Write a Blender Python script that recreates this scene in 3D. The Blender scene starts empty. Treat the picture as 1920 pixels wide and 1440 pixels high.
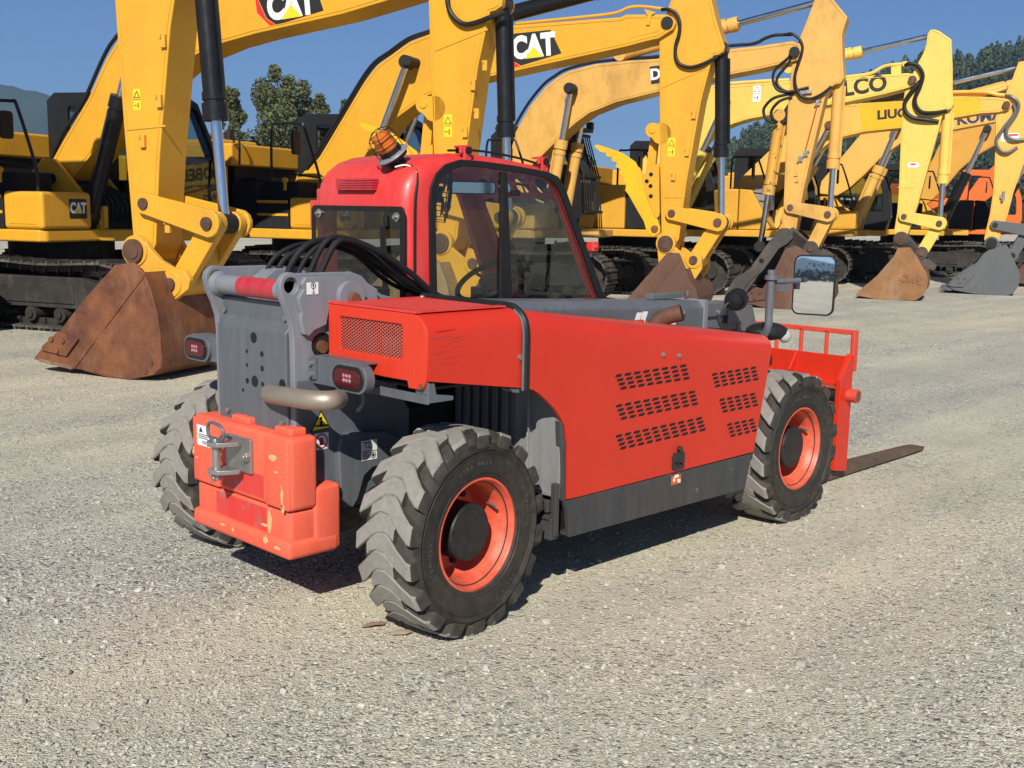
import bpy, bmesh, math, random
from mathutils import Vector, Matrix, Quaternion
scene = bpy.context.scene
COL = scene.collection
R = math.radians
PI = math.pi
rnd = random.Random(7)

# ------------------------------------------------------------------ camera
FPX = 2072.83                      # focal length in pixels of a 1920 px wide frame
CAM = Vector((-2.896, -3.966, 1.672))
YAW, PITCH, ROLL = 0.77886, 0.15679, 0.01806
fw = Vector((math.cos(PITCH)*math.cos(YAW), math.cos(PITCH)*math.sin(YAW), -math.sin(PITCH)))
_r = Vector((math.sin(YAW), -math.cos(YAW), 0))
_u = _r.cross(fw)
rt = _r*math.cos(ROLL) + _u*math.sin(ROLL)
up = -_r*math.sin(ROLL) + _u*math.cos(ROLL)
cd = bpy.data.cameras.new('camera')
cam = bpy.data.objects.new('camera', cd)
COL.objects.link(cam)
cd.sensor_width = 36.0
cd.sensor_fit = 'HORIZONTAL'
cd.lens = FPX*36.0/1920.0
cd.clip_start = 0.05
cd.clip_end = 20000
M = Matrix.Identity(4)
for i in range(3):
    M[i][0] = rt[i]; M[i][1] = up[i]; M[i][2] = -fw[i]; M[i][3] = CAM[i]
cam.matrix_world = M
scene.camera = cam

# ------------------------------------------------------------------ sky and sun
SUN_AZ, SUN_EL = R(216.7), R(36.0)
w = bpy.data.worlds.new('World'); scene.world = w; w.use_nodes = True
nt = w.node_tree; nt.nodes.clear()
sky = nt.nodes.new('ShaderNodeTexSky'); sky.sky_type = 'NISHITA'
sky.sun_disc = False; sky.sun_elevation = SUN_EL; sky.sun_rotation = R(90) - SUN_AZ
sky.altitude = 4000; sky.air_density = 1.0; sky.dust_density = 0.0; sky.ozone_density = 7.0
bg = nt.nodes.new('ShaderNodeBackground'); bg.inputs['Strength'].default_value = 0.068
wo = nt.nodes.new('ShaderNodeOutputWorld')
nt.links.new(sky.outputs[0], bg.inputs[0]); nt.links.new(bg.outputs[0], wo.inputs[0])
sd = bpy.data.lights.new('sun', 'SUN'); sd.energy = 5.0; sd.angle = R(0.53); sd.color = (1.0, 0.945, 0.86)
sun = bpy.data.objects.new('sun', sd); COL.objects.link(sun)
tosun = Vector((math.cos(SUN_EL)*math.cos(SUN_AZ), math.cos(SUN_EL)*math.sin(SUN_AZ), math.sin(SUN_EL)))
sun.rotation_euler = tosun.to_track_quat('Z', 'Y').to_euler()
sun.location = tosun*60
scene.view_settings.view_transform = 'Standard'
scene.view_settings.look = 'None'
scene.view_settings.exposure = 0.42
scene.view_settings.gamma = 1.0
scene.cycles.max_bounces = 8
scene.cycles.transparent_max_bounces = 16

# ------------------------------------------------------------------ materials
def nodes(name):
    m = bpy.data.materials.new(name); m.use_nodes = True
    t = m.node_tree; t.nodes.clear()
    out = t.nodes.new('ShaderNodeOutputMaterial')
    b = t.nodes.new('ShaderNodeBsdfPrincipled')
    t.links.new(b.outputs[0], out.inputs[0])
    return m, t, b, out
def N(t, typ, **kw):
    n = t.nodes.new(typ)
    for k, v in kw.items(): setattr(n, k, v)
    return n
def noise(t, scale, detail=4, rough=0.6, vec=None, stretch=None):
    n = N(t, 'ShaderNodeTexNoise')
    n.inputs['Scale'].default_value = scale; n.inputs['Detail'].default_value = detail; n.inputs['Roughness'].default_value = rough
    if vec is None:
        vec = N(t, 'ShaderNodeTexCoord').outputs['Object']
    if stretch:
        mp = N(t, 'ShaderNodeMapping'); mp.inputs['Scale'].default_value = stretch
        t.links.new(vec, mp.inputs['Vector']); vec = mp.outputs[0]
    t.links.new(vec, n.inputs['Vector'])
    return n.outputs['Fac']
def ramp(t, fac, p0, p1, c0=(0,0,0,1), c1=(1,1,1,1)):
    r = N(t, 'ShaderNodeValToRGB')
    r.color_ramp.elements[0].position = p0; r.color_ramp.elements[1].position = p1
    r.color_ramp.elements[0].color = c0; r.color_ramp.elements[1].color = c1
    t.links.new(fac, r.inputs[0]); return r.outputs[0]
def mixc(t, fac, a, b, mode='MIX'):
    m = N(t, 'ShaderNodeMix', data_type='RGBA', blend_type=mode)
    for inp, v in ((0, fac), (6, a), (7, b)):
        if isinstance(v, (int, float)): m.inputs[inp].default_value = v
        elif isinstance(v, (tuple, list)): m.inputs[inp].default_value = (*v[:3], 1)
        else: t.links.new(v, m.inputs[inp])
    return m.outputs[2]
def bump(t, b, h, strength, dist=0.01):
    n = N(t, 'ShaderNodeBump'); n.inputs['Strength'].default_value = strength; n.inputs['Distance'].default_value = dist
    t.links.new(h, n.inputs['Height']); t.links.new(n.outputs[0], b.inputs['Normal'])
_mats = {}
def paint(name, col, rough=0.45, metal=0.0, dust=0.25, dustcol=(0.36, 0.33, 0.28), var=0.12, wear=0.0, wearcol=(0.2, 0.09, 0.04), bumpv=0.05, scale=3.0, coat=0.0, streak=True, wscale=5.0, grime=0.0, grimecol=(0.09, 0.055, 0.03), spec=0.5):
    """painted or coated surface: slow tone drift, streaky dust, and chips of another colour"""
    if name in _mats: return _mats[name]
    m, t, b, o = nodes(name)
    tc = N(t, 'ShaderNodeTexCoord').outputs['Object']
    n1 = noise(t, scale, 5, 0.6, tc)
    dark = tuple(c*(1-var) for c in col); lite = tuple(min(1, c*(1+var)) for c in col)
    c = mixc(t, n1, dark, lite)
    rgh = None
    if dust > 0:
        n2 = noise(t, 1.6, 8, 0.7, tc, (1, 1, 0.55) if streak else None)
        n3 = noise(t, 26, 4, 0.6, tc, (1.0, 1.0, 0.18) if streak else None)
        mm = N(t, 'ShaderNodeMath', operation='MULTIPLY'); t.links.new(n2, mm.inputs[0]); t.links.new(n3, mm.inputs[1])
        f = ramp(t, mm.outputs[0], 0.12, 0.48, (0,0,0,1), (dust, dust, dust, 1))
        c = mixc(t, f, c, dustcol)
    if grime > 0:
        g1 = noise(t, 1.1, 10, 0.68, tc, (1, 1, 0.6)); c = mixc(t, ramp(t, g1, 0.52, 0.76, (0,0,0,1), (grime, grime, grime, 1)), c, grimecol)
        g2 = noise(t, 7, 8, 0.7, tc, (1.0, 1.0, 0.12)); c = mixc(t, ramp(t, g2, 0.60, 0.80, (0,0,0,1), (grime*0.8, grime*0.8, grime*0.8, 1)), c, grimecol)
    if wear > 0:
        n4 = noise(t, wscale, 9, 0.72, tc)
        f2 = ramp(t, n4, 0.70-wear*0.3, 0.74-wear*0.28)
        c = mixc(t, f2, c, wearcol)
    t.links.new(c, b.inputs['Base Color'])
    nr = noise(t, 9, 6, 0.65, tc)
    rr = N(t, 'ShaderNodeMapRange'); rr.inputs['To Min'].default_value = max(0.05, rough-0.12); rr.inputs['To Max'].default_value = min(1, rough+0.16)
    t.links.new(nr, rr.inputs['Value']); t.links.new(rr.outputs[0], b.inputs['Roughness'])
    b.inputs['Metallic'].default_value = metal; b.inputs['Specular IOR Level'].default_value = spec
    if coat: b.inputs['Coat Weight'].default_value = coat; b.inputs['Coat Roughness'].default_value = 0.12
    if bumpv: bump(t, b, noise(t, 60, 4, 0.6, tc), bumpv, 0.004)
    _mats[name] = m
    return m
def rusty(name, c0=(0.22, 0.085, 0.035), c1=(0.10, 0.040, 0.022), c2=(0.30, 0.19, 0.12), rough=0.75, s=5):
    if name in _mats: return _mats[name]
    m, t, b, o = nodes(name)
    tc = N(t, 'ShaderNodeTexCoord').outputs['Object']
    a = mixc(t, ramp(t, noise(t, s, 8, 0.7, tc), 0.38, 0.62), c0, c1)
    a = mixc(t, ramp(t, noise(t, s*0.6, 10, 0.75, tc, (1, 1, 0.35)), 0.52, 0.72), a, c2)
    a = mixc(t, ramp(t, noise(t, s*14, 4, 0.6, tc), 0.55, 0.75, (0,0,0,1), (0.5,0.5,0.5,1)), a, tuple(x*0.4 for x in c0))
    t.links.new(a, b.inputs['Base Color']); b.inputs['Roughness'].default_value = rough
    b.inputs['Metallic'].default_value = 0.15
    bump(t, b, noise(t, 45, 8, 0.7, tc), 0.35, 0.006)
    _mats[name] = m
    return m
def flat(name, col, rough=0.5, metal=0.0, emit=None, var=0.1):
    if name in _mats: return _mats[name]
    m, t, b, o = nodes(name)
    c = mixc(t, noise(t, 12, 4), tuple(x*(1-var) for x in col), tuple(min(1, x*(1+var)) for x in col))
    t.links.new(c, b.inputs['Base Color'])
    b.inputs['Roughness'].default_value = rough; b.inputs['Metallic'].default_value = metal
    _mats[name] = m
    return m
def glass(name, tint=(0.62, 0.70, 0.68), refl=0.9, dirt=0.05):
    if name in _mats: return _mats[name]
    m = bpy.data.materials.new(name); m.use_nodes = True; t = m.node_tree; t.nodes.clear()
    o = N(t, 'ShaderNodeOutputMaterial')
    tr = N(t, 'ShaderNodeBsdfTransparent'); tr.inputs[0].default_value = (*tint, 1)
    gl = N(t, 'ShaderNodeBsdfGlossy'); gl.inputs['Roughness'].default_value = 0.02; gl.inputs[0].default_value = (refl, refl, refl, 1)
    df = N(t, 'ShaderNodeBsdfDiffuse'); df.inputs[0].default_value = (0.42, 0.40, 0.36, 1)
    lw = N(t, 'ShaderNodeLayerWeight'); lw.inputs['Blend'].default_value = 0.5
    pw = N(t, 'ShaderNodeMath', operation='POWER'); t.links.new(lw.outputs['Facing'], pw.inputs[0]); pw.inputs[1].default_value = 4.0
    fr = N(t, 'ShaderNodeMath', operation='MULTIPLY_ADD'); t.links.new(pw.outputs[0], fr.inputs[0]); fr.inputs[1].default_value = 0.85; fr.inputs[2].default_value = 0.068
    m1 = N(t, 'ShaderNodeMixShader'); m2 = N(t, 'ShaderNodeMixShader')
    t.links.new(fr.outputs[0], m1.inputs[0]); t.links.new(tr.outputs[0], m1.inputs[1]); t.links.new(gl.outputs[0], m1.inputs[2])
    f = ramp(t, noise(t, 6, 8, 0.7), 0.45, 0.8, (0,0,0,1), (dirt, dirt, dirt, 1))
    t.links.new(f, m2.inputs[0]); t.links.new(m1.outputs[0], m2.inputs[1]); t.links.new(df.outputs[0], m2.inputs[2])
    t.links.new(m2.outputs[0], o.inputs[0])
    _mats[name] = m
    return m

# ------------------------------------------------------------------ mesh helpers
def spline(pts, k=6):
    """Catmull-Rom through the points"""
    P = [Vector(p) for p in pts]
    if len(P) < 3: return P
    Q = [P[0]*2-P[1]] + P + [P[-1]*2-P[-2]]
    out = []
    for i in range(1, len(Q)-2):
        a, b, c, d = Q[i-1], Q[i], Q[i+1], Q[i+2]
        for j in range(k):
            s = j/k
            out.append(0.5*((2*b) + (c-a)*s + (2*a-5*b+4*c-d)*s*s + (3*b-a-3*c+d)*s*s*s))
    out.append(P[-1])
    return out
def area2(p): return 0.5*sum(p[i][0]*p[(i+1) % len(p)][1]-p[(i+1) % len(p)][0]*p[i][1] for i in range(len(p)))
def arcpts(cx, cy, r, a0, a1, n=8):
    return [(cx+r*math.cos(R(a0+(a1-a0)*i/n)), cy+r*math.sin(R(a0+(a1-a0)*i/n))) for i in range(n+1)]
def rrect(x0, y0, x1, y1, r, n=5):
    return (arcpts(x1-r, y0+r, r, -90, 0, n) + arcpts(x1-r, y1-r, r, 0, 90, n) + arcpts(x0+r, y1-r, r, 90, 180, n) + arcpts(x0+r, y0+r, r, 180, 270, n))
def fillet(poly, r, n=4):
    """round every corner of a polygon"""
    out = []; L = len(poly)
    for i in range(L):
        a, b, c = Vector(poly[i-1]), Vector(poly[i]), Vector(poly[(i+1) % L])
        u = (a-b); v = (c-b); lu, lv = u.length, v.length
        d = min(r, lu*0.45, lv*0.45)
        p, q = b+u.normalized()*d, b+v.normalized()*d
        for j in range(n+1):
            s = j/n
            out.append(tuple((1-s)**2*p+2*s*(1-s)*b+s*s*q))
    return out
SPLIT = {'bolts': 'bolt', 'boom_pins': 'boom_pin', 'link_pins': 'link_pin', 'side_cutter': 'side_cutter', 'guide_link': 'guide_link', 'rollers': 'roller', 'boom_bracket': 'boom_bracket', 'side_doors': 'side_door', 'bucket_ears': 'bucket_ear', 'coupler': 'coupler_plate', 'thumb_arm': 'thumb_arm', 'hose_clamp': 'hose_clamp', 'boom_root': 'boom_root', 'lifting_lug': 'lifting_lug', 'drain_holes': 'drain_hole', 'cab_glass': 'cab_pane', 'thumb_bracket': 'thumb_bracket', 'step_edge': 'step_edge', 'paint_chips': 'paint_chip', 'scuff_marks': 'scuff_mark', 'logo_stroke': 'logo_stroke', 'hose_fitting': 'hose_fitting', 'window_studs': 'window_stud', 'bracket_holes': 'bracket_hole', 'handrail': 'handrail', 'side_rib': 'side_rib', 'bucket_link': 'bucket_link', 'screen_frame': 'screen_frame', 'carriage_shaft': 'carriage_shaft', 'engine_hood': 'engine_hood', 'front_lamp_housing': 'front_lamp_housing', 'guard_bracket': 'guard_bracket', 'hood_bracket': 'hood_bracket', 'wiper': 'wiper', 'label_print': 'label_print', 'radiator': 'radiator', 'step_tank': 'step_tank', 'tank': 'tank'}
class MB:
    def __init__(s): s.bm = bmesh.new()
    def _v(s, p): return s.bm.verts.new(p)
    def face(s, pts, mi=0):
        f = s.bm.faces.new([s._v(p) for p in pts]); f.material_index = mi; return s
    def box(s, x0, y0, z0, x1, y1, z1, mi=0, mat=None):
        r = bmesh.ops.create_cube(s.bm, size=1.0)
        mm = Matrix.Translation(((x0+x1)/2, (y0+y1)/2, (z0+z1)/2)) @ Matrix.Diagonal((abs(x1-x0), abs(y1-y0), abs(z1-z0), 1))
        if mat is not None: mm = mat @ mm
        bmesh.ops.transform(s.bm, matrix=mm, verts=r['verts'])
        for v in r['verts']:
            for f in v.link_faces: f.material_index = mi
        return s
    def bar(s, p0, p1, w, h, side=(0, 1, 0), mi=0):
        """rectangular bar from p0 to p1; w along side, h across"""
        p0, p1 = Vector(p0), Vector(p1); d = (p1-p0).normalized(); sd_ = Vector(side); sd_ = (sd_-d*sd_.dot(d)).normalized(); t = d.cross(sd_)
        vs = []
        for p in (p0, p1):
            vs.append([s._v(p+sd_*a*w/2+t*b*h/2) for a, b in ((-1,-1), (1,-1), (1,1), (-1,1))])
        for q in (vs[0][::-1], vs[1]): s.bm.faces.new(q).material_index = mi
        for i in range(4):
            s.bm.faces.new((vs[0][i], vs[0][(i+1) % 4], vs[1][(i+1) % 4], vs[1][i])).material_index = mi
        return s
    def cyl(s, p0, p1, r0, r1=None, n=20, mi=0, cap=True):
        p0, p1 = Vector(p0), Vector(p1); r1 = r0 if r1 is None else r1
        d = (p1-p0).normalized(); a = d.orthogonal().normalized(); b = d.cross(a)
        rings = []
        for p, r in ((p0, r0), (p1, r1)):
            rings.append([s._v(p+a*r*math.cos(2*PI*i/n)+b*r*math.sin(2*PI*i/n)) for i in range(n)])
        for i in range(n):
            s.bm.faces.new((rings[0][i], rings[0][(i+1) % n], rings[1][(i+1) % n], rings[1][i])).material_index = mi
        if cap:
            s.bm.faces.new(rings[0][::-1]).material_index = mi; s.bm.faces.new(rings[1]).material_index = mi
        return s
    def tube(s, pts, r, n=8, mi=0, k=6, smooth=True):
        P = spline(pts, k) if smooth else [Vector(p) for p in pts]
        rings = []; a = None
        for i, p in enumerate(P):
            d = (P[min(i+1, len(P)-1)]-P[max(i-1, 0)]).normalized()
            if a is None: a = d.orthogonal().normalized()
            a = (a-d*a.dot(d)).normalized(); b = d.cross(a)
            rr = r(i/(len(P)-1)) if callable(r) else r
            rings.append([s._v(p+a*rr*math.cos(2*PI*j/n)+b*rr*math.sin(2*PI*j/n)) for j in range(n)])
        for i in range(len(rings)-1):
            for j in range(n):
                s.bm.faces.new((rings[i][j], rings[i][(j+1) % n], rings[i+1][(j+1) % n], rings[i+1][j])).material_index = mi
        s.bm.faces.new(rings[0][::-1]).material_index = mi; s.bm.faces.new(rings[-1]).material_index = mi
        return s
    def prism(s, poly, d0, d1, plane='xz', mi=0, origin=None):
        """polygon in a plane, extruded from d0 to d1 along the third axis"""
        if area2(poly) < 0: poly = poly[::-1]
        def P(a, b, d):
            return {'xz': (a, d, b), 'yz': (d, a, b), 'xy': (a, b, d)}[plane]
        A = [s._v(P(a, b, d0)) for a, b in poly]; B = [s._v(P(a, b, d1)) for a, b in poly]
        f1 = s.bm.faces.new(A); f2 = s.bm.faces.new(B[::-1])
        f1.material_index = f2.material_index = mi
        for i in range(len(A)):
            j = (i+1) % len(A)
            s.bm.faces.new((A[i], B[i], B[j], A[j])).material_index = mi
        return s
    def lathe(s, prof, c, axis=(0, 1, 0), n=48, mi=0, closed=False):
        """profile of (radius, height along axis)"""
        ax = Vector(axis).normalized(); a = ax.orthogonal().normalized(); b = ax.cross(a); c = Vector(c)
        rings = [[s._v(c+ax*h+a*r*math.cos(2*PI*i/n)+b*r*math.sin(2*PI*i/n)) for i in range(n)] for r, h in prof]
        for k in range(len(rings)-1 + (1 if closed else 0)):
            q = rings[(k+1) % len(rings)]
            for i in range(n):
                s.bm.faces.new((rings[k][i], rings[k][(i+1) % n], q[(i+1) % n], q[i])).material_index = mi
        return s
    def sphere(s, c, r, scale=(1, 1, 1), u=16, v=10, mi=0):
        q = bmesh.ops.create_uvsphere(s.bm, u_segments=u, v_segments=v, radius=r)
        bmesh.ops.transform(s.bm, matrix=Matrix.Translation(c) @ Matrix.Diagonal((*scale, 1)), verts=q['verts'])
        for vv in q['verts']:
            for f in vv.link_faces: f.material_index = mi
        return s
    def loft(s, rings, mi=0, cap=True, closed=True):
        VV = [[s._v(p) for p in r] for r in rings]; n = len(VV[0])
        for i in range(len(VV)-1):
            for j in range(n if closed else n-1):
                s.bm.faces.new((VV[i][j], VV[i][(j+1) % n], VV[i+1][(j+1) % n], VV[i+1][j])).material_index = mi
        if cap:
            s.bm.faces.new(VV[0][::-1]).material_index = mi; s.bm.faces.new(VV[-1]).material_index = mi
        return s
    def build(s, name, mat, parent=None, bevel=0.0, seg=2, ang=35, smooth=True, label=None):
        bm = s.bm
        bmesh.ops.recalc_face_normals(bm, faces=bm.faces[:])
        if smooth:
            lim = R(ang)
            for f in bm.faces: f.smooth = True
            for e in bm.edges:
                if len(e.link_faces) == 2: e.smooth = (e.calc_face_angle(0) < lim) or bevel > 0
        if name in SPLIT:
            return s._split(SPLIT[name], mat, parent, bevel, seg, label)
        me = bpy.data.meshes.new(name); bm.to_mesh(me); bm.free()
        for m in (mat if isinstance(mat, (list, tuple)) else [mat]): me.materials.append(m)
        o = bpy.data.objects.new(name, me); COL.objects.link(o)
        if parent is not None: o.parent = parent
        if bevel > 0:
            b = o.modifiers.new('bevel', 'BEVEL'); b.width = bevel; b.segments = seg; b.limit_method = 'ANGLE'; b.angle_limit = R(30)
            b.harden_normals = True; b.use_clamp_overlap = True
        if label: o['label'] = label
        return o
    def _split(s, name, mat, parent, bevel, seg, label):
        """pieces that do not touch become objects of their own"""
        bm = s.bm; bm.verts.index_update(); seen = {}; isl = []
        for v in bm.verts:
            if v in seen: continue
            st, comp = [v], []; seen[v] = 1
            while st:
                q = st.pop(); comp.append(q)
                for e in q.link_edges:
                    o = e.other_vert(q)
                    if o not in seen: seen[o] = 1; st.append(o)
            lo = Vector([min(p.co[i] for p in comp) for i in range(3)]); hi = Vector([max(p.co[i] for p in comp) for i in range(3)])
            isl.append([comp, lo, hi])
        par = list(range(len(isl)))
        def f(i):
            while par[i] != i: i = par[i]
            return i
        for i in range(len(isl)):
            for j in range(i):
                if all(isl[i][1][k] <= isl[j][2][k]+0.003 and isl[j][1][k] <= isl[i][2][k]+0.003 for k in range(3)): par[f(i)] = f(j)
        groups = {}
        for i in range(len(isl)): groups.setdefault(f(i), []).extend(isl[i][0])
        first = None
        for vs in groups.values():
            keep = set(vs); nb = bm.copy(); nb.verts.ensure_lookup_table()
            idx = {v.index for v in keep}
            bmesh.ops.delete(nb, geom=[v for v in nb.verts if v.index not in idx], context='VERTS')
            me = bpy.data.meshes.new(name); nb.to_mesh(me); nb.free()
            for m in (mat if isinstance(mat, (list, tuple)) else [mat]): me.materials.append(m)
            o = bpy.data.objects.new(name, me); COL.objects.link(o)
            if parent is not None: o.parent = parent
            if bevel > 0:
                b = o.modifiers.new('bevel', 'BEVEL'); b.width = bevel; b.segments = seg; b.limit_method = 'ANGLE'; b.angle_limit = R(30); b.harden_normals = True; b.use_clamp_overlap = True
            if label: o['label'] = label
            first = first or o
        bm.free(); return first
def apply_mods(o):
    dg = bpy.context.evaluated_depsgraph_get()
    me = bpy.data.meshes.new_from_object(o.evaluated_get(dg))
    old = o.data; o.modifiers.clear(); o.data = me; bpy.data.meshes.remove(old)
def cut(o, *mbs):
    """subtract solids from a built object"""
    for mb in mbs:
        c = mb.build('cutter', flat('cut_face', (0.05, 0.05, 0.05)), o.parent, smooth=False); bpy.context.view_layer.update()
        b = o.modifiers.new('cut', 'BOOLEAN'); b.operation = 'DIFFERENCE'; b.solver = 'EXACT'; b.object = c; b.use_self = True
        apply_mods(o)
        cm = c.data; bpy.data.objects.remove(c); bpy.data.meshes.remove(cm)
    while len(o.data.materials) > 1 and o.data.materials[-1].name.startswith('cut_face'): o.data.materials.pop()
    return o
def resmooth(o, ang=35):
    bm = bmesh.new(); bm.from_mesh(o.data)
    for f in bm.faces: f.smooth = True
    for e in bm.edges:
        if len(e.link_faces) == 2: e.smooth = e.calc_face_angle(0) < R(ang)
    bm.to_mesh(o.data); bm.free()
def thing(name, label, cat, loc=(0, 0, 0), rz=0.0, group=None):
    o = bpy.data.objects.new(name, None); COL.objects.link(o); o.empty_display_size = 0.2
    o.location = loc; o.rotation_euler = (0, 0, rz)
    o['label'] = label; o['category'] = cat
    if group: o['group'] = group
    return o
def tag(o, label, cat, group=None):
    o['label'] = label; o['category'] = cat
    if group: o['group'] = group
    return o
def text(name, body, mat, parent, frame, size, bold=0.0, depth=0.002, xs=1.0, shear=0.0, label=None):
    """lettering as a mesh; frame is a matrix whose x,y span the writing and z faces the reader"""
    cu = bpy.data.curves.new(name, 'FONT'); cu.body = body; cu.size = size; cu.offset = bold; cu.extrude = depth
    cu.align_x = 'CENTER'; cu.align_y = 'CENTER'; cu.shear = shear; cu.resolution_u = 4
    t = bpy.data.objects.new(name, cu); COL.objects.link(t)
    me = bpy.data.meshes.new_from_object(t.evaluated_get(bpy.context.evaluated_depsgraph_get()))
    bpy.data.objects.remove(t); bpy.data.curves.remove(cu)
    me.transform(frame @ Matrix.Diagonal((xs, 1, 1, 1)))
    me.materials.clear(); me.materials.append(mat)
    o = bpy.data.objects.new(name, me); COL.objects.link(o); o.parent = parent
    if label: o['label'] = label
    return o
def frame_of(origin, xdir, ydir):
    x = Vector(xdir).normalized(); y = Vector(ydir); y = (y-x*y.dot(x)).normalized(); z = x.cross(y)
    m = Matrix.Identity(4)
    for i in range(3): m[i][0] = x[i]; m[i][1] = y[i]; m[i][2] = z[i]; m[i][3] = origin[i]
    return m
def ray(px, py): return fw + rt*((px-960)/FPX) - up*((py-720)/FPX)
def on(px, py, ax, v):
    """world point where the sight line of a photo pixel meets the plane x, y or z = v (used to measure the place)"""
    d = ray(px, py); i = 'xyz'.index(ax)
    return CAM + d*((v-CAM[i])/d[i])
# ------------------------------------------------------------------ the setting
def gravel_mat():
    m, t, b, o = nodes('gravel')
    tc = N(t, 'ShaderNodeTexCoord').outputs['Object']
    def vor(scale, out='Color'):
        v = N(t, 'ShaderNodeTexVoronoi'); v.inputs['Scale'].default_value = scale; t.links.new(tc, v.inputs['Vector']); return v
    v1, v2 = vor(62), vor(150)
    # warped lookup so that stones are irregular
    sep1 = N(t, 'ShaderNodeSeparateColor'); t.links.new(v1.outputs['Color'], sep1.inputs[0])
    sep2 = N(t, 'ShaderNodeSeparateColor'); t.links.new(v2.outputs['Color'], sep2.inputs[0])
    stone = N(t, 'ShaderNodeValToRGB')
    els = stone.color_ramp.elements
    els[0].position = 0.0; els[0].color = (0.12, 0.125, 0.13, 1)
    els[1].position = 1.0; els[1].color = (0.70, 0.69, 0.66, 1)
    for p, c in ((0.25, (0.32, 0.31, 0.295)), (0.55, (0.43, 0.41, 0.37)), (0.8, (0.52, 0.50, 0.455))):
        e = els.new(p); e.color = (*c, 1)
    t.links.new(sep1.outputs[0], stone.inputs[0])
    fine = N(t, 'ShaderNodeValToRGB')
    els = fine.color_ramp.elements
    els[0].position = 0.0; els[0].color = (0.33, 0.31, 0.265, 1); els[1].position = 1.0; els[1].color = (0.62, 0.585, 0.51, 1)
    t.links.new(sep2.outputs[1], fine.inputs[0])
    # where stones show and where fines have been packed by tyres
    big = noise(t, 0.35, 6, 0.6, tc, (0.35, 1.5, 1))
    mid = noise(t, 1.1, 6, 0.65, tc, (0.45, 1.5, 1))
    mm = N(t, 'ShaderNodeMath', operation='MULTIPLY_ADD'); t.links.new(big, mm.inputs[0]); mm.inputs[1].default_value = 0.62
    m2 = N(t, 'ShaderNodeMath', operation='MULTIPLY'); t.links.new(mid, m2.inputs[0]); m2.inputs[1].default_value = 0.38
    t.links.new(m2.outputs[0], mm.inputs[2])
    packed = ramp(t, mm.outputs[0], 0.41, 0.56)
    rs = N(t, 'ShaderNodeMath', operation='GREATER_THAN'); t.links.new(sep1.outputs[2], rs.inputs[0])
    thr = N(t, 'ShaderNodeMapRange'); t.links.new(packed, thr.inputs['Value']); thr.inputs['To Min'].default_value = 0.30; thr.inputs['To Max'].default_value = 0.85
    t.links.new(thr.outputs[0], rs.inputs[1])
    c = mixc(t, rs.outputs[0], fine.outputs[0], stone.outputs[0])
    pk = N(t, 'ShaderNodeMath', operation='MULTIPLY'); t.links.new(packed, pk.inputs[0]); pk.inputs[1].default_value = 0.45
    c = mixc(t, pk.outputs[0], c, (0.52, 0.49, 0.42))
    blot = ramp(t, noise(t, 0.9, 7, 0.7, tc), 0.35, 0.75, (0.86, 0.86, 0.88, 1), (1.12, 1.11, 1.08, 1))
    c = mixc(t, 1.0, c, blot, 'MULTIPLY')
    # broad lanes: sandy where vehicles run, bluish grey loose gravel between
    lane = ramp(t, noise(t, 0.16, 5, 0.55, tc, (0.35, 1.6, 1)), 0.40, 0.60)
    c = mixc(t, lane, mixc(t, 1.0, c, (0.93, 0.95, 0.98), 'MULTIPLY'), mixc(t, 1.0, c, (1.06, 1.04, 0.98), 'MULTIPLY'))
    rut = ramp(t, noise(t, 0.55, 4, 0.5, tc, (0.22, 2.2, 1)), 0.42, 0.62, (0.92, 0.92, 0.93, 1), (1.08, 1.07, 1.05, 1))
    c = mixc(t, 1.0, c, rut, 'MULTIPLY')
    c = mixc(t, 1.0, c, (1.13, 1.14, 1.05), 'MULTIPLY')
    t.links.new(c, b.inputs['Base Color'])
    b.inputs['Roughness'].default_value = 0.95; b.inputs['Specular IOR Level'].default_value = 0.2
    # height: each stone a bump, damped where packed
    inv = N(t, 'ShaderNodeMath', operation='SUBTRACT'); inv.inputs[0].default_value = 0.5; t.links.new(v1.outputs['Distance'], inv.inputs[1])
    h1 = N(t, 'ShaderNodeMath', operation='MULTIPLY'); t.links.new(inv.outputs[0], h1.inputs[0]); t.links.new(rs.outputs[0], h1.inputs[1])
    inv2 = N(t, 'ShaderNodeMath', operation='MULTIPLY_ADD'); t.links.new(v2.outputs['Distance'], inv2.inputs[0]); inv2.inputs[1].default_value = -0.5; t.links.new(h1.outputs[0], inv2.inputs[2])
    big2 = N(t, 'ShaderNodeMath', operation='MULTIPLY_ADD'); t.links.new(noise(t, 14, 6, 0.7, tc), big2.inputs[0]); big2.inputs[1].default_value = 0.9; t.links.new(inv2.outputs[0], big2.inputs[2])
    bump(t, b, big2.outputs[0], 1.0, 0.013)
    return m
GRAVEL = gravel_mat()
g = MB()
g.face([(-4200, -4200, 0), (4200, -4200, 0), (4200, 4200, 0), (-4200, 4200, 0)])
ground = g.build('ground', GRAVEL, smooth=False); ground['kind'] = 'structure'

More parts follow.
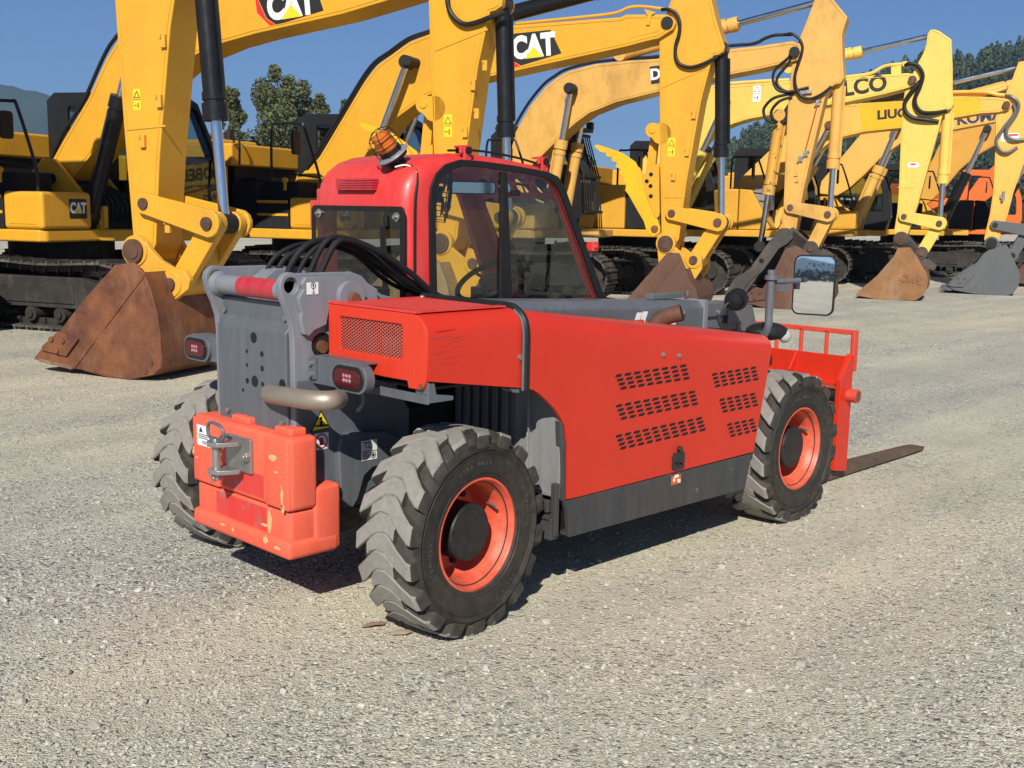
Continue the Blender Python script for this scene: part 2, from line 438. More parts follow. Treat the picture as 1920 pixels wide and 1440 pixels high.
# loose stones lying on the gravel in the foreground: one uncountable mass
def stones():
    m, t, b, o = nodes('stone')
    at = N(t, 'ShaderNodeAttribute', attribute_name='tone')
    r = N(t, 'ShaderNodeValToRGB'); e = r.color_ramp.elements
    e[0].color = (0.15, 0.148, 0.145, 1); e[1].color = (0.70, 0.68, 0.63, 1)
    q = e.new(0.45); q.color = (0.37, 0.35, 0.31, 1); q = e.new(0.8); q.color = (0.52, 0.49, 0.43, 1)
    t.links.new(at.outputs['Fac'], r.inputs[0])
    c = mixc(t, noise(t, 90, 4), r.outputs[0], (0.36, 0.335, 0.29)); t.links.new(c, b.inputs['Base Color'])
    b.inputs['Roughness'].default_value = 0.9; b.inputs['Specular IOR Level'].default_value = 0.2
    rn = random.Random(3)
    verts, faces, tone = [], [], []
    ico = bmesh.new(); bmesh.ops.create_icosphere(ico, subdivisions=1, radius=1)
    iv = [v.co.copy() for v in ico.verts]; ifc = [[v.index for v in f.verts] for f in ico.faces]; ico.free()
    n = 0
    while n < 15000:
        px, py = rn.uniform(-60, 1980), 1460-880*(rn.random()**0.8)
        p = on(px, py, 'z', 0)
        if rn.random() > min(1.0, 26/((p-CAM).length**2)): continue
        # clumped like the gravel itself
        if rn.random() < 0.35 and math.sin(p.x*1.7+2.1*math.sin(p.y*1.3))*math.sin(p.y*2.3+p.x*0.6) > 0.15: continue
        s = 0.0035+0.0075*rn.random()**2.6
        if rn.random() < 0.03: s *= 1.8
        rot = Matrix.Rotation(rn.uniform(0, 6.28), 3, 'Z'); sc = Vector((s*rn.uniform(0.8, 1.5), s*rn.uniform(0.7, 1.1), s*rn.uniform(0.45, 0.8)))
        o0 = len(verts); tn = rn.betavariate(2.4, 2.0)
        for v in iv:
            k = rn.uniform(0.8, 1.2)
            q = rot @ Vector((v.x*sc.x*k, v.y*sc.y*k, v.z*sc.z*k))
            verts.append((p.x+q.x, p.y+q.y, q.z+sc.z*0.45)); tone.append(tn)
        faces += [[o0+i for i in f] for f in ifc]
        n += 1
    me = bpy.data.meshes.new('loose_stones'); me.from_pydata(verts, [], faces)
    a = me.attributes.new('tone', 'FLOAT', 'POINT'); a.data.foreach_set('value', tone)
    me.materials.append(m)
    ob = bpy.data.objects.new('loose_stones', me); COL.objects.link(ob); ob['kind'] = 'stuff'
    tag(ob, 'loose grey and beige stones strewn over the gravel yard', 'gravel')
stones()

# hills -----------------------------------------------------------------------
def hill_mat(name, c0, c1, s):
    m, t, b, o = nodes(name)
    c = mixc(t, ramp(t, noise(t, s, 8, 0.7), 0.35, 0.65), c0, c1); t.links.new(c, b.inputs['Base Color'])
    b.inputs['Roughness'].default_value = 1.0; b.inputs['Specular IOR Level'].default_value = 0.0
    bump(t, b, noise(t, s*4, 8, 0.75), 1.0, 1.0/s*0.08)
    return m
def px_az(px): return YAW - math.atan((px-960)/FPX)
def interp(tab, x):
    if x <= tab[0][0]: return tab[0][1]
    for (a, b), (c, d) in zip(tab, tab[1:]):
        if x <= c: return b+(d-b)*(x-a)/(c-a)
    return tab[-1][1]
hn = random.Random(11)
ph = [(hn.uniform(0, 6.28), hn.uniform(0, 6.28)) for _ in range(12)]
def wob(a, r, f): return sum(math.sin(a*f*(1.7**i)*40+ph[i][0]+r*0.002*(1.6**i))*math.cos(r*0.003*(1.7**i)+ph[i][1])*0.55**i for i in range(5))
def terrain(name, mat, az0, az1, r0, r1, hfun, na=90, nr=26):
    bm = bmesh.new(); vs = []
    for i in range(na+1):
        a = az0+(az1-az0)*i/na; row = []
        for j in range(nr+1):
            r = r0+(r1-r0)*j/nr
            row.append(bm.verts.new((CAM.x+r*math.cos(a), CAM.y+r*math.sin(a), hfun(a, r)-0.5)))
        vs.append(row)
    for i in range(na):
        for j in range(nr): bm.faces.new((vs[i][j], vs[i+1][j], vs[i+1][j+1], vs[i][j+1])).smooth = True
    me = bpy.data.meshes.new(name); bm.to_mesh(me); bm.free(); me.materials.append(mat)
    o = bpy.data.objects.new(name, me); COL.objects.link(o); o['kind'] = 'structure'; return o
def rise(r, r0, rp): s = min(1, max(0, (r-r0)/(rp-r0))); return s*s*(3-2*s)
# wooded hill behind the row, on the right
RIDGE = [(1180, 380), (1300, 318), (1365, 268), (1440, 222), (1540, 175), (1615, 148), (1657, 132), (1702, 116), (1750, 122), (1790, 124), (1810, 113), (1840, 102), (1915, 103), (2000, 90), (2200, 60), (2500, 80), (2900, 160), (3300, 330)]
def h_wood(a, r):
    px = 960+FPX*math.tan(YAW-a) if abs(YAW-a) < 1.3 else 3300
    e = (392-interp(RIDGE, px))/FPX*math.cos(YAW-a)
    hh = max(0, 690*e-7)
    return hh*rise(r, 330, 680)*(1-0.35*rise(r, 720, 1150)) + (2.5*wob(a, r, 1.0) if hh > 4 else 0)*rise(r, 330, 500)
WOODM = hill_mat('forest_floor', (0.028, 0.045, 0.018), (0.05, 0.06, 0.026), 0.05)
terrain('wooded_hill', WOODM, px_az(3300), px_az(1180), 330, 1150, h_wood)
# blue mountain far off on the left
MT = [(-2400, 236), (-1500, 150), (-700, 120), (-300, 150), (-120, 172), (0, 192), (30, 191), (55, 201), (75, 198), (110, 204), (200, 234), (330, 290), (470, 345), (560, 385)]
def h_mt(a, r):
    px = 960+FPX*math.tan(YAW-a) if abs(YAW-a) < 1.25 else -2400
    e = (392-interp(MT, px))/FPX*math.cos(YAW-a)
    return max(0, 3000*e)*rise(r, 2100, 3000)*(1-0.3*rise(r, 3000, 3900)) + 9*wob(a, r, 1.3)*rise(r, 2100, 2600)*min(1, max(0, e*20))
MTM = hill_mat('mountain_forest', (0.035, 0.055, 0.03), (0.07, 0.085, 0.045), 0.006)
terrain('mountain', MTM, px_az(560), YAW+1.2, 2100, 3900, h_mt, 120, 20)
# mountain behind the camera, seen in the driving mirror
def h_back(a, r):
    d = math.degrees(a)-187.6
    return max(0, 47*math.exp(-(d/1.5)**2)+26*math.exp(-((d-3.2)/2.2)**2)+30*math.exp(-((d+9)/5)**2)+34*math.exp(-((d-14)/6)**2)+2.0*wob(a, r, 0.8))*rise(r, 2200, 3000)
terrain('mountain_behind', MTM, R(140), R(255), 2200, 3900, h_back, 80, 16)

# trees -------------------------------------------------------------------------
def leaf_mat(name, c0, c1):
    m, t, b, o = nodes(name)
    at = N(t, 'ShaderNodeAttribute', attribute_name='tone')
    c = mixc(t, at.outputs['Fac'], c0, c1)
    t.links.new(c, b.inputs['Base Color']); b.inputs['Roughness'].default_value = 0.7; b.inputs['Specular IOR Level'].default_value = 0.25
    return m
BARK = hill_mat('bark', (0.09, 0.07, 0.05), (0.16, 0.13, 0.10), 3.0)
LEAF = leaf_mat('leaves', (0.045, 0.058, 0.024), (0.14, 0.15, 0.065))
LEAF2 = leaf_mat('needles', (0.02, 0.034, 0.018), (0.06, 0.085, 0.038))
def leaf_cloud(lobes, count, size, rn):
    V, F, T = [], [], []
    wsum = [l[1]**2 for l in lobes]
    for _ in range(count):
        (c, r, sz) = rn.choices(lobes, wsum)[0]
        d = Vector((rn.gauss(0, 1), rn.gauss(0, 1), rn.gauss(0, 1))).normalized()*r*(rn.random()**0.45)
        p = Vector(c)+Vector((d.x, d.y, d.z*sz))
        n = Vector((rn.gauss(0, 1), rn.gauss(0, 1), rn.gauss(0.4, 1))).normalized(); a = n.orthogonal().normalized(); b = n.cross(a)
        s = size*rn.uniform(0.55, 1.3); o = len(V); tn = min(1, max(0, 0.5+rn.gauss(0, 0.25)))
        V += [p+a*s, p+b*s*0.6, p-a*s*0.8, p-b*s*0.55]; F.append((o, o+1, o+2, o+3)); T += [tn]*4
    return V, F, T
def leaf_obj(name, V, F, T, mat, parent=None):
    me = bpy.data.meshes.new(name); me.from_pydata([tuple(v) for v in V], [], F)
    a = me.attributes.new('tone', 'FLOAT', 'POINT'); a.data.foreach_set('value', T); me.materials.append(mat)
    o = bpy.data.objects.new(name, me); COL.objects.link(o); o.parent = parent; return o
def tree(label, px, D, top, width, seed, n=5200, group='leafy trees beyond the yard', leaf=0.19):
    a = px_az(px); D2 = D/math.cos(YAW-a)
    x, y = CAM.x+D2*math.cos(a), CAM.y+D2*math.sin(a)
    H = CAM.z+(392-top)/FPX*D; W = width/FPX*D
    rn = random.Random(seed)
    t = thing('leafy_tree', label, 'tree', (x, y, 0), rn.uniform(0, 6), group)
    mb = MB(); mb.tube([(0, 0, -0.2), (0.1, 0.05, H*0.3), (-0.1, 0.1, H*0.6), (0.05, 0, H*0.9)], lambda s: 0.02*H*(1-0.85*s)+0.02, 8)
    lobes = []
    for i in range(34):
        f = 0.10+0.88*((i+rn.random())/34); ww = W*0.5*max(0.12, math.sin(PI*min(1, max(0.02, (f-0.05)/0.97))**0.72))**0.45
        an = rn.uniform(0, 6.28); rr = ww*rn.uniform(0.2, 1.0)
        c = (rr*math.cos(an), rr*math.sin(an), H*f); lobes.append((c, max(0.5, ww*rn.uniform(0.25, 0.5)), 1.3))
        mb.tube([(0, 0, H*f*0.82), (c[0]*0.5, c[1]*0.5, H*f*0.93), c], lambda s: 0.006*H*(1-0.8*s)+0.01, 5, k=3)
    mb.build('trunk', BARK, t)
    V, F, T = leaf_cloud(lobes, n, leaf, rn)
    leaf_obj('crown', V, F, T, LEAF, t)
    return t
tree('tall full leafy tree standing highest in the clump left of the red cab', 528, 105, 146, 158, 1, 34000)
tree('slim leafy tree beside the tall one, right of the foremost yellow stick', 436, 98, 184, 72, 2, 12000)
tree('pointed leafy tree just right of the tallest tree', 602, 112, 192, 56, 3, 8000)
tree('small leafy tree top showing over the black cab roof', 648, 120, 204, 46, 4, 6000)
tree('low round tree far off left of the yellow thumb', 1122, 240, 316, 46, 5, 5000, leaf=0.3)
tree('small upright tree far off beside the black cab guard', 1097, 230, 300, 30, 6, 4000, leaf=0.28)
# the wood on the hill reads as one mass
def wood():
    rn = random.Random(21); V, F, T = [], [], []
    for i in range(2600):
        px = rn.uniform(1200, 2700)
        a = px_az(px); r = 360+(rn.random()**0.8)*420
        z = h_wood(a, r)
        if z < 1.5: continue
        x, y = CAM.x+r*math.cos(a), CAM.y+r*math.sin(a)
        h = rn.uniform(7, 15); con = rn.random() < 0.6; tone0 = rn.uniform(0.1, 0.9)
        k = 120
        for j in range(k):
            f = (j+rn.random())/k
            rad = (h*0.20*(1-f)**0.8+0.4) if con else h*0.27*math.sin(PI*min(1, 0.12+0.88*f))**0.7
            an = rn.uniform(0, 6.28); q = rad*rn.uniform(0.55, 1.05)
            p = Vector((x+q*math.cos(an), y+q*math.sin(an), z-1+h*(0.1+0.9*f)))
            n = Vector((math.cos(an), math.sin(an), rn.uniform(0.1, 0.9))).normalized(); u = n.orthogonal().normalized(); v = n.cross(u)
            s = h*rn.uniform(0.03, 0.062); o = len(V)
            V += [p+u*s, p+v*s, p-u*s, p-v*s]; F.append((o, o+1, o+2, o+3)); T += [min(1, max(0, tone0+rn.gauss(0, 0.15)))]*4
    o = leaf_obj('hillside_wood', V, F, T, LEAF2); o['kind'] = 'stuff'
    tag(o, 'dark mixed wood covering the hill behind the excavator booms', 'forest')
wood()

# a low line of trees across the far side of the yard behind the camera (the driving mirror shows it)
def treeline():
    rn = random.Random(33); V, F, T = [], [], []
    for i in range(260):
        a = R(rn.uniform(172, 204)); r = rn.uniform(300, 340); x, y = CAM.x+r*math.cos(a), CAM.y+r*math.sin(a); h = rn.uniform(1.5, 3.6)*(2.2 if rn.random() < 0.06 else 1)
        for j in range(60):
            p = Vector((x+rn.gauss(0, h*0.35), y+rn.gauss(0, h*0.35), h*rn.random())); n = Vector((rn.gauss(0, 1), rn.gauss(0, 1), rn.gauss(0.4, 1))).normalized(); u = n.orthogonal().normalized(); v = n.cross(u); s = rn.uniform(0.2, 0.5); o = len(V)
            V += [p+u*s, p+v*s, p-u*s, p-v*s]; F.append((o, o+1, o+2, o+3)); T += [rn.random()]*4
    o = leaf_obj('tree_line', V, F, T, LEAF2); o['kind'] = 'stuff'
    tag(o, 'dark line of trees across the yard, seen in the driving mirror', 'trees')
treeline()
# the air itself: pale even haze that far hills fade into
def air():
    m = bpy.data.materials.new('air'); m.use_nodes = True; t = m.node_tree; t.nodes.clear()
    o = N(t, 'ShaderNodeOutputMaterial'); v = N(t, 'ShaderNodeVolumePrincipled')
    v.inputs['Color'].default_value = (0.42, 0.66, 1.0, 1); v.inputs['Density'].default_value = 0.00021; v.inputs['Anisotropy'].default_value = 0.2
    t.links.new(v.outputs[0], o.inputs['Volume'])
    mb = MB(); mb.box(-4300, -4300, -1.5, 4300, 4300, 420); h = mb.build('haze', m, smooth=False); h['kind'] = 'stuff'
    tag(h, 'thin pale blue haze lying over the yard and the far hills', 'haze')
air()
# ------------------------------------------------------------------ the telehandler
RED = paint('red_paint', (0.57, 0.026, 0.010), 0.36, spec=0.35, dust=0.14, dustcol=(0.42, 0.10, 0.05), var=0.10, wear=0.06, wearcol=(0.25, 0.06, 0.04), coat=0.06, bumpv=0.03, grime=0.16, grimecol=(0.30, 0.05, 0.03))
CABRED = paint('cab_red', (0.62, 0.026, 0.022), 0.42, dust=0.25, dustcol=(0.55, 0.24, 0.2), var=0.07, coat=0.15, bumpv=0.03)
CORAL = paint('faded_red', (0.74, 0.105, 0.055), 0.66, spec=0.3, dust=0.4, dustcol=(0.76, 0.21, 0.14), var=0.08, wear=0.16, wearcol=(0.62, 0.42, 0.2), bumpv=0.32, wscale=3.2, grime=0.22, grimecol=(0.36, 0.06, 0.04))
SMOOTHRED = paint('worn_red', (0.62, 0.035, 0.025), 0.5, dust=0.2, dustcol=(0.5, 0.2, 0.18), wear=0.35, wearcol=(0.36, 0.12, 0.12), bumpv=0.05, wscale=9)
RIMRED = paint('rim_red', (0.68, 0.06, 0.018), 0.4, dust=0.45, dustcol=(0.55, 0.30, 0.22), var=0.1, bumpv=0.05, streak=False)
GREY = paint('grey_paint', (0.080, 0.092, 0.108), 0.45, dust=0.35, dustcol=(0.24, 0.235, 0.22), var=0.1, grime=0.25, grimecol=(0.11, 0.075, 0.05), wear=0.09, wearcol=(0.2, 0.12, 0.07), bumpv=0.05)
LGREY = paint('light_grey_paint', (0.16, 0.172, 0.20), 0.5, dust=0.4, dustcol=(0.36, 0.35, 0.34), var=0.08, wear=0.08, wearcol=(0.2, 0.11, 0.06), bumpv=0.04)
SILL = paint('sill_grey', (0.034, 0.036, 0.040), 0.5, spec=0.35, dust=0.5, dustcol=(0.11, 0.105, 0.098), var=0.2, wear=0.22, wearcol=(0.17, 0.165, 0.155), bumpv=0.12, wscale=8, grime=0.4, grimecol=(0.10, 0.06, 0.035))
DARK = paint('dark_steel', (0.011, 0.011, 0.0125), 0.6, spec=0.3, dust=0.3, dustcol=(0.06, 0.053, 0.046), bumpv=0.1)
RUB = paint('rubber', (0.009, 0.009, 0.0095), 0.5, spec=0.3, dust=0.2, dustcol=(0.05, 0.048, 0.045), bumpv=0.02)
TYREW = paint('tyre_sidewall', (0.015, 0.0145, 0.014), 0.6, spec=0.3, dust=0.35, dustcol=(0.14, 0.115, 0.08), bumpv=0.1, streak=False, scale=8, grime=0.35, grimecol=(0.12, 0.095, 0.06))
TREAD = paint('tyre_tread', (0.215, 0.20, 0.18), 0.95, spec=0.2, dust=0.7, dustcol=(0.30, 0.275, 0.235), var=0.35, bumpv=0.6, streak=False, scale=40, wear=0.15, wearcol=(0.15, 0.145, 0.14), wscale=18)
FLANK = paint('tyre_flank', (0.034, 0.032, 0.030), 0.9, spec=0.2, dust=0.7, dustcol=(0.12, 0.103, 0.078), var=0.25, bumpv=0.3, streak=False, scale=20)
HUBB = paint('hub_black', (0.010, 0.010, 0.011), 0.45, spec=0.35, dust=0.3, dustcol=(0.07, 0.07, 0.07), bumpv=0.15, streak=False)
ZINC = paint('zinc', (0.42, 0.42, 0.40), 0.4, metal=0.8, dust=0.4, dustcol=(0.2, 0.17, 0.14), bumpv=0.15, streak=False, wear=0.15, wearcol=(0.2, 0.1, 0.05))
STAIN = paint('stained_steel', (0.36, 0.31, 0.25), 0.5, metal=0.6, dust=0.4, dustcol=(0.3, 0.22, 0.14), bumpv=0.1)
CHROME = paint('chrome', (0.62, 0.63, 0.65), 0.16, metal=1.0, dust=0.05, bumpv=0.0)
RUST = rusty('rust')
RUSTD = rusty('rust_dark', (0.13, 0.06, 0.035), (0.06, 0.033, 0.024), (0.2, 0.13, 0.09))
WHITE = flat('white_sticker', (0.72, 0.72, 0.70), 0.5, var=0.04)
BLACK = flat('black_ink', (0.012, 0.012, 0.012), 0.5)
YEL = flat('label_yellow', (0.80, 0.55, 0.02), 0.5)
INKRED = flat('label_red', (0.60, 0.02, 0.03), 0.5)
GLASS = glass('cab_glass', (0.60, 0.66, 0.64), 1.0, 0.012)
HOLE_SHADE = flat('hole_shade', (0.006, 0.006, 0.006), 0.9)  # near-black colour painted for the shade inside holes, slots and pipe mouth
LENSRED = flat('lens_red', (0.075, 0.004, 0.008), 0.12)
LENSCL = flat('lens_clear', (0.36, 0.17, 0.18), 0.08)
TAPE = paint('red_tape', (0.45, 0.012, 0.025), 0.3, dust=0.15, var=0.25, scale=30, bumpv=0.2)

TH = thing('telehandler', 'compact red and grey telehandler with lowered forks, parked before the excavator row', 'telehandler', (0, 0, 0))
W_OUT, WB, RG = 0.942, 2.436, 0.405

# --- wheels
def make_wheel(x, side, steer, fl):
    """side -1 right, +1 left; fl turns the chevrons the rolling way"""
    hw = 0.1425
    yc = side*(W_OUT-hw)
    m = MB()
    prof = [(0.2285, 0.116), (0.2285, 0.126), (0.219, 0.128), (0.213, 0.116), (0.207, 0.092), (0.196, 0.074), (0.190, 0.05), (0.187, -0.015), (0.172, -0.040), (0.12, -0.046), (0.05, -0.046), (0.05, -0.06), (0.20, -0.07), (0.21, -0.10), (0.2285, -0.12)]
    m.lathe(prof, (0, 0, 0), (0, side, 0), 64)
    for k in range(8):
        a = 2*PI*k/8+0.2; c = Vector((0.148*math.cos(a), side*-0.045, 0.148*math.sin(a)))
        m.cyl(c, c+Vector((0, side*0.02, 0)), 0.015, n=6, mi=1)
    m.cyl((0.165, side*0.03, 0.08), (0.15, side*0.09, 0.075), 0.006, n=8, mi=2)
    wheel = m.build('wheel', [RIMRED, DARK, ZINC], TH)
    wheel.location = (x, yc, RG); wheel.rotation_euler = (0, 0, steer)
    h = MB(); h.lathe([(0.02, -0.05), (0.116, -0.05), (0.116, 0.078), (0.110, 0.085), (0.0001, 0.085)], (0, 0, 0), (0, side, 0), 40)
    for k in range(3):
        a = 2*PI*k/3+0.9; c = Vector((0.09*math.cos(a), side*0.085, 0.09*math.sin(a))); h.cyl(c, c+Vector((0, side*0.003, 0)), 0.006, n=10)
    h.build('hub_cap', HUBB, wheel)
    t = MB()
    t.lathe([(0.205, -0.10), (0.228, -0.118), (0.24, -0.130), (0.29, -0.141), (0.343, -0.1425), (0.368, -0.128), (0.388, -0.10), (0.397, 0), (0.388, 0.10), (0.368, 0.128), (0.350, 0.1415), (0.344, 0.1455), (0.338, 0.1425), (0.331, 0.137), (0.325, 0.1365), (0.285, 0.1385), (0.25, 0.134), (0.240, 0.131), (0.236, 0.133), (0.230, 0.128), (0.224, 0.116), (0.205, 0.10)], (0, 0, 0), (0, side, 0), 96, mi=1)
    for ring_r, ring_h in ((0.3245, 0.1375), (0.248, 0.1345)):
        t.lathe([(ring_r-0.0025, ring_h-0.002), (ring_r, ring_h+0.002), (ring_r+0.0025, ring_h-0.002)], (0, 0, 0), (0, side, 0), 96, mi=1)
    NL = 18
    rn = random.Random(int(x*10)+side+5)
    secs = [(0.1445, -0.068, 0.036, 0.352, 0.374), (0.1410, -0.064, 0.038, 0.357, 0.400), (0.130, -0.055, 0.039, 0.364, 0.4120), (0.088, -0.022, 0.041, 0.384, 0.4145), (0.046, 0.018, 0.041, 0.390, 0.4155), (0.022, 0.034, 0.040, 0.392, 0.4158), (-0.020, 0.035, 0.036, 0.392, 0.4158), (-0.045, 0.020, 0.031, 0.392, 0.4155), (-0.068, 0.000, 0.027, 0.391, 0.4145)]
    for sgn in (1, -1):
        for k in range(NL):
            a0 = 2*PI*(k+(0.5 if sgn < 0 else 0))/NL
            rings = []
            for (ww, s, th, rb, rtp) in secs:
                j = rn.uniform(-0.0022, 0.0022)
                pr = []
                for ds, rr in ((-th-0.007, rb), (-th+j, rtp-0.006), (-th+0.007, rtp+j*0.5), (th-0.007, rtp-j*0.5), (th-j, rtp-0.006), (th+0.007, rb)):
                    a = a0 + fl*(s+ds)/0.415
                    pr.append(t._v((rr*math.cos(a), side*sgn*(ww+j), rr*math.sin(a))))
                rings.append(pr)
            for i in range(len(rings)-1):
                for j in range(6):
                    f = t.bm.faces.new((rings[i][j], rings[i][(j+1) % 6], rings[i+1][(j+1) % 6], rings[i+1][j]))
                    f.material_index = 0 if (j in (1, 2, 3) and i >= 1) else 2
            for q in (rings[0], rings[-1]):
                f = t.bm.faces.new(q); f.material_index = 2
    # carcass between the lugs is dusty too
    for f in t.bm.faces:
        if f.material_index == 1 and all(math.hypot(v.co.x, v.co.z) > 0.361 for v in f.verts): f.material_index = 2
    t.build('tyre', [TREAD, TYREW, FLANK], wheel, ang=28)
    # raised lettering on the sidewall
    lt = MB()
    def arc_text(body, r, amid, size):
        cu = bpy.data.curves.new('tmp', 'FONT'); cu.size = size; cu.extrude = 0.0015; cu.align_x = 'CENTER'; cu.align_y = 'CENTER'; cu.resolution_u = 2
        to = bpy.data.objects.new('tmp', cu); COL.objects.link(to)
        step = size*0.80/r; a = amid+step*(len(body)-1)/2
        for ch in body:
            if ch != ' ':
                cu.body = ch; bpy.context.view_layer.update()
                me = bpy.data.meshes.new_from_object(to.evaluated_get(bpy.context.evaluated_depsgraph_get()))
                c = Vector((r*math.cos(a)*(-side), side*0.1392, r*math.sin(a)))
                ydir = Vector((c.x, 0, c.z)).normalized(); xdir = ydir.cross(Vector((0, side, 0)))
                me.transform(frame_of(c, xdir, ydir)); lt.bm.from_mesh(me); bpy.data.meshes.remove(me)
            a -= step
        bpy.data.objects.remove(to); bpy.data.curves.remove(cu)
    if side < 0:
        arc_text('XTRA-WALL', 0.285, R(97), 0.028); arc_text('OXTRAWALL', 0.298, R(12), 0.026); arc_text('XTRAWALL', 0.288, R(190), 0.026); arc_text('12-16.5', 0.30, R(-58), 0.026)
        lt.build('sidewall_lettering', flat('letter_rubber', (0.055, 0.052, 0.048), 0.7), wheel, smooth=False)
    else: lt.bm.free()
    return wheel
make_wheel(0, -1, R(5.2), -1)
make_wheel(0, 1, R(5.2), -1)
make_wheel(WB, -1, R(1.3), -1)
make_wheel(WB, 1, R(1.3), -1)

# --- chassis, axles and wheel-well plates
c = MB()
c.box(-0.30, -0.27, 0.40, 2.75, 0.27, 0.80)
c.box(0.46, -0.86, 0.27, 1.95, 0.86, 0.44)
c.cyl((0, -0.70, RG), (0, 0.70, RG), 0.085, n=20); c.sphere((0, 0, RG), 0.19, (1, 0.9, 1))
c.cyl((WB, -0.70, RG), (WB, 0.70, RG), 0.085, n=20); c.sphere((WB, 0, RG), 0.19, (1, 0.9, 1))
for s in (-1, 1):
    c.box(-0.12, s*0.62, 0.30, 0.12, s*0.73, 0.52); c.box(WB-0.12, s*0.62, 0.30, WB+0.12, s*0.73, 0.52)
c.box(0.5, -0.90, 0.45, 1.9, -0.3, 1.0, mi=0)
c.build('chassis', DARK, TH, 0.008)
# rear frame below the plates, with the arched fender bracket
f = MB()
f.prism([(-0.405, 0.42), (0.18, 0.42), (0.18, 0.80), (0.10, 0.92), (0.02, 0.98), (-0.405, 0.98)], -0.302, -0.27)
f.prism([(-0.405, 0.42), (0.18, 0.42), (0.18, 0.98), (-0.405, 0.98)], 0.27, 0.302)
f.box(-0.40, -0.27, 0.40, -0.36, 0.27, 0.80)
f.build('rear_frame', GREY, TH, 0.004)
# fender/axle hanger: inverted-L plate beside the rear wheel
a = MB()
def fo(px, py, y): p = on(px, py, 'y', y); return (p.x, p.z)
hang = [fo(*q, -0.34) for q in ((640, 935), (636, 840), (640, 822), (655, 812), (725, 808), (752, 822), (758, 852), (745, 868), (700, 876), (684, 892), (672, 935), (662, 952))]
a.prism(hang, -0.34, -0.30)
a.build('axle_hanger', GREY, TH, 0.006)

# --- counterweight with hitch
cw = MB(); wc = 0.372
def soft(mb, x0, y0, z0, x1, y1, z1, r, n=3):
    q = MB(); q.box(x0, y0, z0, x1, y1, z1); bmesh.ops.bevel(q.bm, geom=q.bm.edges[:], offset=r, segments=n, profile=0.5, affect='EDGES')
    me = bpy.data.meshes.new('tmp'); q.bm.to_mesh(me); q.bm.free(); mb.bm.from_mesh(me); bpy.data.meshes.remove(me)
soft(cw, -0.490, -wc, 0.466, -0.352, wc, 0.765, 0.022, 4)          # upper casting
soft(cw, -0.372, -wc+0.001, 0.276, -0.240, wc-0.001, 0.552, 0.018)  # step behind it
soft(cw, -0.479, -wc+0.012, 0.315, -0.350, wc-0.012, 0.462, 0.012)  # recessed lower casting
soft(cw, -0.502, -wc-0.003, 0.270, -0.252, wc+0.003, 0.346, 0.022, 4)  # bottom lip
soft(cw, -0.496, 0.16, 0.47, -0.44, wc-0.006, 0.755, 0.010); soft(cw, -0.496, -wc+0.006, 0.47, -0.44, -0.195, 0.755, 0.010)
o = cw.build('counterweight', CORAL, TH, ang=40)
CWT = o
b = MB(); b.box(-0.455, -0.33, 0.76, -0.375, -0.21, 0.795); b.box(-0.455, -0.02, 0.76, -0.375, 0.115, 0.795)
b.build('lifting_lug', CORAL, CWT, 0.012, 3)
p = MB(); p.box(-0.4912, -0.185, 0.490, -0.4885, 0.150, 0.585); p.build('worn_patch', SMOOTHRED, CWT)
p = MB(); p.box(-0.4802, -0.185, 0.350, -0.4775, 0.205, 0.448); p.build('worn_patch', SMOOTHRED, CWT)
s_ = MB(); s_.box(-0.4975, 0.22, 0.635, -0.4945, 0.325, 0.725); st = s_.build('sticker', WHITE, CWT)
s_ = MB(); s_.prism([(0.275, 0.695), (0.305, 0.695), (0.29, 0.718)], -0.4982, -0.4972, 'yz')
for zz in (0.685, 0.677, 0.669, 0.655, 0.648): s_.box(-0.4982, 0.235, zz-0.0015, -0.4972, 0.31 if zz > 0.66 else 0.28, zz+0.0015)
s_.build('sticker_print', BLACK, CWT)
# chipped paint down to the putty coloured primer
CHIP = paint('primer', (0.62, 0.42, 0.18), 0.8, dust=0.3, dustcol=(0.2, 0.12, 0.05), wear=0.3, wearcol=(0.16, 0.10, 0.04), wscale=30, bumpv=0.3)
ch = MB(); rn = random.Random(5)
def chip(y, z, wy, hz, x=-0.4968):
    n = 11; pts = []
    for i in range(n):
        an = 2*PI*i/n; q = rn.uniform(0.6, 1.15); pts.append((y+wy*math.cos(an)*q, z+hz*math.sin(an)*q))
    ch.prism(pts, x-0.0008, x+0.002, 'yz')
chip(-0.265, 0.675, 0.03, 0.012); chip(-0.285, 0.62, 0.02, 0.004); chip(-0.325, 0.53, 0.009, 0.05); chip(-0.328, 0.478, 0.011, 0.02)
chip(-0.206, 0.40, 0.020, 0.055, -0.4795); chip(-0.21, 0.325, 0.018, 0.018, -0.5025); chip(-0.29, 0.31, 0.025, 0.008, -0.5025); chip(0.36, 0.60, 0.008, 0.02); chip(0.33, 0.575, 0.012, 0.004); chip(0.12, 0.318, 0.02, 0.006, -0.5025); chip(0.04, 0.312, 0.008, 0.01, -0.5025)
chip(-0.17, 0.375, 0.03, 0.006, -0.4808)
ch.build('paint_chips', CHIP, CWT, smooth=False)
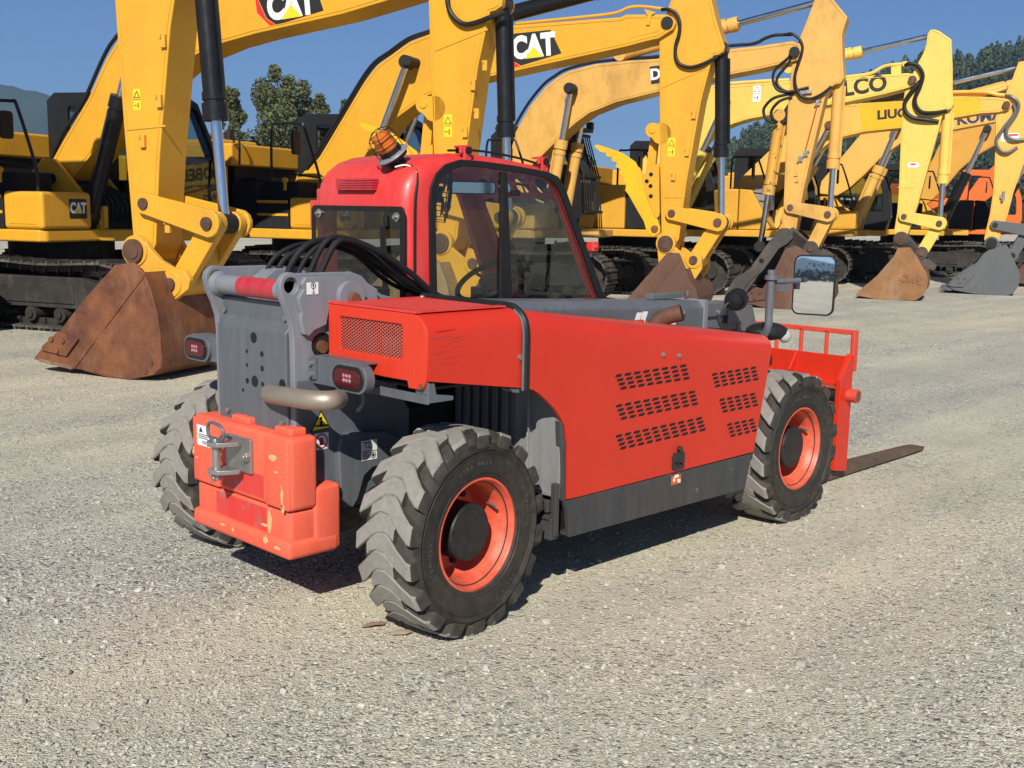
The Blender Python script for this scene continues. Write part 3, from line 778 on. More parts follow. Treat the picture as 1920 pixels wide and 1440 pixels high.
# hitch: clevis of two tongues, pin with flat loop handle
h = MB()
h.box(-0.506, -0.115, 0.580, -0.480, 0.075, 0.725)
for z0 in (0.690, 0.574):
    tong = [(-0.495, -0.045), (-0.495, 0.065), (-0.555, 0.075), (-0.600, 0.062), (-0.625, 0.02), (-0.605, -0.022), (-0.555, -0.05), (-0.525, -0.06)]
    h.prism(tong, z0, z0+0.020, 'xy')
h.cyl((-0.583, 0.020, 0.545), (-0.583, 0.020, 0.72), 0.017, n=16)
h.cyl((-0.505, -0.09, 0.65), (-0.522, -0.09, 0.65), 0.022, n=6); h.cyl((-0.522, -0.09, 0.65), (-0.53, -0.09, 0.65), 0.012, n=10)
h.cyl((-0.56, 0.02, 0.555), (-0.606, 0.02, 0.555), 0.014, n=10)
h.build('hitch', ZINC, CWT, 0.004)
h = MB(); loop = [(-0.583+dx, 0.020+dy, z) for dx, dy, z in ((0, 0.03, 0.712), (0, 0.058, 0.73), (0, 0.060, 0.765), (0, 0.035, 0.783), (0, -0.035, 0.778), (0, -0.058, 0.758), (0, -0.056, 0.728), (0, -0.03, 0.712), (0, 0.03, 0.712))]
h.tube(loop, 0.0075, 8, k=4); h.box(-0.591, -0.02, 0.708, -0.575, 0.055, 0.724); h.build('hitch_pin_handle', GREY, CWT)

# --- rear boom plates: two ears, tow bar, cover plate, reinforcement, pivot
def ear(s):
    e = MB()
    poly = [(-0.385, 0.55), (0.10, 0.55), (0.10, 1.0), (0.02, 1.16), (0.01, 1.33)] + [(-0.10, 1.39), (-0.168, 1.407), (-0.384, 1.407)] + arcpts(-0.42, 1.36, 0.052, 65, 190, 10) + [(-0.462, 1.31), (-0.438, 1.26), (-0.418, 1.20), (-0.412, 1.14), (-0.408, 0.55)]
    e.prism(poly, s*0.262, s*0.296)
    o = e.build('boom_plate', LGREY, TH)
    k = MB(); k.cyl((-0.42, s*0.2, 1.36), (-0.42, s*0.4, 1.36), 0.032, n=24); cut(o, k)
    if s < 0:
        k = MB(); k.cyl((-0.275, s*0.2, 1.115), (-0.275, s*0.4, 1.115), 0.05, n=28); cut(o, k)
    bv = o.modifiers.new('bevel', 'BEVEL'); bv.width = 0.004; bv.segments = 2; bv.limit_method = 'ANGLE'; bv.harden_normals = True
    return o
for s in (-1, 1):
    E_ = ear(s)
    q = MB(); y0, y1 = (s*0.296, s*0.322)
    rp = [fo(340+x/4.8, 470+y/4.8, -0.322) for x, y in ((1120, 238), (1430, 232), (1500, 262), (1560, 320), (1580, 400), (1560, 480), (1400, 500), (1340, 500), (1310, 668), (1200, 720), (1155, 772), (1105, 755), (1078, 620), (1088, 560), (1062, 490), (1060, 425), (1102, 352), (1086, 305))]
    q.prism(rp, min(y0, y1), max(y0, y1)); q.build('reinforcement_plate', LGREY, E_, 0.005)
    q = MB(); q.cyl((-0.158, s*0.32, 1.308), (-0.158, s*0.345, 1.308), 0.066, n=32); q.build('pivot_boss', LGREY, E_, 0.003)
    q = MB(); q.cyl((-0.158, s*0.345, 1.302), (-0.158, s*0.368, 1.302), 0.026, n=24); q.build('pivot_pin', RUST, E_, 0.004)
    if s < 0:
        q = MB(); q.box(-0.366, -0.325, 1.325, -0.312, -0.3225, 1.372)
        q.build('sticker', WHITE, E_); q = MB()
        q.lathe([(0.010, 0), (0.0125, 0.0005), (0.0125, 0.001), (0.010, 0.001)], (-0.337, -0.3255, 1.36), (0, -1, 0), 20); q.box(-0.340, -0.3262, 1.355, -0.334, -0.3252, 1.366)
        q.tube([(-0.337, -0.3258, 1.348), (-0.337, -0.3258, 1.340), (-0.332, -0.3258, 1.334), (-0.337, -0.3258, 1.329), (-0.342, -0.3258, 1.333)], 0.0015, 6)
        q.build('sticker_print', BLACK, E_)
        q = MB(); q.cyl((-0.275, -0.29, 1.115), (-0.275, -0.25, 1.115), 0.046, n=24, mi=1); q.cyl((-0.275, -0.303, 1.108), (-0.275, -0.25, 1.108), 0.026, n=20, mi=0)
        q.build('lower_pin', [RUST, DARK], E_)
t = MB(); t.cyl((-0.405, -0.262, 1.335), (-0.405, 0.262, 1.335), 0.041, n=32); t.cyl((-0.405, -0.262, 1.335), (-0.405, -0.235, 1.335), 0.052, 0.043, n=32); t.cyl((-0.405, 0.235, 1.335), (-0.405, 0.262, 1.335), 0.043, 0.055, n=32)
tb = t.build('tow_bar', LGREY, TH)
t = MB(); t.lathe([(0.0412, -0.20), (0.0422, -0.20), (0.0422, 0.075), (0.0412, 0.075)], (-0.405, 0, 1.335), (0, 1, 0), 48); t.build('reflective_tape', TAPE, tb)
p = MB()
p.prism([(-0.392, 1.285), (-0.396, 1.205), (-0.425, 1.165), (-0.425, 0.90), (-0.418, 0.62), (-0.40, 0.62), (-0.40, 1.15), (-0.378, 1.20), (-0.376, 1.285)], -0.258, 0.258)
plate = p.build('rear_cover', GREY, TH, 0.006)
hl = MB()
def disc_at(px, py, rr, x=-0.4262):
    q = on(px, py, 'x', -0.425); hl.cyl((x+0.004, q.y, q.z), (x, q.y, q.z), rr, n=20)
for zx, zy, rr in ((652, 782, .023), (590, 905, .008), (725, 930, .012), (592, 1028, .008), (728, 1060, .012), (594, 1170, .012), (662, 1175, .024), (732, 1200, .010), (557, 1255, .008), (910, 1205, .022)):
    disc_at(340+zx/4.8, 470+zy/4.8, rr)
hl.build('drain_holes', HOLE_SHADE, plate, smooth=False)
bl = MB()
for y in (-0.225, 0.235): bl.cyl((-0.40, y, 1.225), (-0.408, y, 1.225), 0.011, n=10)
bl.cyl((-0.425, 0.18, 0.80), (-0.435, 0.18, 0.80), 0.012, n=6); bl.cyl((-0.425, -0.235, 0.805), (-0.44, -0.235, 0.805), 0.012, n=6)
bl.build('bolts', ZINC, plate)
# bent steel pipe under the lamp
p = MB(); p.tube([on(636, 748, 'x', -0.36), on(618, 751, 'x', -0.43), on(580, 750, 'x', -0.475), on(540, 744, 'x', -0.478), on(512, 740, 'x', -0.45), on(506, 738, 'x', -0.425)], 0.038, 20, k=8)
p.build('exhaust_pipe', STAIN, TH)
p = MB(); p.tube([(-0.345, -0.655, 0.97), (-0.345, -0.655, 0.93), (-0.36, -0.64, 0.90)], 0.010, 8); p.build('lamp_cable', RUB, TH)

# --- tail lamps on arms
for s in (-1, 1):
    a = MB()
    a.box(-0.335, s*0.298, 0.972, -0.33, s*0.64, 1.078); a.box(-0.335, s*0.31, 1.074, -0.255, s*0.64, 1.080); a.box(-0.335, s*0.31, 0.968, -0.265, s*0.60, 0.974)
    a.box(-0.345, s*0.298, 0.985, -0.335, s*0.345, 1.07)
    arm = a.build('lamp_arm', GREY, TH, 0.004)
    b = MB(); 
    for zz in (1.005, 1.05): b.cyl((-0.345, s*0.32, zz), (-0.356, s*0.32, zz), 0.011, n=12)
    b.build('bolts', ZINC, arm)
    yc = s*0.572
    r0 = MB(); r0.prism(rrect(yc-0.113, 0.963, yc+0.113, 1.077, 0.056, 8), -0.352, -0.31, 'yz')
    hs = r0.build('lamp_housing', GREY, arm, 0.003)
    r0 = MB(); r0.prism(rrect(yc-0.098, 0.973, yc+0.098, 1.067, 0.046, 8), -0.358, -0.35, 'yz'); r0.build('lamp_gasket', RUB, arm, 0.004)
    r0 = MB(); r0.prism(rrect(yc-0.083, 0.985, yc+0.083, 1.055, 0.034, 8), -0.3615, -0.357, 'yz'); r0.build('tail_light', LENSRED, arm, 0.003)
    r0 = MB()
    for i in range(-1, 2):
        for j in (-1, 1): r0.sphere((-0.3612, yc+i*0.019, 1.02+j*0.009), 0.0085, (0.4, 1, 1), 10, 6)
    r0.build('bulb_cluster', LENSCL, arm)

# --- rear hood
HX0, HX1, HY, HT = -0.25, 0.236, -0.925, 1.283
def hood_ring(x, zb, zt, y_in, rad=0.085, th=0.018, k=0.0):
    pts = [(HY, zb), (HY, zt-rad-0.1)] + [(HY+rad-rad*math.cos(R(i*15)), zt-rad+rad*math.sin(R(i*15))) for i in range(7)] + [(y_in*0.5+HY*0.5, zt+0.004), (y_in, zt+0.006)]
    inn = [(y_in, zt+0.006-th), (HY+rad, zt-th)] + [(HY+rad-(rad-th)*math.cos(R(i*15)), zt-rad+(rad-th)*math.sin(R(i*15))) for i in range(5, -1, -1)] + [(HY+th, zt-rad-0.1), (HY+th, zb)]
    return [(x+k*max(0, z-0.452)*0.237, y, z) for y, z in pts+inn]
m = MB(); secs = []
for i in range(9):
    x = HX0+(HX1-HX0)*i/8
    secs.append(hood_ring(x, 1.040+(0.967-1.040)*i/8, HT, -0.34))
m.loft(secs)
rh = m.build('rear_hood', RED, TH, ang=25)
def yz(px, py, x): p = on(px, py, 'x', x); return (p.y, p.z)
zz6 = lambda x, y: (560+x/3.84, 550+y/3.84)
rf = [(-0.322, HT), (-0.322, 1.09)] + [yz(*zz6(*q), HX0) for q in ((240, 468), (500, 570), (640, 600), (798, 628), (808, 680), (905, 697), (922, 660))] + [(HY, 1.06), (HY, HT-0.085)] + [(HY+0.085-0.085*math.cos(R(i*15)), HT-0.085+0.085*math.sin(R(i*15))) for i in range(1, 7)]
m = MB(); m.prism(rf, HX0-0.012, HX0+0.003, 'yz')
face_ = m.build('rear_panel', paint('rear_red', (0.62, 0.034, 0.011), 0.42, spec=0.3, dust=0.15, dustcol=(0.55, 0.2, 0.15), var=0.06, wear=0.04, wearcol=(0.25, 0.06, 0.04)), TH)
gy0, gy1, gz0, gz1 = -0.782, -0.398, 1.108, 1.240
g0 = yz(*zz6(310, 165), HX0); g1 = yz(*zz6(762, 470), HX0)
k = MB(); k.prism(rrect(-0.785, 1.108, -0.395, 1.240, 0.012, 4), HX0-0.1, HX0+0.1, 'yz'); cut(face_, k)
bv = face_.modifiers.new('bevel', 'BEVEL'); bv.width = 0.003; bv.segments = 2; bv.limit_method = 'ANGLE'; bv.harden_normals = True
MESHRED = paint('mesh_red', (0.62, 0.10, 0.07), 0.5, dust=0.3, dustcol=(0.5, 0.35, 0.3))
m = MB(); nst = 22
for d in (-1, 1):
    yy = -0.80
    for i in range(-14, 44):
        y0 = -0.785+i*0.0225*1.0; run = 0.132*1.75
        p0 = [y0, 1.108]; p1 = [y0+d*run, 1.240]
        pts = []
        a_, b_ = Vector(p0), Vector(p1)
        t0, t1 = 0.0, 1.0
        for lim, sg in ((-0.785, 1), (-0.395, -1)):
            dy = b_.x-a_.x; fa = (lim-a_.x)/dy
            if (sg > 0) == (dy > 0): t0 = max(t0, fa)
            else: t1 = min(t1, fa)
        if t1-t0 < 0.03: continue
        a2, b2 = a_.lerp(b_, t0), a_.lerp(b_, t1)
        m.bar((HX0-0.004+d*0.0012, a2.x, a2.y), (HX0-0.004+d*0.0012, b2.x, b2.y), 0.0022, 0.0026, (1, 0, 0))
m.build('mesh_grille', MESHRED, face_, smooth=False)
m = MB(); m.box(HX0+0.06, -0.87, 1.05, HX0+0.10, -0.33, 1.25, mi=0)
for i in range(4): m.box(HX0+0.045, -0.60-0.02*i, 1.11+0.02*(i % 2), HX0+0.06, -0.61-0.02*i, 1.17, mi=1)
m.build('radiator', [DARK, GREY], rh)
# top screen and its frame, bolts
m = MB()
m.box(-0.215, -0.80, HT+0.0035, 0.19, -0.38, HT+0.0085)
m.build('top_screen', paint('screen_red', (0.66, 0.035, 0.02), 0.6, dust=0.2, bumpv=0.9, var=0.2, scale=90), rh, 0.003)
m = MB()
m.box(-0.262, -0.86, HT+0.002, -0.225, -0.32, HT+0.012); m.box(-0.225, -0.86, HT+0.0035, 0.21, -0.815, HT+0.010); m.box(-0.225, -0.37, HT+0.004, 0.21, -0.325, HT+0.0105)
m.build('screen_frame', CABRED, rh, 0.002)
m = MB()
q = on(975.4, 669.8, 'y', HY); m.cyl((q.x, HY, q.z), (q.x, HY-0.008, q.z), 0.012, n=16)
m.sphere((0.2, -0.36, HT+0.012), 0.012, (1, 1, 0.6)); m.build('bolts', ZINC, rh)
m = MB(); m.cyl((HX0-0.012, -0.895, 1.018), (HX0-0.016, -0.895, 1.018), 0.011, n=12); m.build('rusty_bolt', RUST, face_)
# scuff marks on the hood side, where something dragged along it
SC = paint('scuff', (0.30, 0.03, 0.03), 0.7, dust=0.6, dustcol=(0.12, 0.05, 0.05), var=0.3, scale=30)
m = MB(); rn = random.Random(9)
for (x0, x1, z, hh) in ((-0.245, -0.14, 1.195, .004), (-0.14, -0.075, 1.19, .0025), (-0.15, -0.075, 1.176, .0022), (-0.20, -0.14, 1.163, .002), (-0.24, -0.16, 1.135, .0022), (-0.19, -0.09, 1.118, .0022), (-0.19, -0.10, 1.095, .002), (-0.22, -0.12, 1.222, .0018), (-0.14, -0.06, 1.156, .0018)):
    up_, lo_ = [], []
    for i in range(9):
        xx = x0+(x1-x0)*i/8; ww = hh*math.sin(PI*(i+0.6)/9.2)*rn.uniform(0.4, 1.0); zc = z+rn.uniform(-0.001, 0.001)+0.006*(i/8)
        up_.append((xx, zc+ww)); lo_.append((xx, zc-ww*0.6))
    m.prism(up_+lo_[::-1], HY-0.0006, HY+0.001)
m.build('scuff_marks', SC, rh, smooth=False)
# rubber seal between the two hoods
m = MB()
sp = [(-0.30, 1.290), (-0.60, 1.288), (-0.82, 1.287), (-0.875, 1.276), (-0.915, 1.243), (-0.93, 1.19), (-0.931, 1.08), (-0.931, 0.957)]
m.tube([(0.254+0.0*i, y, z) for i, (y, z) in enumerate(sp)], 0.0165, 10, k=6)
m.build('hood_seal', RUB, TH)
m = MB(); m.tube([(0.236, y-0.004, z) for y, z in sp[3:]], 0.006, 8); m.build('seal_edge', GREY, TH)
# support bracket below the rear hood
m = MB()
m.prism([(-0.245, 0.955), (-0.245, 1.03), (-0.215, 1.03), (-0.205, 0.985), (-0.12, 0.972), (-0.12, 0.955)], -0.918, -0.90)
m.box(-0.248, -0.915, 0.950, -0.236, -0.50, 0.985); m.box(-0.248, -0.915, 0.985, -0.236, -0.845, 1.035)
m.prism([(0.18, 0.968), (0.235, 0.960), (0.235, 0.945), (0.20, 0.950)], -0.92, -0.86)
m.box(-0.23, -0.90, 1.0, 0.24, -0.35, 1.012, mi=1)
m.build('hood_bracket', [GREY, DARK], TH, 0.003)

# --- engine cover: side panel, rounded shoulder and sloping top
HY2 = -0.93
ARCH = [(0.268, 0.957), (0.30, 0.955), (0.335, 0.935), (0.37, 0.910), (0.405, 0.884), (0.44, 0.854), (0.47, 0.820), (0.498, 0.782), (0.511, 0.74), (0.519, 0.70), (0.524, 0.64), (0.526, 0.458)]
m = MB(); secs = []
HYs = HY; HY = HY2
for x, zb in ARCH: secs.append(hood_ring(x, zb, 1.313-0.135*x, -0.22))
for i in range(1, 19):
    x = 0.526+(1.965-0.526)*i/18; kk = max(0, min(1, (x-1.2)/0.765))
    secs.append(hood_ring(x, 0.456, 1.313-0.135*x-0.0*kk, -0.22, k=kk))
m.loft(secs)
hood = m.build('engine_cover', RED, TH, ang=22)
m = MB(); e_ = hood_ring(1.965, 0.456, 1.313-0.135*1.965, -0.22, k=1)[:10]
m.face([(x-0.004, y, z) for x, y, z in e_]+[(2.05, -0.22, 0.46)]); m.build('cover_front', DARK, hood, smooth=False)
# louvre slots as near-black plates, the openings' shade put into the colour
def slots(rows, cols, s0, s1, e0, e1, nm='vent_slots'):
    """s0,s1 first and last row start, e0,e1 first and last row end (pixels of a 2.4x crop)"""
    mb = MB()
    for r_ in range(rows):
        v = r_/(rows-1)
        A = Vector(s0).lerp(Vector(s1), v); B = Vector(e0).lerp(Vector(e1), v)
        for c_ in range(cols):
            u0 = c_/cols; u1 = (c_+0.66)/cols
            a, b = A.lerp(B, u0), A.lerp(B, u1)
            pa, pb = on(960+a.x/2.4, 460+a.y/2.4, 'y', HY2), on(960+b.x/2.4, 460+b.y/2.4, 'y', HY2)
            hgt = 0.0062
            mb.prism(fillet([(pa.x-0.004, pa.z-hgt), (pb.x-0.004, pb.z-hgt), (pb.x+0.004, pb.z+hgt), (pa.x+0.004, pa.z+hgt)], 0.004, 2), HY2-0.0012, HY2+0.004)
    return mb.build(nm, HOLE_SHADE, hood, smooth=False)
slots(4, 8, (466, 588), (488, 644), (798, 538), (812, 594))
slots(4, 9, (468, 724), (490, 780), (836, 656), (850, 708))
slots(4, 10, (468, 860), (488, 914), (868, 774), (884, 824))
slots(4, 6, (900, 582), (914, 634), (1108, 548), (1120, 598))
slots(4, 5, (934, 697), (948, 748), (1104, 666), (1118, 714))
slots(4, 4, (968, 808), (984, 858), (1098, 782), (1112, 828))
m = MB()
for q in ((1243, 665), (1273, 667)):
    p = on(*q, 'y', HY2); m.cyl((p.x, HY2, p.z), (p.x, HY2-0.005, p.z), 0.012, n=16); m.cyl((p.x, HY2-0.005, p.z), (p.x, HY2-0.011, p.z), 0.007, n=6)
m.build('bolts', ZINC, hood)
p0, p1 = on(1259, 883, 'y', HY2), on(1283, 845, 'y', HY2)
m = MB(); m.prism(rrect(p0.x, p0.z, p1.x, p1.z, 0.016, 5), HY2-0.006, HY2+0.002); m.prism(rrect(p0.x+0.03, p0.z+0.03, p1.x-0.03, p1.z-0.05, 0.01, 4), HY2-0.016, HY2-0.005); m.cyl(((p0.x+p1.x)/2, HY2, p0.z+0.10), ((p0.x+p1.x)/2, HY2-0.018, p0.z+0.10), 0.014, n=16)
m.build('latch', paint('latch_black', (0.012, 0.012, 0.013), 0.25, dust=0.1), hood, 0.002)

# --- sill under the cover
sl = [(0.55, 0.284), (0.532, 0.40), (0.51, 0.452), (1.962, 0.448), (1.945, 0.40), (1.905, 0.268)]
m = MB(); m.prism(sl, -0.928, -0.905)
m.box(0.552, -0.905, 0.285, 1.90, -0.80, 0.30)
sill = m.build('side_sill', SILL, TH, 0.004)
p0, p1 = on(1259, 910, 'y', -0.93), on(1277, 889, 'y', -0.93)
m = MB(); m.prism([(p0.x, p0.z), (p1.x, p0.z), (p1.x, p1.z), (p0.x, p1.z)], -0.9305, -0.927)
lb = m.build('worn_label', flat('label_orange', (0.55, 0.12, 0.02), 0.6), sill)
m = MB(); m.box(p0.x+0.012, -0.9315, p0.z+0.015, p0.x+0.025, -0.9302, p1.z-0.012); m.box(p1.x-0.03, -0.9315, p0.z+0.015, p1.x-0.015, -0.9302, p1.z-0.02); m.box(p0.x+0.02, -0.9315, p0.z+0.032, p1.x-0.02, -0.9302, p0.z+0.046); m.box(p0.x+0.05, -0.9313, p0.z+0.004, p1.x-0.004, -0.9301, p0.z+0.02)
m.build('label_print', WHITE, sill)

# --- wheel-well: ribbed guard, flat guard plate and brackets
m = MB()
m.box(0.485, -0.64, 0.44, 0.50, -0.27, 0.98)
for i in range(6):
    y = -0.62+i*0.06; m.box(0.462, y, 0.46, 0.486, y+0.033, 0.975)
m.build('ribbed_guard', GREY, TH, 0.005)
m = MB()
m.box(0.488, -0.915, 0.46, 0.50, -0.642, 0.985); m.box(0.470, -0.742, 0.48, 0.489, -0.733, 0.985); m.box(0.474, -0.91, 0.468, 0.489, -0.76, 0.49)
gp = m.build('guard_plate', paint('guard_grey', (0.17, 0.175, 0.18), 0.65, dust=0.7, dustcol=(0.30, 0.285, 0.26), var=0.2, wear=0.12, wearcol=(0.4, 0.38, 0.34), bumpv=0.15), TH, 0.004)
m = MB()
m.prism([(0.505, 0.45), (0.526, 0.45), (0.518, 0.70), (0.495, 0.79), (0.48, 0.80)], -0.924, -0.89)
m.box(0.465, -0.92, 0.30, 0.49, -0.89, 0.53)
m.box(0.45, -0.94+0.03, 0.285, 0.50, -0.60, 0.38); m.box(0.455, -0.885, 0.40, 0.475, -0.60, 0.455); m.box(0.44, -0.90, 0.375, 0.51, -0.60, 0.392)
m.build('guard_bracket', SILL, TH, 0.004)

# --- warning labels on the rear frame
def lab(px0, py0, px1, py1, y):
    a, b = on(px0, py1, 'y', y), on(px1, py0, 'y', y); return a.x, a.z, b.x, b.z
yL = -0.3045
A, B_, C_ = fo(582, 811, yL), fo(621, 803, yL), fo(602, 769, yL)
m = MB(); m.prism([A, B_, C_], yL, yL+0.003); wl = m.build('warning_triangle', BLACK, TH)
cx_, cz_ = (A[0]+B_[0]+C_[0])/3, (A[1]+B_[1]+C_[1])/3
m = MB(); m.prism([(cx_+(q[0]-cx_)*0.82, cz_+(q[1]-cz_)*0.82) for q in (A, B_, C_)], yL-0.0008, yL+0.002); m.build('label_field', YEL, wl)
m = MB(); m.cyl((cx_, yL-0.0014, cz_+0.022), (cx_, yL, cz_+0.022), 0.007, n=12); m.prism([(cx_-0.008, cz_-0.012), (cx_+0.01, cz_-0.014), (cx_+0.006, cz_+0.014), (cx_-0.004, cz_+0.014)], yL-0.0014, yL); m.bar((cx_-0.03, yL-0.001, cz_-0.006), (cx_+0.034, yL-0.001, cz_-0.010), 0.001, 0.008)
m.build('label_print', BLACK, wl)
x0, z0, x1, z1 = lab(589, 810, 616, 845, yL)
m = MB(); m.prism([(x0, z0), (x1, z0), (x1, z1), (x0, z1)], yL, yL+0.003); pl = m.build('hand_warning_label', WHITE, TH)
cx_, cz_ = (x0+x1)/2, (z0+z1)/2; rr = (x1-x0)*0.44
m = MB(); m.lathe([(rr*0.8, 0), (rr, 0), (rr, 0.001), (rr*0.8, 0.001)], (cx_, yL-0.0002, cz_), (0, -1, 0), 32); m.bar((cx_-rr*0.6, yL-0.0012, cz_+rr*0.6), (cx_+rr*0.6, yL-0.0012, cz_-rr*0.6), 0.001, rr*0.17, (0, 1, 0)); m.build('label_ring', INKRED, pl)
m = MB(); m.prism(rrect(cx_-rr*.3, cz_-rr*.5, cx_+rr*.3, cz_+rr*.1, rr*.1), yL-0.0008, yL)
for i in range(4): m.box(cx_-rr*.3+i*rr*.16, yL-0.0008, cz_, cx_-rr*.3+i*rr*.16+rr*.11, yL, cz_+rr*(.5 if i in (1, 2) else .4))
m.build('label_hand', BLACK, pl)
yL = -0.3425
x0, z0, x1, z1 = lab(678, 823, 707, 865, yL)
m = MB(); m.prism([(x0, z0), (x1, z0), (x1, z1), (x0, z1)], yL, yL+0.003); pl = m.build('service_label', WHITE, TH)
m = MB(); zm = z0+(z1-z0)*0.45; ww = x1-x0
m.box(x0, yL-0.001, zm-0.0012, x1, yL, zm+0.0012); m.lathe([(0.010, 0), (0.012, 0), (0.012, 0.001), (0.010, 0.001)], (x0+ww*.38, yL, zm+0.028), (0, -1, 0), 20); m.bar((x0+ww*.45, yL-0.0005, zm+0.022), (x0+ww*.68, yL-0.0005, zm+0.008), 0.001, 0.004); m.box(x0+ww*.1, yL-0.001, z1-0.010, x0+ww*.6, yL, z1-0.006)
m.lathe([(0.011, 0), (0.014, 0), (0.014, 0.001), (0.011, 0.001)], (x0+ww*.74, yL, z0+(zm-z0)*.5), (0, -1, 0), 20); m.cyl((x0+ww*.74, yL-0.001, z0+(zm-z0)*.5), (x0+ww*.74, yL, z0+(zm-z0)*.5), 0.007, n=10); m.build('label_print', BLACK, pl)
m = MB(); m.lathe([(0.011, 0), (0.014, 0), (0.014, 0.001), (0.011, 0.001)], (x0+ww*.28, yL, z0+(zm-z0)*.5), (0, -1, 0), 20); m.bar((x0+ww*.18, yL-0.0005, z0+(zm-z0)*.62), (x0+ww*.38, yL-0.0005, z0+(zm-z0)*.38), 0.001, 0.003); m.build('label_ring', INKRED, pl)

# --- boom, lowered and running forward beside the cab
def bz(x): return 1.268-0.0455*(x-0.05)
BY0, BY1 = -0.165, 0.085
m = MB(); secs = []
for x, hgt in ((0.02, 0.24), (0.3, 0.235), (1.0, 0.23), (1.8, 0.225), (2.585, 0.22)):
    zt, zb = bz(x), bz(x)-hgt
    secs.append([(x, BY0, zb+0.03), (x, BY0, zt-0.04), (x, BY0+0.035, zt), (x, BY1-0.035, zt), (x, BY1, zt-0.04), (x, BY1, zb+0.03), (x, BY1-0.03, zb), (x, BY0+0.03, zb)])
m.loft(secs)
boom = m.build('boom', GREY, TH, 0.01, 3)
m = MB()   # root of the boom between the ears: tall plates with a sweeping top edge
rootp = [(-0.25, 1.06), (-0.25, 1.36), (-0.20, 1.395), (-0.10, 1.405), (-0.04, 1.385), (0.0, 1.345), (0.06, 1.305), (0.16, 1.278), (0.40, 1.256), (0.40, 1.04)]
m.prism(rootp, -0.255, -0.228); m.prism(rootp, 0.15, 0.255)
m.build('boom_root', LGREY, boom, 0.004)
m = MB(); m.box(2.56, BY0-0.008, 0.93, 2.60, BY1+0.008, bz(2.58)+0.008); m.build('boom_collar', LGREY, boom, 0.004)
m = MB(); m.box(2.60, -0.115, 0.955, 3.08, 0.045, 1.120); m.box(2.64, -0.135, 1.05, 2.92, -0.115, 1.13); m.box(2.86, -0.14, 1.0, 3.02, 0.06, 1.125)
m.prism([(3.0, 1.10), (3.16, 1.10), (3.30, 0.80), (3.32, 0.30), (3.20, 0.25), (3.12, 0.70), (3.0, 0.93)], -0.12, 0.05)
m.box(2.2, -0.06, bz(2.2), 2.50, 0.0, bz(2.3)+0.035); m.cyl((2.55, -0.05, bz(2.5)+0.02), (2.55, -0.05, bz(2.5)+0.05), 0.015, n=10)
m.build('inner_boom', GREY, boom, 0.006)
m = MB()   # white strokes of a logo half hidden by the cover
for (x0, x1, zlo, zhi) in ((1194, 1203, 606, 586), (1205, 1214, 606, 584), (1262, 1270, 613, 594)):
    a0, a1 = on(x0-6, zlo, 'y', BY0), on(x1-6, zlo, 'y', BY0); b0, b1 = on(x0+1, zhi, 'y', BY0), on(x1+1, zhi, 'y', BY0)
    m.prism([(a0.x, a0.z), (a1.x, a1.z), (b1.x, b1.z), (b0.x, b0.z)], BY0-0.0015, BY0+0.001)
m.build('logo_stroke', WHITE, boom)
m = MB(); m.cyl((2.35, BY0, 1.10), (2.35, BY0-0.014, 1.10), 0.016, n=6); m.cyl((2.75, -0.135, 1.075), (2.75, -0.15, 1.075), 0.016, n=6); m.build('bolts', ZINC, boom)

# --- hydraulic hoses over the boom root
hoses = []
for i in range(6):
    y0 = 0.17-0.038*i; lift = 0.10+0.022*i-0.05*(i % 2)
    pts = [(-0.20+0.012*i, y0+0.06, 1.22), (-0.19+0.03*i, y0+0.05, 1.40), (-0.08+0.02*i, y0+0.03, 1.455+lift*0.35), (0.10, y0+0.02, 1.47+lift*0.32), (0.24, y0, 1.43+lift*0.25), (0.40, y0-0.02, 1.335+0.02*(i % 3)), (0.56, y0-0.03, 1.265), (0.75, y0-0.03, 1.22)]
    m = MB(); m.tube(pts, 0.0105+0.002*(i % 3), 10, k=8); m.build('hydraulic_hose', RUB, TH)
m = MB(); m.box(-0.24, -0.20, 1.05, 0.3, 0.2, 1.24); m.box(-0.1, 0.1, 1.2, 0.4, 0.30, 1.30); m.build('valve_block', DARK, TH, 0.01)

# --- stub of the upright exhaust on the cover
m = MB(); m.tube([(1.84, -0.36, 1.03), (1.845, -0.37, 1.085), (1.87, -0.41, 1.12), (1.91, -0.48, 1.145)], 0.045, 20, k=8)
ex = m.build('exhaust_stack', RUSTD, TH)
m = MB(); d = Vector((0.04, -0.07, 0.025)).normalized(); m.cyl(Vector((1.91, -0.48, 1.145))-d*0.001, Vector((1.91, -0.48, 1.145))+d*0.003, 0.041, n=20); m.build('exhaust_mouth', HOLE_SHADE, ex)
m = MB(); m.box(1.62, -0.35, 1.06, 1.76, -0.33, 1.105); m.build('exhaust_guard', RED, TH, 0.004)
# --- cab
CY0, CY1 = 0.12, 0.88
def cab_prof(o=0.0):
    P = [(0.50, 0.80), (0.50, 1.66), (0.505, 1.72), (0.525, 1.79), (0.565, 1.85), (0.63, 1.895), (0.72, 1.924), (0.85, 1.940), (1.0, 1.944), (1.2, 1.932), (1.42, 1.908), (1.51, 1.892), (1.575, 1.865), (1.62, 1.82), (1.65, 1.76), (1.985, 1.17), (2.02, 1.05), (2.02, 0.80)]
    if not o: return P
    out = []
    for i in range(len(P)):
        a, b, c = Vector(P[i-1]), Vector(P[i]), Vector(P[(i+1) % len(P)])
        n1 = Vector(((b-a).y, -(b-a).x)).normalized(); n2 = Vector(((c-b).y, -(c-b).x)).normalized()
        n = (n1+n2).normalized(); out.append(tuple(b+n*o/max(0.4, n.dot(n1))))
    return out
m = MB(); m.prism(cab_prof(), CY0, CY1)
cabo = m.build('cab', CABRED, TH, smooth=False)
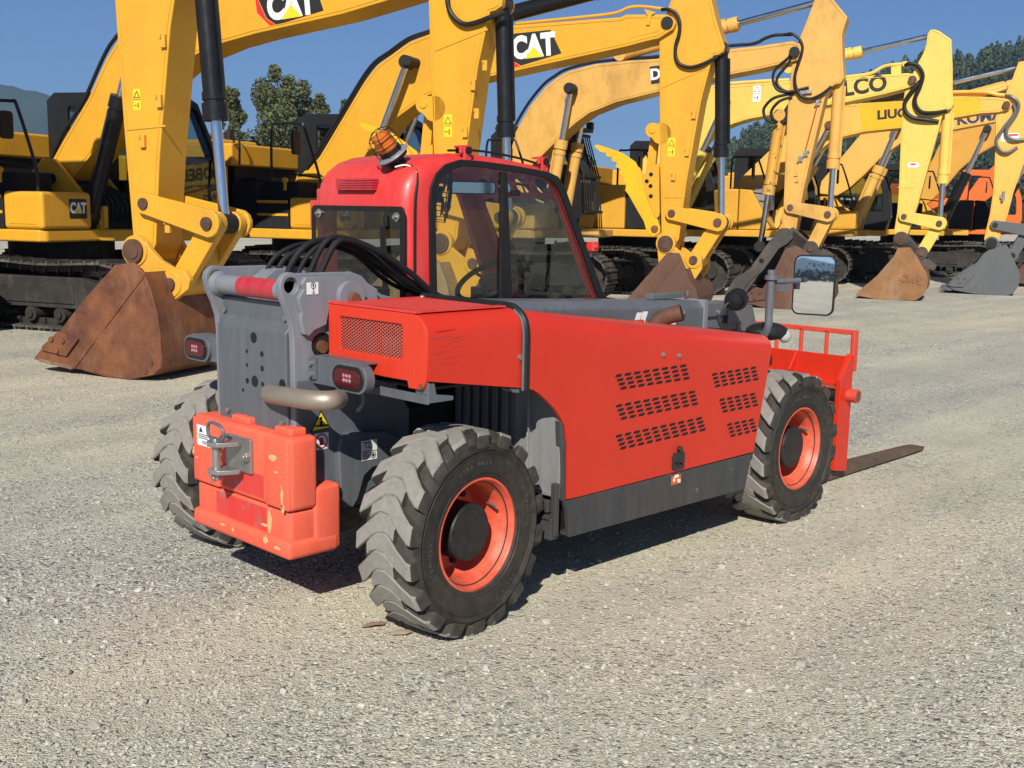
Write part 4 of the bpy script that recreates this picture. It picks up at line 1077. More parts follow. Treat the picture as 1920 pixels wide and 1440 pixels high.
bv = cabo.modifiers.new('b', 'BEVEL'); bv.width = 0.085; bv.segments = 6; bv.limit_method = 'ANGLE'; bv.angle_limit = R(60); apply_mods(cabo)
k = MB(); k.prism(cab_prof(0.035), CY0+0.035, CY1-0.035); cut(cabo, k)
def win(y, lst): return [fo(px, py, y) for px, py in lst]
side_out = [(806, 560), (804, 480), (803, 385), (806, 350), (816, 326), (834, 308), (862, 299), (900, 302), (960, 310), (1025, 322), (1044, 331), (1057, 352), (1070, 388), (1100, 470), (1130, 560)]
side_in = [(818, 562), (816, 480), (814, 390), (817, 356), (826, 335), (842, 320), (866, 312), (900, 314), (960, 322), (1018, 333), (1036, 342), (1048, 362), (1061, 396), (1090, 474), (1116, 562)]
SO, SI = win(CY0, side_out), win(CY0, side_in)
SO[0] = (SO[0][0], 1.16); SO[-1] = (SO[-1][0]+0.02, 1.16); SI[0] = (SI[0][0], 1.185); SI[-1] = (SI[-1][0]+0.01, 1.185)
k = MB(); k.prism(SI, CY0-0.2, CY0+0.2); cut(cabo, k)
k = MB(); k.prism(rrect(0.165, 1.13, 0.822, 1.655, 0.03, 4), 0.3, 0.7, 'yz'); cut(cabo, k)
k = MB(); k.prism(rrect(0.20, 1.13, 0.80, 1.735, 0.05, 4), 1.45, 2.4, 'yz'); cut(cabo, k)
for i in range(4):
    y0 = 0.205+i*0.150
    k = MB(); k.prism(rrect(y0, 1.765, y0+0.135, 1.845, 0.035, 4), 1.5, 2.0, 'yz'); cut(cabo, k)
k = MB(); k.prism(fillet([(0.64, 1.12), (0.64, 1.66), (0.70, 1.79), (0.86, 1.83), (1.42, 1.81), (1.52, 1.76), (1.80, 1.12)], 0.06), CY1-0.2, CY1+0.2); cut(cabo, k)
resmooth(cabo, 32)
# side window: black rubber surround, panes and dividing bar
def ring_prism(mb, outer, inner, d0, d1, plane='xz'):
    n = len(outer)
    P = {'xz': lambda a, d: (a[0], d, a[1]), 'yz': lambda a, d: (d, a[0], a[1])}[plane]
    O0 = [mb._v(P(q, d0)) for q in outer]; O1 = [mb._v(P(q, d1)) for q in outer]; I0 = [mb._v(P(q, d0)) for q in inner]; I1 = [mb._v(P(q, d1)) for q in inner]
    for i in range(n):
        j = (i+1) % n
        for q in ((O0[i], O0[j], I0[j], I0[i]), (O1[i], I1[i], I1[j], O1[j]), (O0[i], O1[i], O1[j], O0[j]), (I0[i], I0[j], I1[j], I1[i])): mb.bm.faces.new(q)
m = MB(); ring_prism(m, SO, SI, CY0-0.012, CY0+0.004)
sw = m.build('side_window_frame', RUB, TH, 0.003)
m = MB(); d0, d1 = on(940, 322, 'y', CY0), on(950, 560, 'y', CY0); m.prism([(d0.x, d0.z), (d0.x+0.035, d0.z), (d1.x+0.035, 1.18), (d0.x+0.0, 1.18)], CY0-0.010, CY0+0.012)
m.build('window_divider', RUB, sw, 0.002)
m = MB(); m.face([(x, CY0+0.006, z) for x, z in SI]); m.build('side_pane', GLASS, sw, smooth=False)
m = MB(); q = on(962, 362, 'y', CY0); m.box(q.x-0.02, CY0-0.02, q.z-0.015, q.x+0.035, CY0-0.004, q.z+0.015); m.build('window_catch', RUB, sw, 0.003)
# rear window, screwed on from outside
RO = rrect(0.112, 1.10, 0.860, 1.675, 0.03, 5); RI = rrect(0.142, 1.12, 0.832, 1.650, 0.02, 5)
m = MB(); ring_prism(m, RO, RI, 0.488, 0.499, 'yz'); rw = m.build('rear_window_frame', RUB, TH, 0.003)
m = MB(); m.face([(0.492, y, z) for y, z in RI]); m.build('rear_pane', glass('rear_glass', (0.36, 0.39, 0.39), 0.8, 0.03), rw, smooth=False)
m = MB()
for y, z in ((0.165, 1.625), (0.79, 1.635), (0.19, 1.20)):
    m.cyl((0.491, y, z), (0.484, y, z), 0.022, n=16); m.cyl((0.484, y, z), (0.468, y, z), 0.010, n=12)
m.build('window_studs', ZINC, rw)
m = MB(); m.bar((0.478, 0.25, 1.63), (0.478, 0.215, 1.22), 0.006, 0.010); m.bar((0.474, 0.262, 1.58), (0.474, 0.236, 1.26), 0.008, 0.02); m.build('wiper', DARK, rw)
# front and roof glass
m = MB(); m.face([(1.648, 0.19, 1.745), (1.648, 0.81, 1.745), (1.985, 0.81, 1.12), (1.985, 0.19, 1.12)]); m.build('windscreen', GLASS, TH, smooth=False)
m = MB(); m.bar((1.76, 0.30, 1.50), (1.99, 0.62, 1.16), 0.01, 0.012); m.build('wiper', DARK, TH)
# reflector strip and vent on the rear roof
m = MB(); a0 = on(634, 340, 'x', 0.50); a1 = on(703, 340, 'x', 0.50)
for i in range(5): m.box(0.484, a1.y, 1.752+i*0.0115, 0.522, a0.y, 1.752+i*0.0115+0.009)
m.build('roof_vent', TAPE, TH, 0.001)
# brackets that hold the roof guard
def bracket(px, py, y, w_=0.05, h_=0.10):
    q = on(px, py, 'y', y); b = MB()
    b.box(q.x-w_/2, y-0.022, q.z-h_/2, q.x+w_/2, y-0.008, q.z+h_/2); b.box(q.x-w_/2, y-0.022, q.z+h_/2-0.01, q.x+w_/2, y+0.06, q.z+h_/2); b.box(q.x-w_*0.9, y-0.018, q.z+0.01, q.x+w_/2, y+0.0, q.z+0.05)
    o = b.build('roof_bracket', CABRED, TH, 0.004)
    b = MB(); b.cyl((q.x, y-0.022, q.z+0.025), (q.x, y-0.034, q.z+0.025), 0.018, n=14); b.build('bracket_bolt', RUB, o)
bracket(872, 292, CY0+0.03); bracket(1017, 312, CY0+0.03)
q = on(1108, 458, 'y', CY0); m = MB(); m.box(q.x-0.02, CY0-0.035, q.z-0.04, q.x+0.03, CY0+0.02, q.z+0.015); m.cyl((q.x, CY0-0.045, q.z-0.012), (q.x, CY0-0.03, q.z-0.012), 0.014, n=12); m.build('door_hinge', CABRED, TH, 0.008)
q = on(572, 408, 'x', 0.56); m = MB(); m.box(0.54, 0.875, 1.56, 0.60, 0.945, 1.70); m.box(0.55, 0.87, 1.55, 0.58, 0.90, 1.76); m.build('door_hinge', CABRED, TH, 0.006)
# wiper arm and strip on the roof edge
m = MB(); m.tube([(0.86, 0.22, 1.955), (1.05, 0.20, 1.962), (1.3, 0.19, 1.942), (1.50, 0.19, 1.912)], 0.006, 8); m.box(0.93, 0.20, 1.945, 1.0, 0.24, 1.972); m.build('roof_strip', RUB, TH)
# cable down the corner post
m = MB(); m.tube([(0.575, 0.225, 1.868), (0.60, 0.19, 1.868), (0.60, 0.150, 1.84), (0.585, 0.128, 1.79), (0.565, 0.119, 1.70), (0.562, 0.118, 1.45), (0.565, 0.118, 1.15)], 0.0065, 8, k=6); m.build('beacon_cable', RUB, TH)
m = MB(); m.tube([(0.548, 0.25, 1.862), (0.575, 0.215, 1.872), (0.60, 0.186, 1.866)], 0.004, 6); m.cyl((0.598, 0.152, 1.838), (0.592, 0.138, 1.80), 0.009, n=10); m.build('cable_end', WHITE, TH)
# amber beacon in a wire cage on a tilted plate
bc = on(738, 292, 'x', 0.575); ax = Vector((-0.62, 0.12, 0.78)).normalized()
bc = Vector(bc) + ax*0.0
bq = Vector((bc.x, bc.y, bc.z))
# (everything of the beacon is built about its base point)
m = MB(); m.lathe([(0.001, 0), (0.098, 0), (0.104, 0.008), (0.098, 0.016), (0.07, 0.022), (0.001, 0.022)], bq, ax, 36); bp = m.build('beacon_base', LGREY, TH)
m = MB(); m.lathe([(0.001, -0.02), (0.085, -0.02), (0.088, 0.0), (0.001, 0.0)], bq, ax, 32); m.lathe([(0.066, 0.02), (0.072, 0.024), (0.070, 0.05), (0.062, 0.052)], bq, ax, 32); m.build('beacon_collar', RUB, bp)
AMB, t_, b_, o_ = nodes('amber')
b_.inputs['Base Color'].default_value = (0.78, 0.19, 0.01, 1); b_.inputs['Roughness'].default_value = 0.12; b_.inputs['Transmission Weight'].default_value = 0.35; b_.inputs['IOR'].default_value = 1.45; b_.inputs['Coat Weight'].default_value = 0.5
m = MB(); m.lathe([(0.060, 0.04), (0.062, 0.075), (0.066, 0.078), (0.066, 0.085), (0.060, 0.088), (0.058, 0.12), (0.062, 0.123), (0.060, 0.13), (0.052, 0.15), (0.03, 0.163), (0.0005, 0.167)], bq, ax, 36); m.build('beacon_lens', AMB, bp)
m = MB(); e1 = ax.orthogonal().normalized(); e2 = ax.cross(e1)
for i in range(6):
    an = 2*PI*i/6; d = e1*math.cos(an)+e2*math.sin(an)
    m.tube([bq+d*0.085+ax*0.02, bq+d*0.088+ax*0.10, bq+d*0.072+ax*0.16, bq+d*0.02+ax*0.185], 0.0026, 6)
for rr, hh in ((0.0885, 0.085), (0.080, 0.145), (0.022, 0.184)):
    m.tube([bq+e1*rr*math.cos(2*PI*i/24)+e2*rr*math.sin(2*PI*i/24)+ax*hh for i in range(25)], 0.0026, 6, smooth=False)
m.build('beacon_cage', DARK, bp)
m = MB(); m.cyl(bq-ax*0.02, (0.60, bq.y-0.01, 1.86), 0.05, 0.06, n=20); m.build('beacon_mount', RUB, bp)

for ob in [bp]+list(bp.children):
    ob.data.transform(Matrix.Translation(bq) @ Matrix.Scale(0.8, 4) @ Matrix.Translation(-bq))
# cab interior
m = MB(); m.box(0.62, 0.28, 0.85, 1.05, 0.72, 1.02); m.box(0.60, 0.28, 1.0, 0.70, 0.72, 1.12); m.build('seat', RUB, TH, 0.03, 3)
m = MB(); sc_ = Vector((1.42, 0.50, 1.275)); sa = Vector((-0.55, 0, 0.83)).normalized(); u1 = sa.orthogonal().normalized(); u2 = sa.cross(u1)
m.tube([sc_+u1*0.185*math.cos(2*PI*i/40)+u2*0.185*math.sin(2*PI*i/40) for i in range(41)], 0.016, 10, smooth=False)
for i in range(3):
    an = 2*PI*i/3+0.5; m.tube([sc_, sc_+(u1*math.cos(an)+u2*math.sin(an))*0.18], 0.010, 6, smooth=False)
m.cyl(sc_-sa*0.03, sc_+sa*0.015, 0.05, n=20); m.cyl(sc_-sa*0.03, sc_-sa*0.45, 0.03, n=12); m.build('steering_wheel', RUB, TH)
m = MB(); m.box(1.60, 0.20, 0.82, 1.90, 0.80, 1.10); m.cyl((1.52, 0.30, 1.05), (1.50, 0.28, 1.30), 0.012, n=8); m.sphere((1.50, 0.28, 1.32), 0.03); m.box(1.55, 0.66, 1.08, 1.70, 0.78, 1.22); m.build('dashboard', DARK, TH, 0.02)
fc = on(829, 365, 'y', 0.50); m = MB(); fd = Vector((0.75, -0.62, -0.1)).normalized(); f1 = fd.orthogonal().normalized(); f2 = fd.cross(f1)
for rr, hh in ((0.145, 0.0), (0.145, 0.06), (0.115, 0.068), (0.08, 0.074), (0.04, 0.078)):
    m.tube([fc+f1*rr*math.cos(2*PI*i/28)+f2*rr*math.sin(2*PI*i/28)+fd*(hh-0.03) for i in range(29)], 0.0035, 6, smooth=False)
for i in range(12):
    an = 2*PI*i/12; d = f1*math.cos(an)+f2*math.sin(an); m.tube([fc+d*0.145-fd*0.03, fc+d*0.145+fd*0.03, fc+d*0.02+fd*0.05], 0.0028, 5, smooth=False)
m.cyl(fc-fd*0.08, fc, 0.045, n=16); m.tube([fc-fd*0.06, fc-fd*0.06+Vector((-0.03, 0.1, 0.09))], 0.012, 6, smooth=False)
for i in range(4):
    an = 2*PI*i/4; d = f1*math.cos(an)+f2*math.sin(an); d2 = f1*math.cos(an+0.9)+f2*math.sin(an+0.9)
    m.face([fc+d*0.02+fd*0.01, fc+d*0.125+fd*0.018, fc+d2*0.125-fd*0.0, fc+d2*0.02])
m.build('cab_fan', RUB, TH)
im = on(885, 352, 'y', 0.42); m = MB(); m.prism(rrect(-0.13, -0.035, 0.13, 0.035, 0.02), -0.012, 0.0, 'xz'); mir = m.build('cab_mirror', RUB, TH, 0.003); mir.location = im; mir.rotation_euler = (0, 0, R(-35))
MIRR = paint('mirror_glass', (0.86, 0.87, 0.88), 0.13, metal=1.0, dust=0.0, var=0.0, bumpv=0.0)
m = MB(); m.prism(rrect(-0.122, -0.028, 0.122, 0.028, 0.016), -0.0135, -0.0125, 'xz'); m.build('mirror_pane', MIRR, mir)

# --- driving mirror on its post, work lamp, front lamp
mp = on(1440, 600, 'y', -0.78)
post = [on(1405, 640, 'y', -0.70), on(1428, 634, 'y', -0.76), on(1440, 612, 'y', -0.80), on(1442, 585, 'y', -0.80), on(1446, 520, 'y', -0.80), on(1447, 506, 'y', -0.80)]
m = MB(); m.tube(post, 0.021, 14, k=6); pt = post[4]
m.cyl(pt-Vector((0, 0, 0.012)), pt+Vector((0, 0, 0.01)), 0.034, n=18)
a0 = on(1448, 528, 'y', -0.80); a1 = on(1500, 526, 'y', -0.87); m.tube([a0, a1], 0.014, 10, smooth=False); m.box(a0.x, -0.85, a0.z-0.05, a0.x+0.10, -0.83, a0.z-0.015)
arm = m.build('mirror_post', GREY, TH)
mc = on(1525.5, 535, 'y', -0.90); n = Vector((math.cos(R(198.8)), math.sin(R(198.8)), 0.027)).normalized()
xm = Vector((0, 0, 1)).cross(n).normalized(); fm = frame_of(mc, xm, n.cross(xm))
m = MB(); m.prism(rrect(-0.113, -0.163, 0.113, 0.163, 0.04, 7), -0.03, 0.0, 'xy'); mh = m.build('mirror_housing', RUB, arm, 0.008, 3); mh.matrix_local = fm
m = MB(); m.prism(rrect(-0.104, -0.154, 0.104, 0.154, 0.034, 7), 0.0, 0.0015, 'xy'); mg = m.build('mirror_pane', flat('drive_mirror', (0.86, 0.87, 0.88), 0.015, 1.0, var=0.01), mh, smooth=False)
for md in (mg,):
    pass
wlp = on(1381, 562, 'y', -0.28); wd = Vector((0.75, 0.25, 0.1)).normalized()
m = MB(); m.lathe([(0.001, -0.06), (0.045, -0.055), (0.062, -0.03), (0.066, 0.0), (0.066, 0.03), (0.05, 0.032), (0.001, 0.03)], wlp, wd, 28)
for i in range(9):
    m.bar(wlp-wd*0.058+Vector((0, 0, -0.05+i*0.0125)), wlp+wd*0.02+Vector((0, 0, -0.05+i*0.0125)), 0.128*math.sqrt(max(0.05, 1-((i-4)/4.6)**2)), 0.005, Vector((0, 0, 1)).cross(wd))
m.tube([wlp-wd*0.03, wlp+Vector((-0.06, 0.02, -0.02)), wlp+Vector((-0.10, 0.03, -0.07)), wlp+Vector((-0.14, 0.02, -0.13)), wlp+Vector((-0.15, -0.1, -0.25))], 0.009, 8)
m.build('work_lamp', RUB, TH)
m = MB(); hc = on(1440, 622, 'y', -0.70); m.sphere(hc+Vector((0.02, 0.02, 0)), 0.12, (1.15, 0.9, 0.42), 24, 12); m.box(hc.x-0.10, hc.y+0.05, hc.z-0.13, hc.x+0.10, hc.y+0.45, hc.z-0.02)
m.box(2.10, -0.80, 0.86, 2.32, -0.3, 0.92); m.box(2.15, -0.78, 0.4, 2.2, -0.3, 0.9)
fl_ = m.build('front_lamp_housing', RUB, TH, 0.01, 3)
lc = on(1472, 630, 'y', -0.76); m = MB(); m.sphere(lc, 0.040, (1.2, 0.8, 0.95), 16, 10); m.build('front_lamp', paint('lamp_clear', (0.42, 0.41, 0.39), 0.15, dust=0.2), fl_)

# --- fork carriage: side plates, cross plates, guard rails and forks
FX = 3.5
m = MB()
for s in (-1, 1):
    y0, y1 = s*0.62, s*0.655
    sp = [(FX-0.14, 0.085), (FX+0.01, 0.06), (FX+0.01, 0.80), (FX-0.02, 0.815), (FX-0.14, 0.66)]
    m.prism(sp, min(y0, y1), max(y0, y1))
m.box(FX-0.005, -0.618, 0.56, FX+0.012, 0.618, 0.795); m.box(FX-0.14, -0.618, 0.60, FX-0.006, 0.618, 0.615); m.box(FX-0.08, -0.618, 0.08, FX-0.05, 0.618, 0.20)
m.prism([(FX-0.006, 0.616), (FX-0.13, 0.616), (FX-0.006, 0.79)], -0.26, -0.245); m.prism([(FX-0.006, 0.616), (FX-0.13, 0.616), (FX-0.006, 0.79)], 0.245, 0.26)
car = m.build('fork_carriage', RED, TH, 0.004)
m = MB()
rails = paint('rail_red', (0.62, 0.045, 0.02), 0.5, dust=0.25, dustcol=(0.5, 0.3, 0.25), wear=0.30, wearcol=(0.22, 0.09, 0.05), wscale=14)
for i in range(8):
    y = -0.635+i*1.27/7; m.bar((FX+0.02, y, 0.74), (FX+0.02, y, 0.945), 0.022, 0.022)
m.bar((FX+0.02, -0.65, 0.945), (FX+0.02, 0.65, 0.945), 0.022, 0.03, (1, 0, 0))
m.box(FX+0.0, -0.655, 0.70, FX+0.055, -0.635, 0.96); m.box(FX+0.0, 0.635, 0.70, FX+0.055, 0.655, 0.96)
m.build('load_guard', rails, car, 0.004)
m = MB(); m.cyl((FX-0.03, -0.655, 0.555), (FX-0.03, -0.72, 0.555), 0.042, n=24, mi=0); m.cyl((FX-0.03, -0.72, 0.555), (FX-0.03, -0.722, 0.555), 0.034, n=24, mi=1)
m.build('carriage_pin', [rails, RUST], car, 0.003)
m = MB(); m.cyl((FX-0.09, -0.615, 0.56), (FX-0.09, 0.615, 0.56), 0.05, n=20); m.box(FX-0.2, -0.4, 0.12, FX-0.09, 0.4, 0.55); m.build('carriage_shaft', DARK, car)
FORKM = rusty('fork_steel', (0.14, 0.085, 0.055), (0.08, 0.055, 0.042), (0.22, 0.17, 0.13), 0.6, 6)
for yc in (-0.545, 0.545):
    m = MB(); hw_ = 0.065
    m.loft([[(x, yc-hw_*wf, z0), (x, yc+hw_*wf, z0), (x, yc+hw_*wf, z1), (x, yc-hw_*wf, z1)] for x, z0, z1, wf in ((FX-0.12, 0.012, 0.066, 1), (FX+0.3, 0.012, 0.062, 1), (FX+0.9, 0.014, 0.046, 1), (FX+1.18, 0.016, 0.038, 1), (FX+1.25, 0.018, 0.034, 0.9), (FX+1.28, 0.019, 0.032, 0.7))])
    m.box(FX-0.12, yc-hw_, 0.06, FX-0.075, yc+hw_, 0.62)
    m.build('fork', FORKM, car, 0.005)
# ------------------------------------------------------------------ the excavator row
def yel(name, c, **k): return paint(name, c, 0.42, grime=k.pop('grime', 0.22), spec=0.35, dust=k.pop('dust', 0.25), dustcol=(0.36, 0.22, 0.07), var=0.10, coat=0.1, bumpv=0.04, **k)
CATY = yel('golden_yellow', (0.67, 0.335, 0.019), wear=0.03, wearcol=(0.25, 0.12, 0.04))
CATY2 = yel('golden_yellow_worn', (0.65, 0.33, 0.03), wear=0.08, wearcol=(0.3, 0.14, 0.05))
PEACH = yel('oily_orange_yellow', (0.68, 0.375, 0.085), grime=0.6, wear=0.13, wearcol=(0.17, 0.09, 0.03), dust=0.4)
PEACH2 = yel('pale_orange_yellow', (0.72, 0.41, 0.085), wear=0.06, wearcol=(0.35, 0.2, 0.06))
LEMON = yel('pale_yellow', (0.76, 0.52, 0.105), wear=0.06, wearcol=(0.4, 0.25, 0.08))
SIGNY = yel('sign_yellow', (0.80, 0.42, 0.008))
LIUY = yel('loader_yellow', (0.78, 0.43, 0.08))
ORNG = yel('digger_orange', (0.72, 0.13, 0.02))
CYLB = paint('cylinder_black', (0.007, 0.007, 0.008), 0.3, spec=0.35, dust=0.1, dustcol=(0.1, 0.1, 0.1), bumpv=0.02)
CABB = paint('cab_black', (0.008, 0.0085, 0.0095), 0.4, spec=0.35, dust=0.25, dustcol=(0.05, 0.05, 0.05))
STEPB = paint('step_black', (0.007, 0.0075, 0.009), 0.7, spec=0.3, dust=0.2, dustcol=(0.07, 0.07, 0.07), bumpv=0.4)
TRK = rusty('track_steel', (0.036, 0.032, 0.027), (0.018, 0.016, 0.014), (0.10, 0.085, 0.065), 0.8, 4)
TRKSH = rusty('shoe_steel', (0.085, 0.077, 0.064), (0.04, 0.036, 0.03), (0.22, 0.195, 0.155), 0.7, 6)
BKT_RUST = rusty('bucket_rust', (0.215, 0.078, 0.03), (0.10, 0.036, 0.02), (0.30, 0.15, 0.085), 0.6, 3.2)
BKT_BROWN = rusty('bucket_brown', (0.13, 0.062, 0.036), (0.085, 0.04, 0.027), (0.18, 0.11, 0.075), 0.6, 2.5)
BKT_ORANGE = rusty('bucket_orange', (0.30, 0.145, 0.055), (0.19, 0.09, 0.04), (0.32, 0.25, 0.17), 0.75, 2.0)
BKT_GREY = paint('bucket_grey', (0.075, 0.082, 0.09), 0.5, dust=0.4, dustcol=(0.16, 0.15, 0.14), wear=0.1, wearcol=(0.16, 0.12, 0.09))
COUPLER = rusty('coupler_steel', (0.075, 0.06, 0.052), (0.045, 0.04, 0.038), (0.14, 0.11, 0.09), 0.6, 4)
DGLASS = glass('excavator_glass', (0.55, 0.62, 0.61), 0.8, 0.05)
ROW = 'excavators parked side by side in a row'

class Digger:
    def __init__(s, label, G, hdeg, xg, cat='excavator'):
        s.h = R(hdeg); s.hd = Vector((math.cos(s.h), math.sin(s.h), 0)); s.lf = Vector((-s.hd.y, s.hd.x, 0))
        s.o = Vector((G[0], G[1], 0)) + s.lf*0.6 - s.hd*xg
        s.root = thing('excavator', label, cat, s.o, s.h, ROW)
    def T(s, pts, y):
        out = []
        for px, py in pts:
            d = ray(px, py); t = ((s.o+s.lf*y-CAM).dot(s.lf))/d.dot(s.lf); P = CAM+d*t-s.o
            out.append((P.dot(s.hd), P.z))
        return out
    def T1(s, px, py, y): return s.T([(px, py)], y)[0]

def eyebar(mb, p, q, r0, r1, y0, y1, mi=0, n=8):
    p, q = Vector(p), Vector(q); a = math.degrees(math.atan2((q-p).y, (q-p).x))
    mb.prism(arcpts(p.x, p.y, r0, a+75, a+285, n) + arcpts(q.x, q.y, r1, a-105, a+105, n), y0, y1, mi=mi)
def pin(mb, p, y0, y1, r, mi=0): mb.cyl((p[0], y0, p[1]), (p[0], y1, p[1]), r, n=20, mi=mi)

def hyd(parent, p0, p1, y, frac, rb, rr, mat, gland=None, name='cylinder'):
    """hydraulic ram: barrel from p0, chromed rod to p1 (points in the boom plane)"""
    a, b = Vector((p0[0], y, p0[1])), Vector((p1[0], y, p1[1])); d = b-a; m_ = a+d*frac
    mb = MB(); mb.cyl(a, m_, rb, n=20); u = d.normalized()
    mb.cyl(m_-u*rb*1.6, m_, rb*1.22, n=20); mb.cyl(m_-u*rb*2.6, m_-u*rb*1.9, rb*1.12, n=20)
    mb.cyl(a-Vector((0, rb, 0)), a+Vector((0, rb, 0)), rb*1.1, n=16)
    mb.tube([a+u*rb*1.5+u.cross(Vector((0, 1, 0)))*rb*1.15, m_-u*rb*2+u.cross(Vector((0, 1, 0)))*rb*1.15], rb*0.22, 6, smooth=False)
    o = mb.build(name, mat, parent)
    mb = MB(); mb.cyl(m_, b, rr, n=18); r = mb.build('piston_rod', CHROME, o)
    mb = MB(); mb.cyl(b-Vector((0, rb*0.95, 0)), b+Vector((0, rb*0.95, 0)), rr*1.9, n=18); mb.build('rod_eye', DARK, o)
    return o

def track(root, y, x0=-2.25, x1=2.45, zt=0.98):
    r = 0.43; w_ = 0.6
    # path of the chain round idler and sprocket
    path = []
    nt_, nb_ = 26, 26
    for i in range(nb_): path.append((x0+0.25+(x1-x0-0.5)*i/nb_, 0.055))
    path += [(x1-0.30+0.42*math.cos(R(a)), 0.46+0.42*math.sin(R(a))) for a in range(-80, 91, 14)]
    for i in range(nt_):
        s = (i+0.5)/nt_; path.append((x1-0.3+(x0-x1+0.6)*s, 0.90-0.035*math.sin(PI*2*s)**2))
    path += [(x0+0.30+0.42*math.cos(R(a)), 0.46+0.42*math.sin(R(a))) for a in range(90, 261, 14)]
    P = [Vector((a, 0, b)) for a, b in path]; L = [0]
    for i in range(len(P)): L.append(L[-1]+(P[(i+1) % len(P)]-P[i]).length)
    n = 52; mb = MB()
    for k in range(n):
        t = L[-1]*k/n; i = max(j for j in range(len(P)) if L[j] <= t+1e-9); q = (t-L[i])/max(1e-6, L[i+1]-L[i])
        a, b = P[i], P[(i+1) % len(P)]; c = a.lerp(b, q); d = (b-a).normalized(); nrm = Vector((d.z, 0, -d.x))
        mm = Matrix.Identity(4)
        for j in range(3): mm[j][0] = d[j]; mm[j][1] = (0, 1, 0)[j]; mm[j][2] = nrm[j]; mm[j][3] = c[j]
        mm[1][3] = y
        pit = L[-1]/n
        mb.box(-pit*0.47, -w_/2, -0.012, pit*0.47, w_/2, 0.014, mat=mm)
        mb.box(-pit*0.40, -w_/2, 0.014, -pit*0.28, w_/2, 0.045, mat=mm); mb.box(pit*0.02, -w_/2, 0.014, pit*0.10, w_/2, 0.032, mat=mm)
        mb.box(-pit*0.45, -0.13, -0.10, pit*0.40, -0.07, -0.012, mat=mm, mi=1); mb.box(-pit*0.45, 0.07, -0.10, pit*0.40, 0.13, -0.012, mat=mm, mi=1)
    o = mb.build('track', [TRKSH, TRK], root, smooth=False)
    mb = MB(); s = -1 if y < 0 else 1
    mb.prism([(x0+0.55, 0.30), (x1-0.45, 0.30), (x1-0.30, 0.42), (x1-0.45, 0.62), (x1-0.8, 0.70), (x0+0.7, 0.70), (x0+0.45, 0.55)], y-0.17, y+0.17)
    yo = y+s*0.17
    mb.box(x0+0.9, min(yo, yo+s*0.02), 0.36, x1-0.9, max(yo, yo+s*0.02), 0.60)
    mb.build('track_frame', TRK, o, 0.02)
    mb = MB()
    for i in range(8):
        xx = x0+0.65+(x1-x0-1.3)*i/7; mb.cyl((xx, y-0.20, 0.21), (xx, y+0.20, 0.21), 0.095, n=14); mb.cyl((xx, y-0.23, 0.21), (xx, y+0.23, 0.21), 0.05, n=10)
    for xx in (x0+1.5, x1-1.5): mb.cyl((xx, y-0.12, 0.80), (xx, y+0.12, 0.80), 0.065, n=12)
    mb.cyl((x1-0.30, y-0.07, 0.46), (x1-0.30, y+0.07, 0.46), 0.36, n=32); mb.cyl((x1-0.30, y-0.15, 0.46), (x1-0.30, y+0.15, 0.46), 0.14, n=20)
    mb.cyl((x0+0.30, y-0.05, 0.46), (x0+0.30, y+0.05, 0.46), 0.36, n=32); mb.cyl((x0+0.30, y-0.22, 0.46), (x0+0.30, y+0.22, 0.46), 0.20, n=24)
    for k in range(18):
        a = 2*PI*k/18; mb.box(0.34, -0.04, -0.03, 0.40, 0.04, 0.03, mat=Matrix.Translation((x0+0.30, y, 0.46)) @ Matrix.Rotation(a, 4, 'Y'))
    mb.build('rollers', TRK, o)
    return o

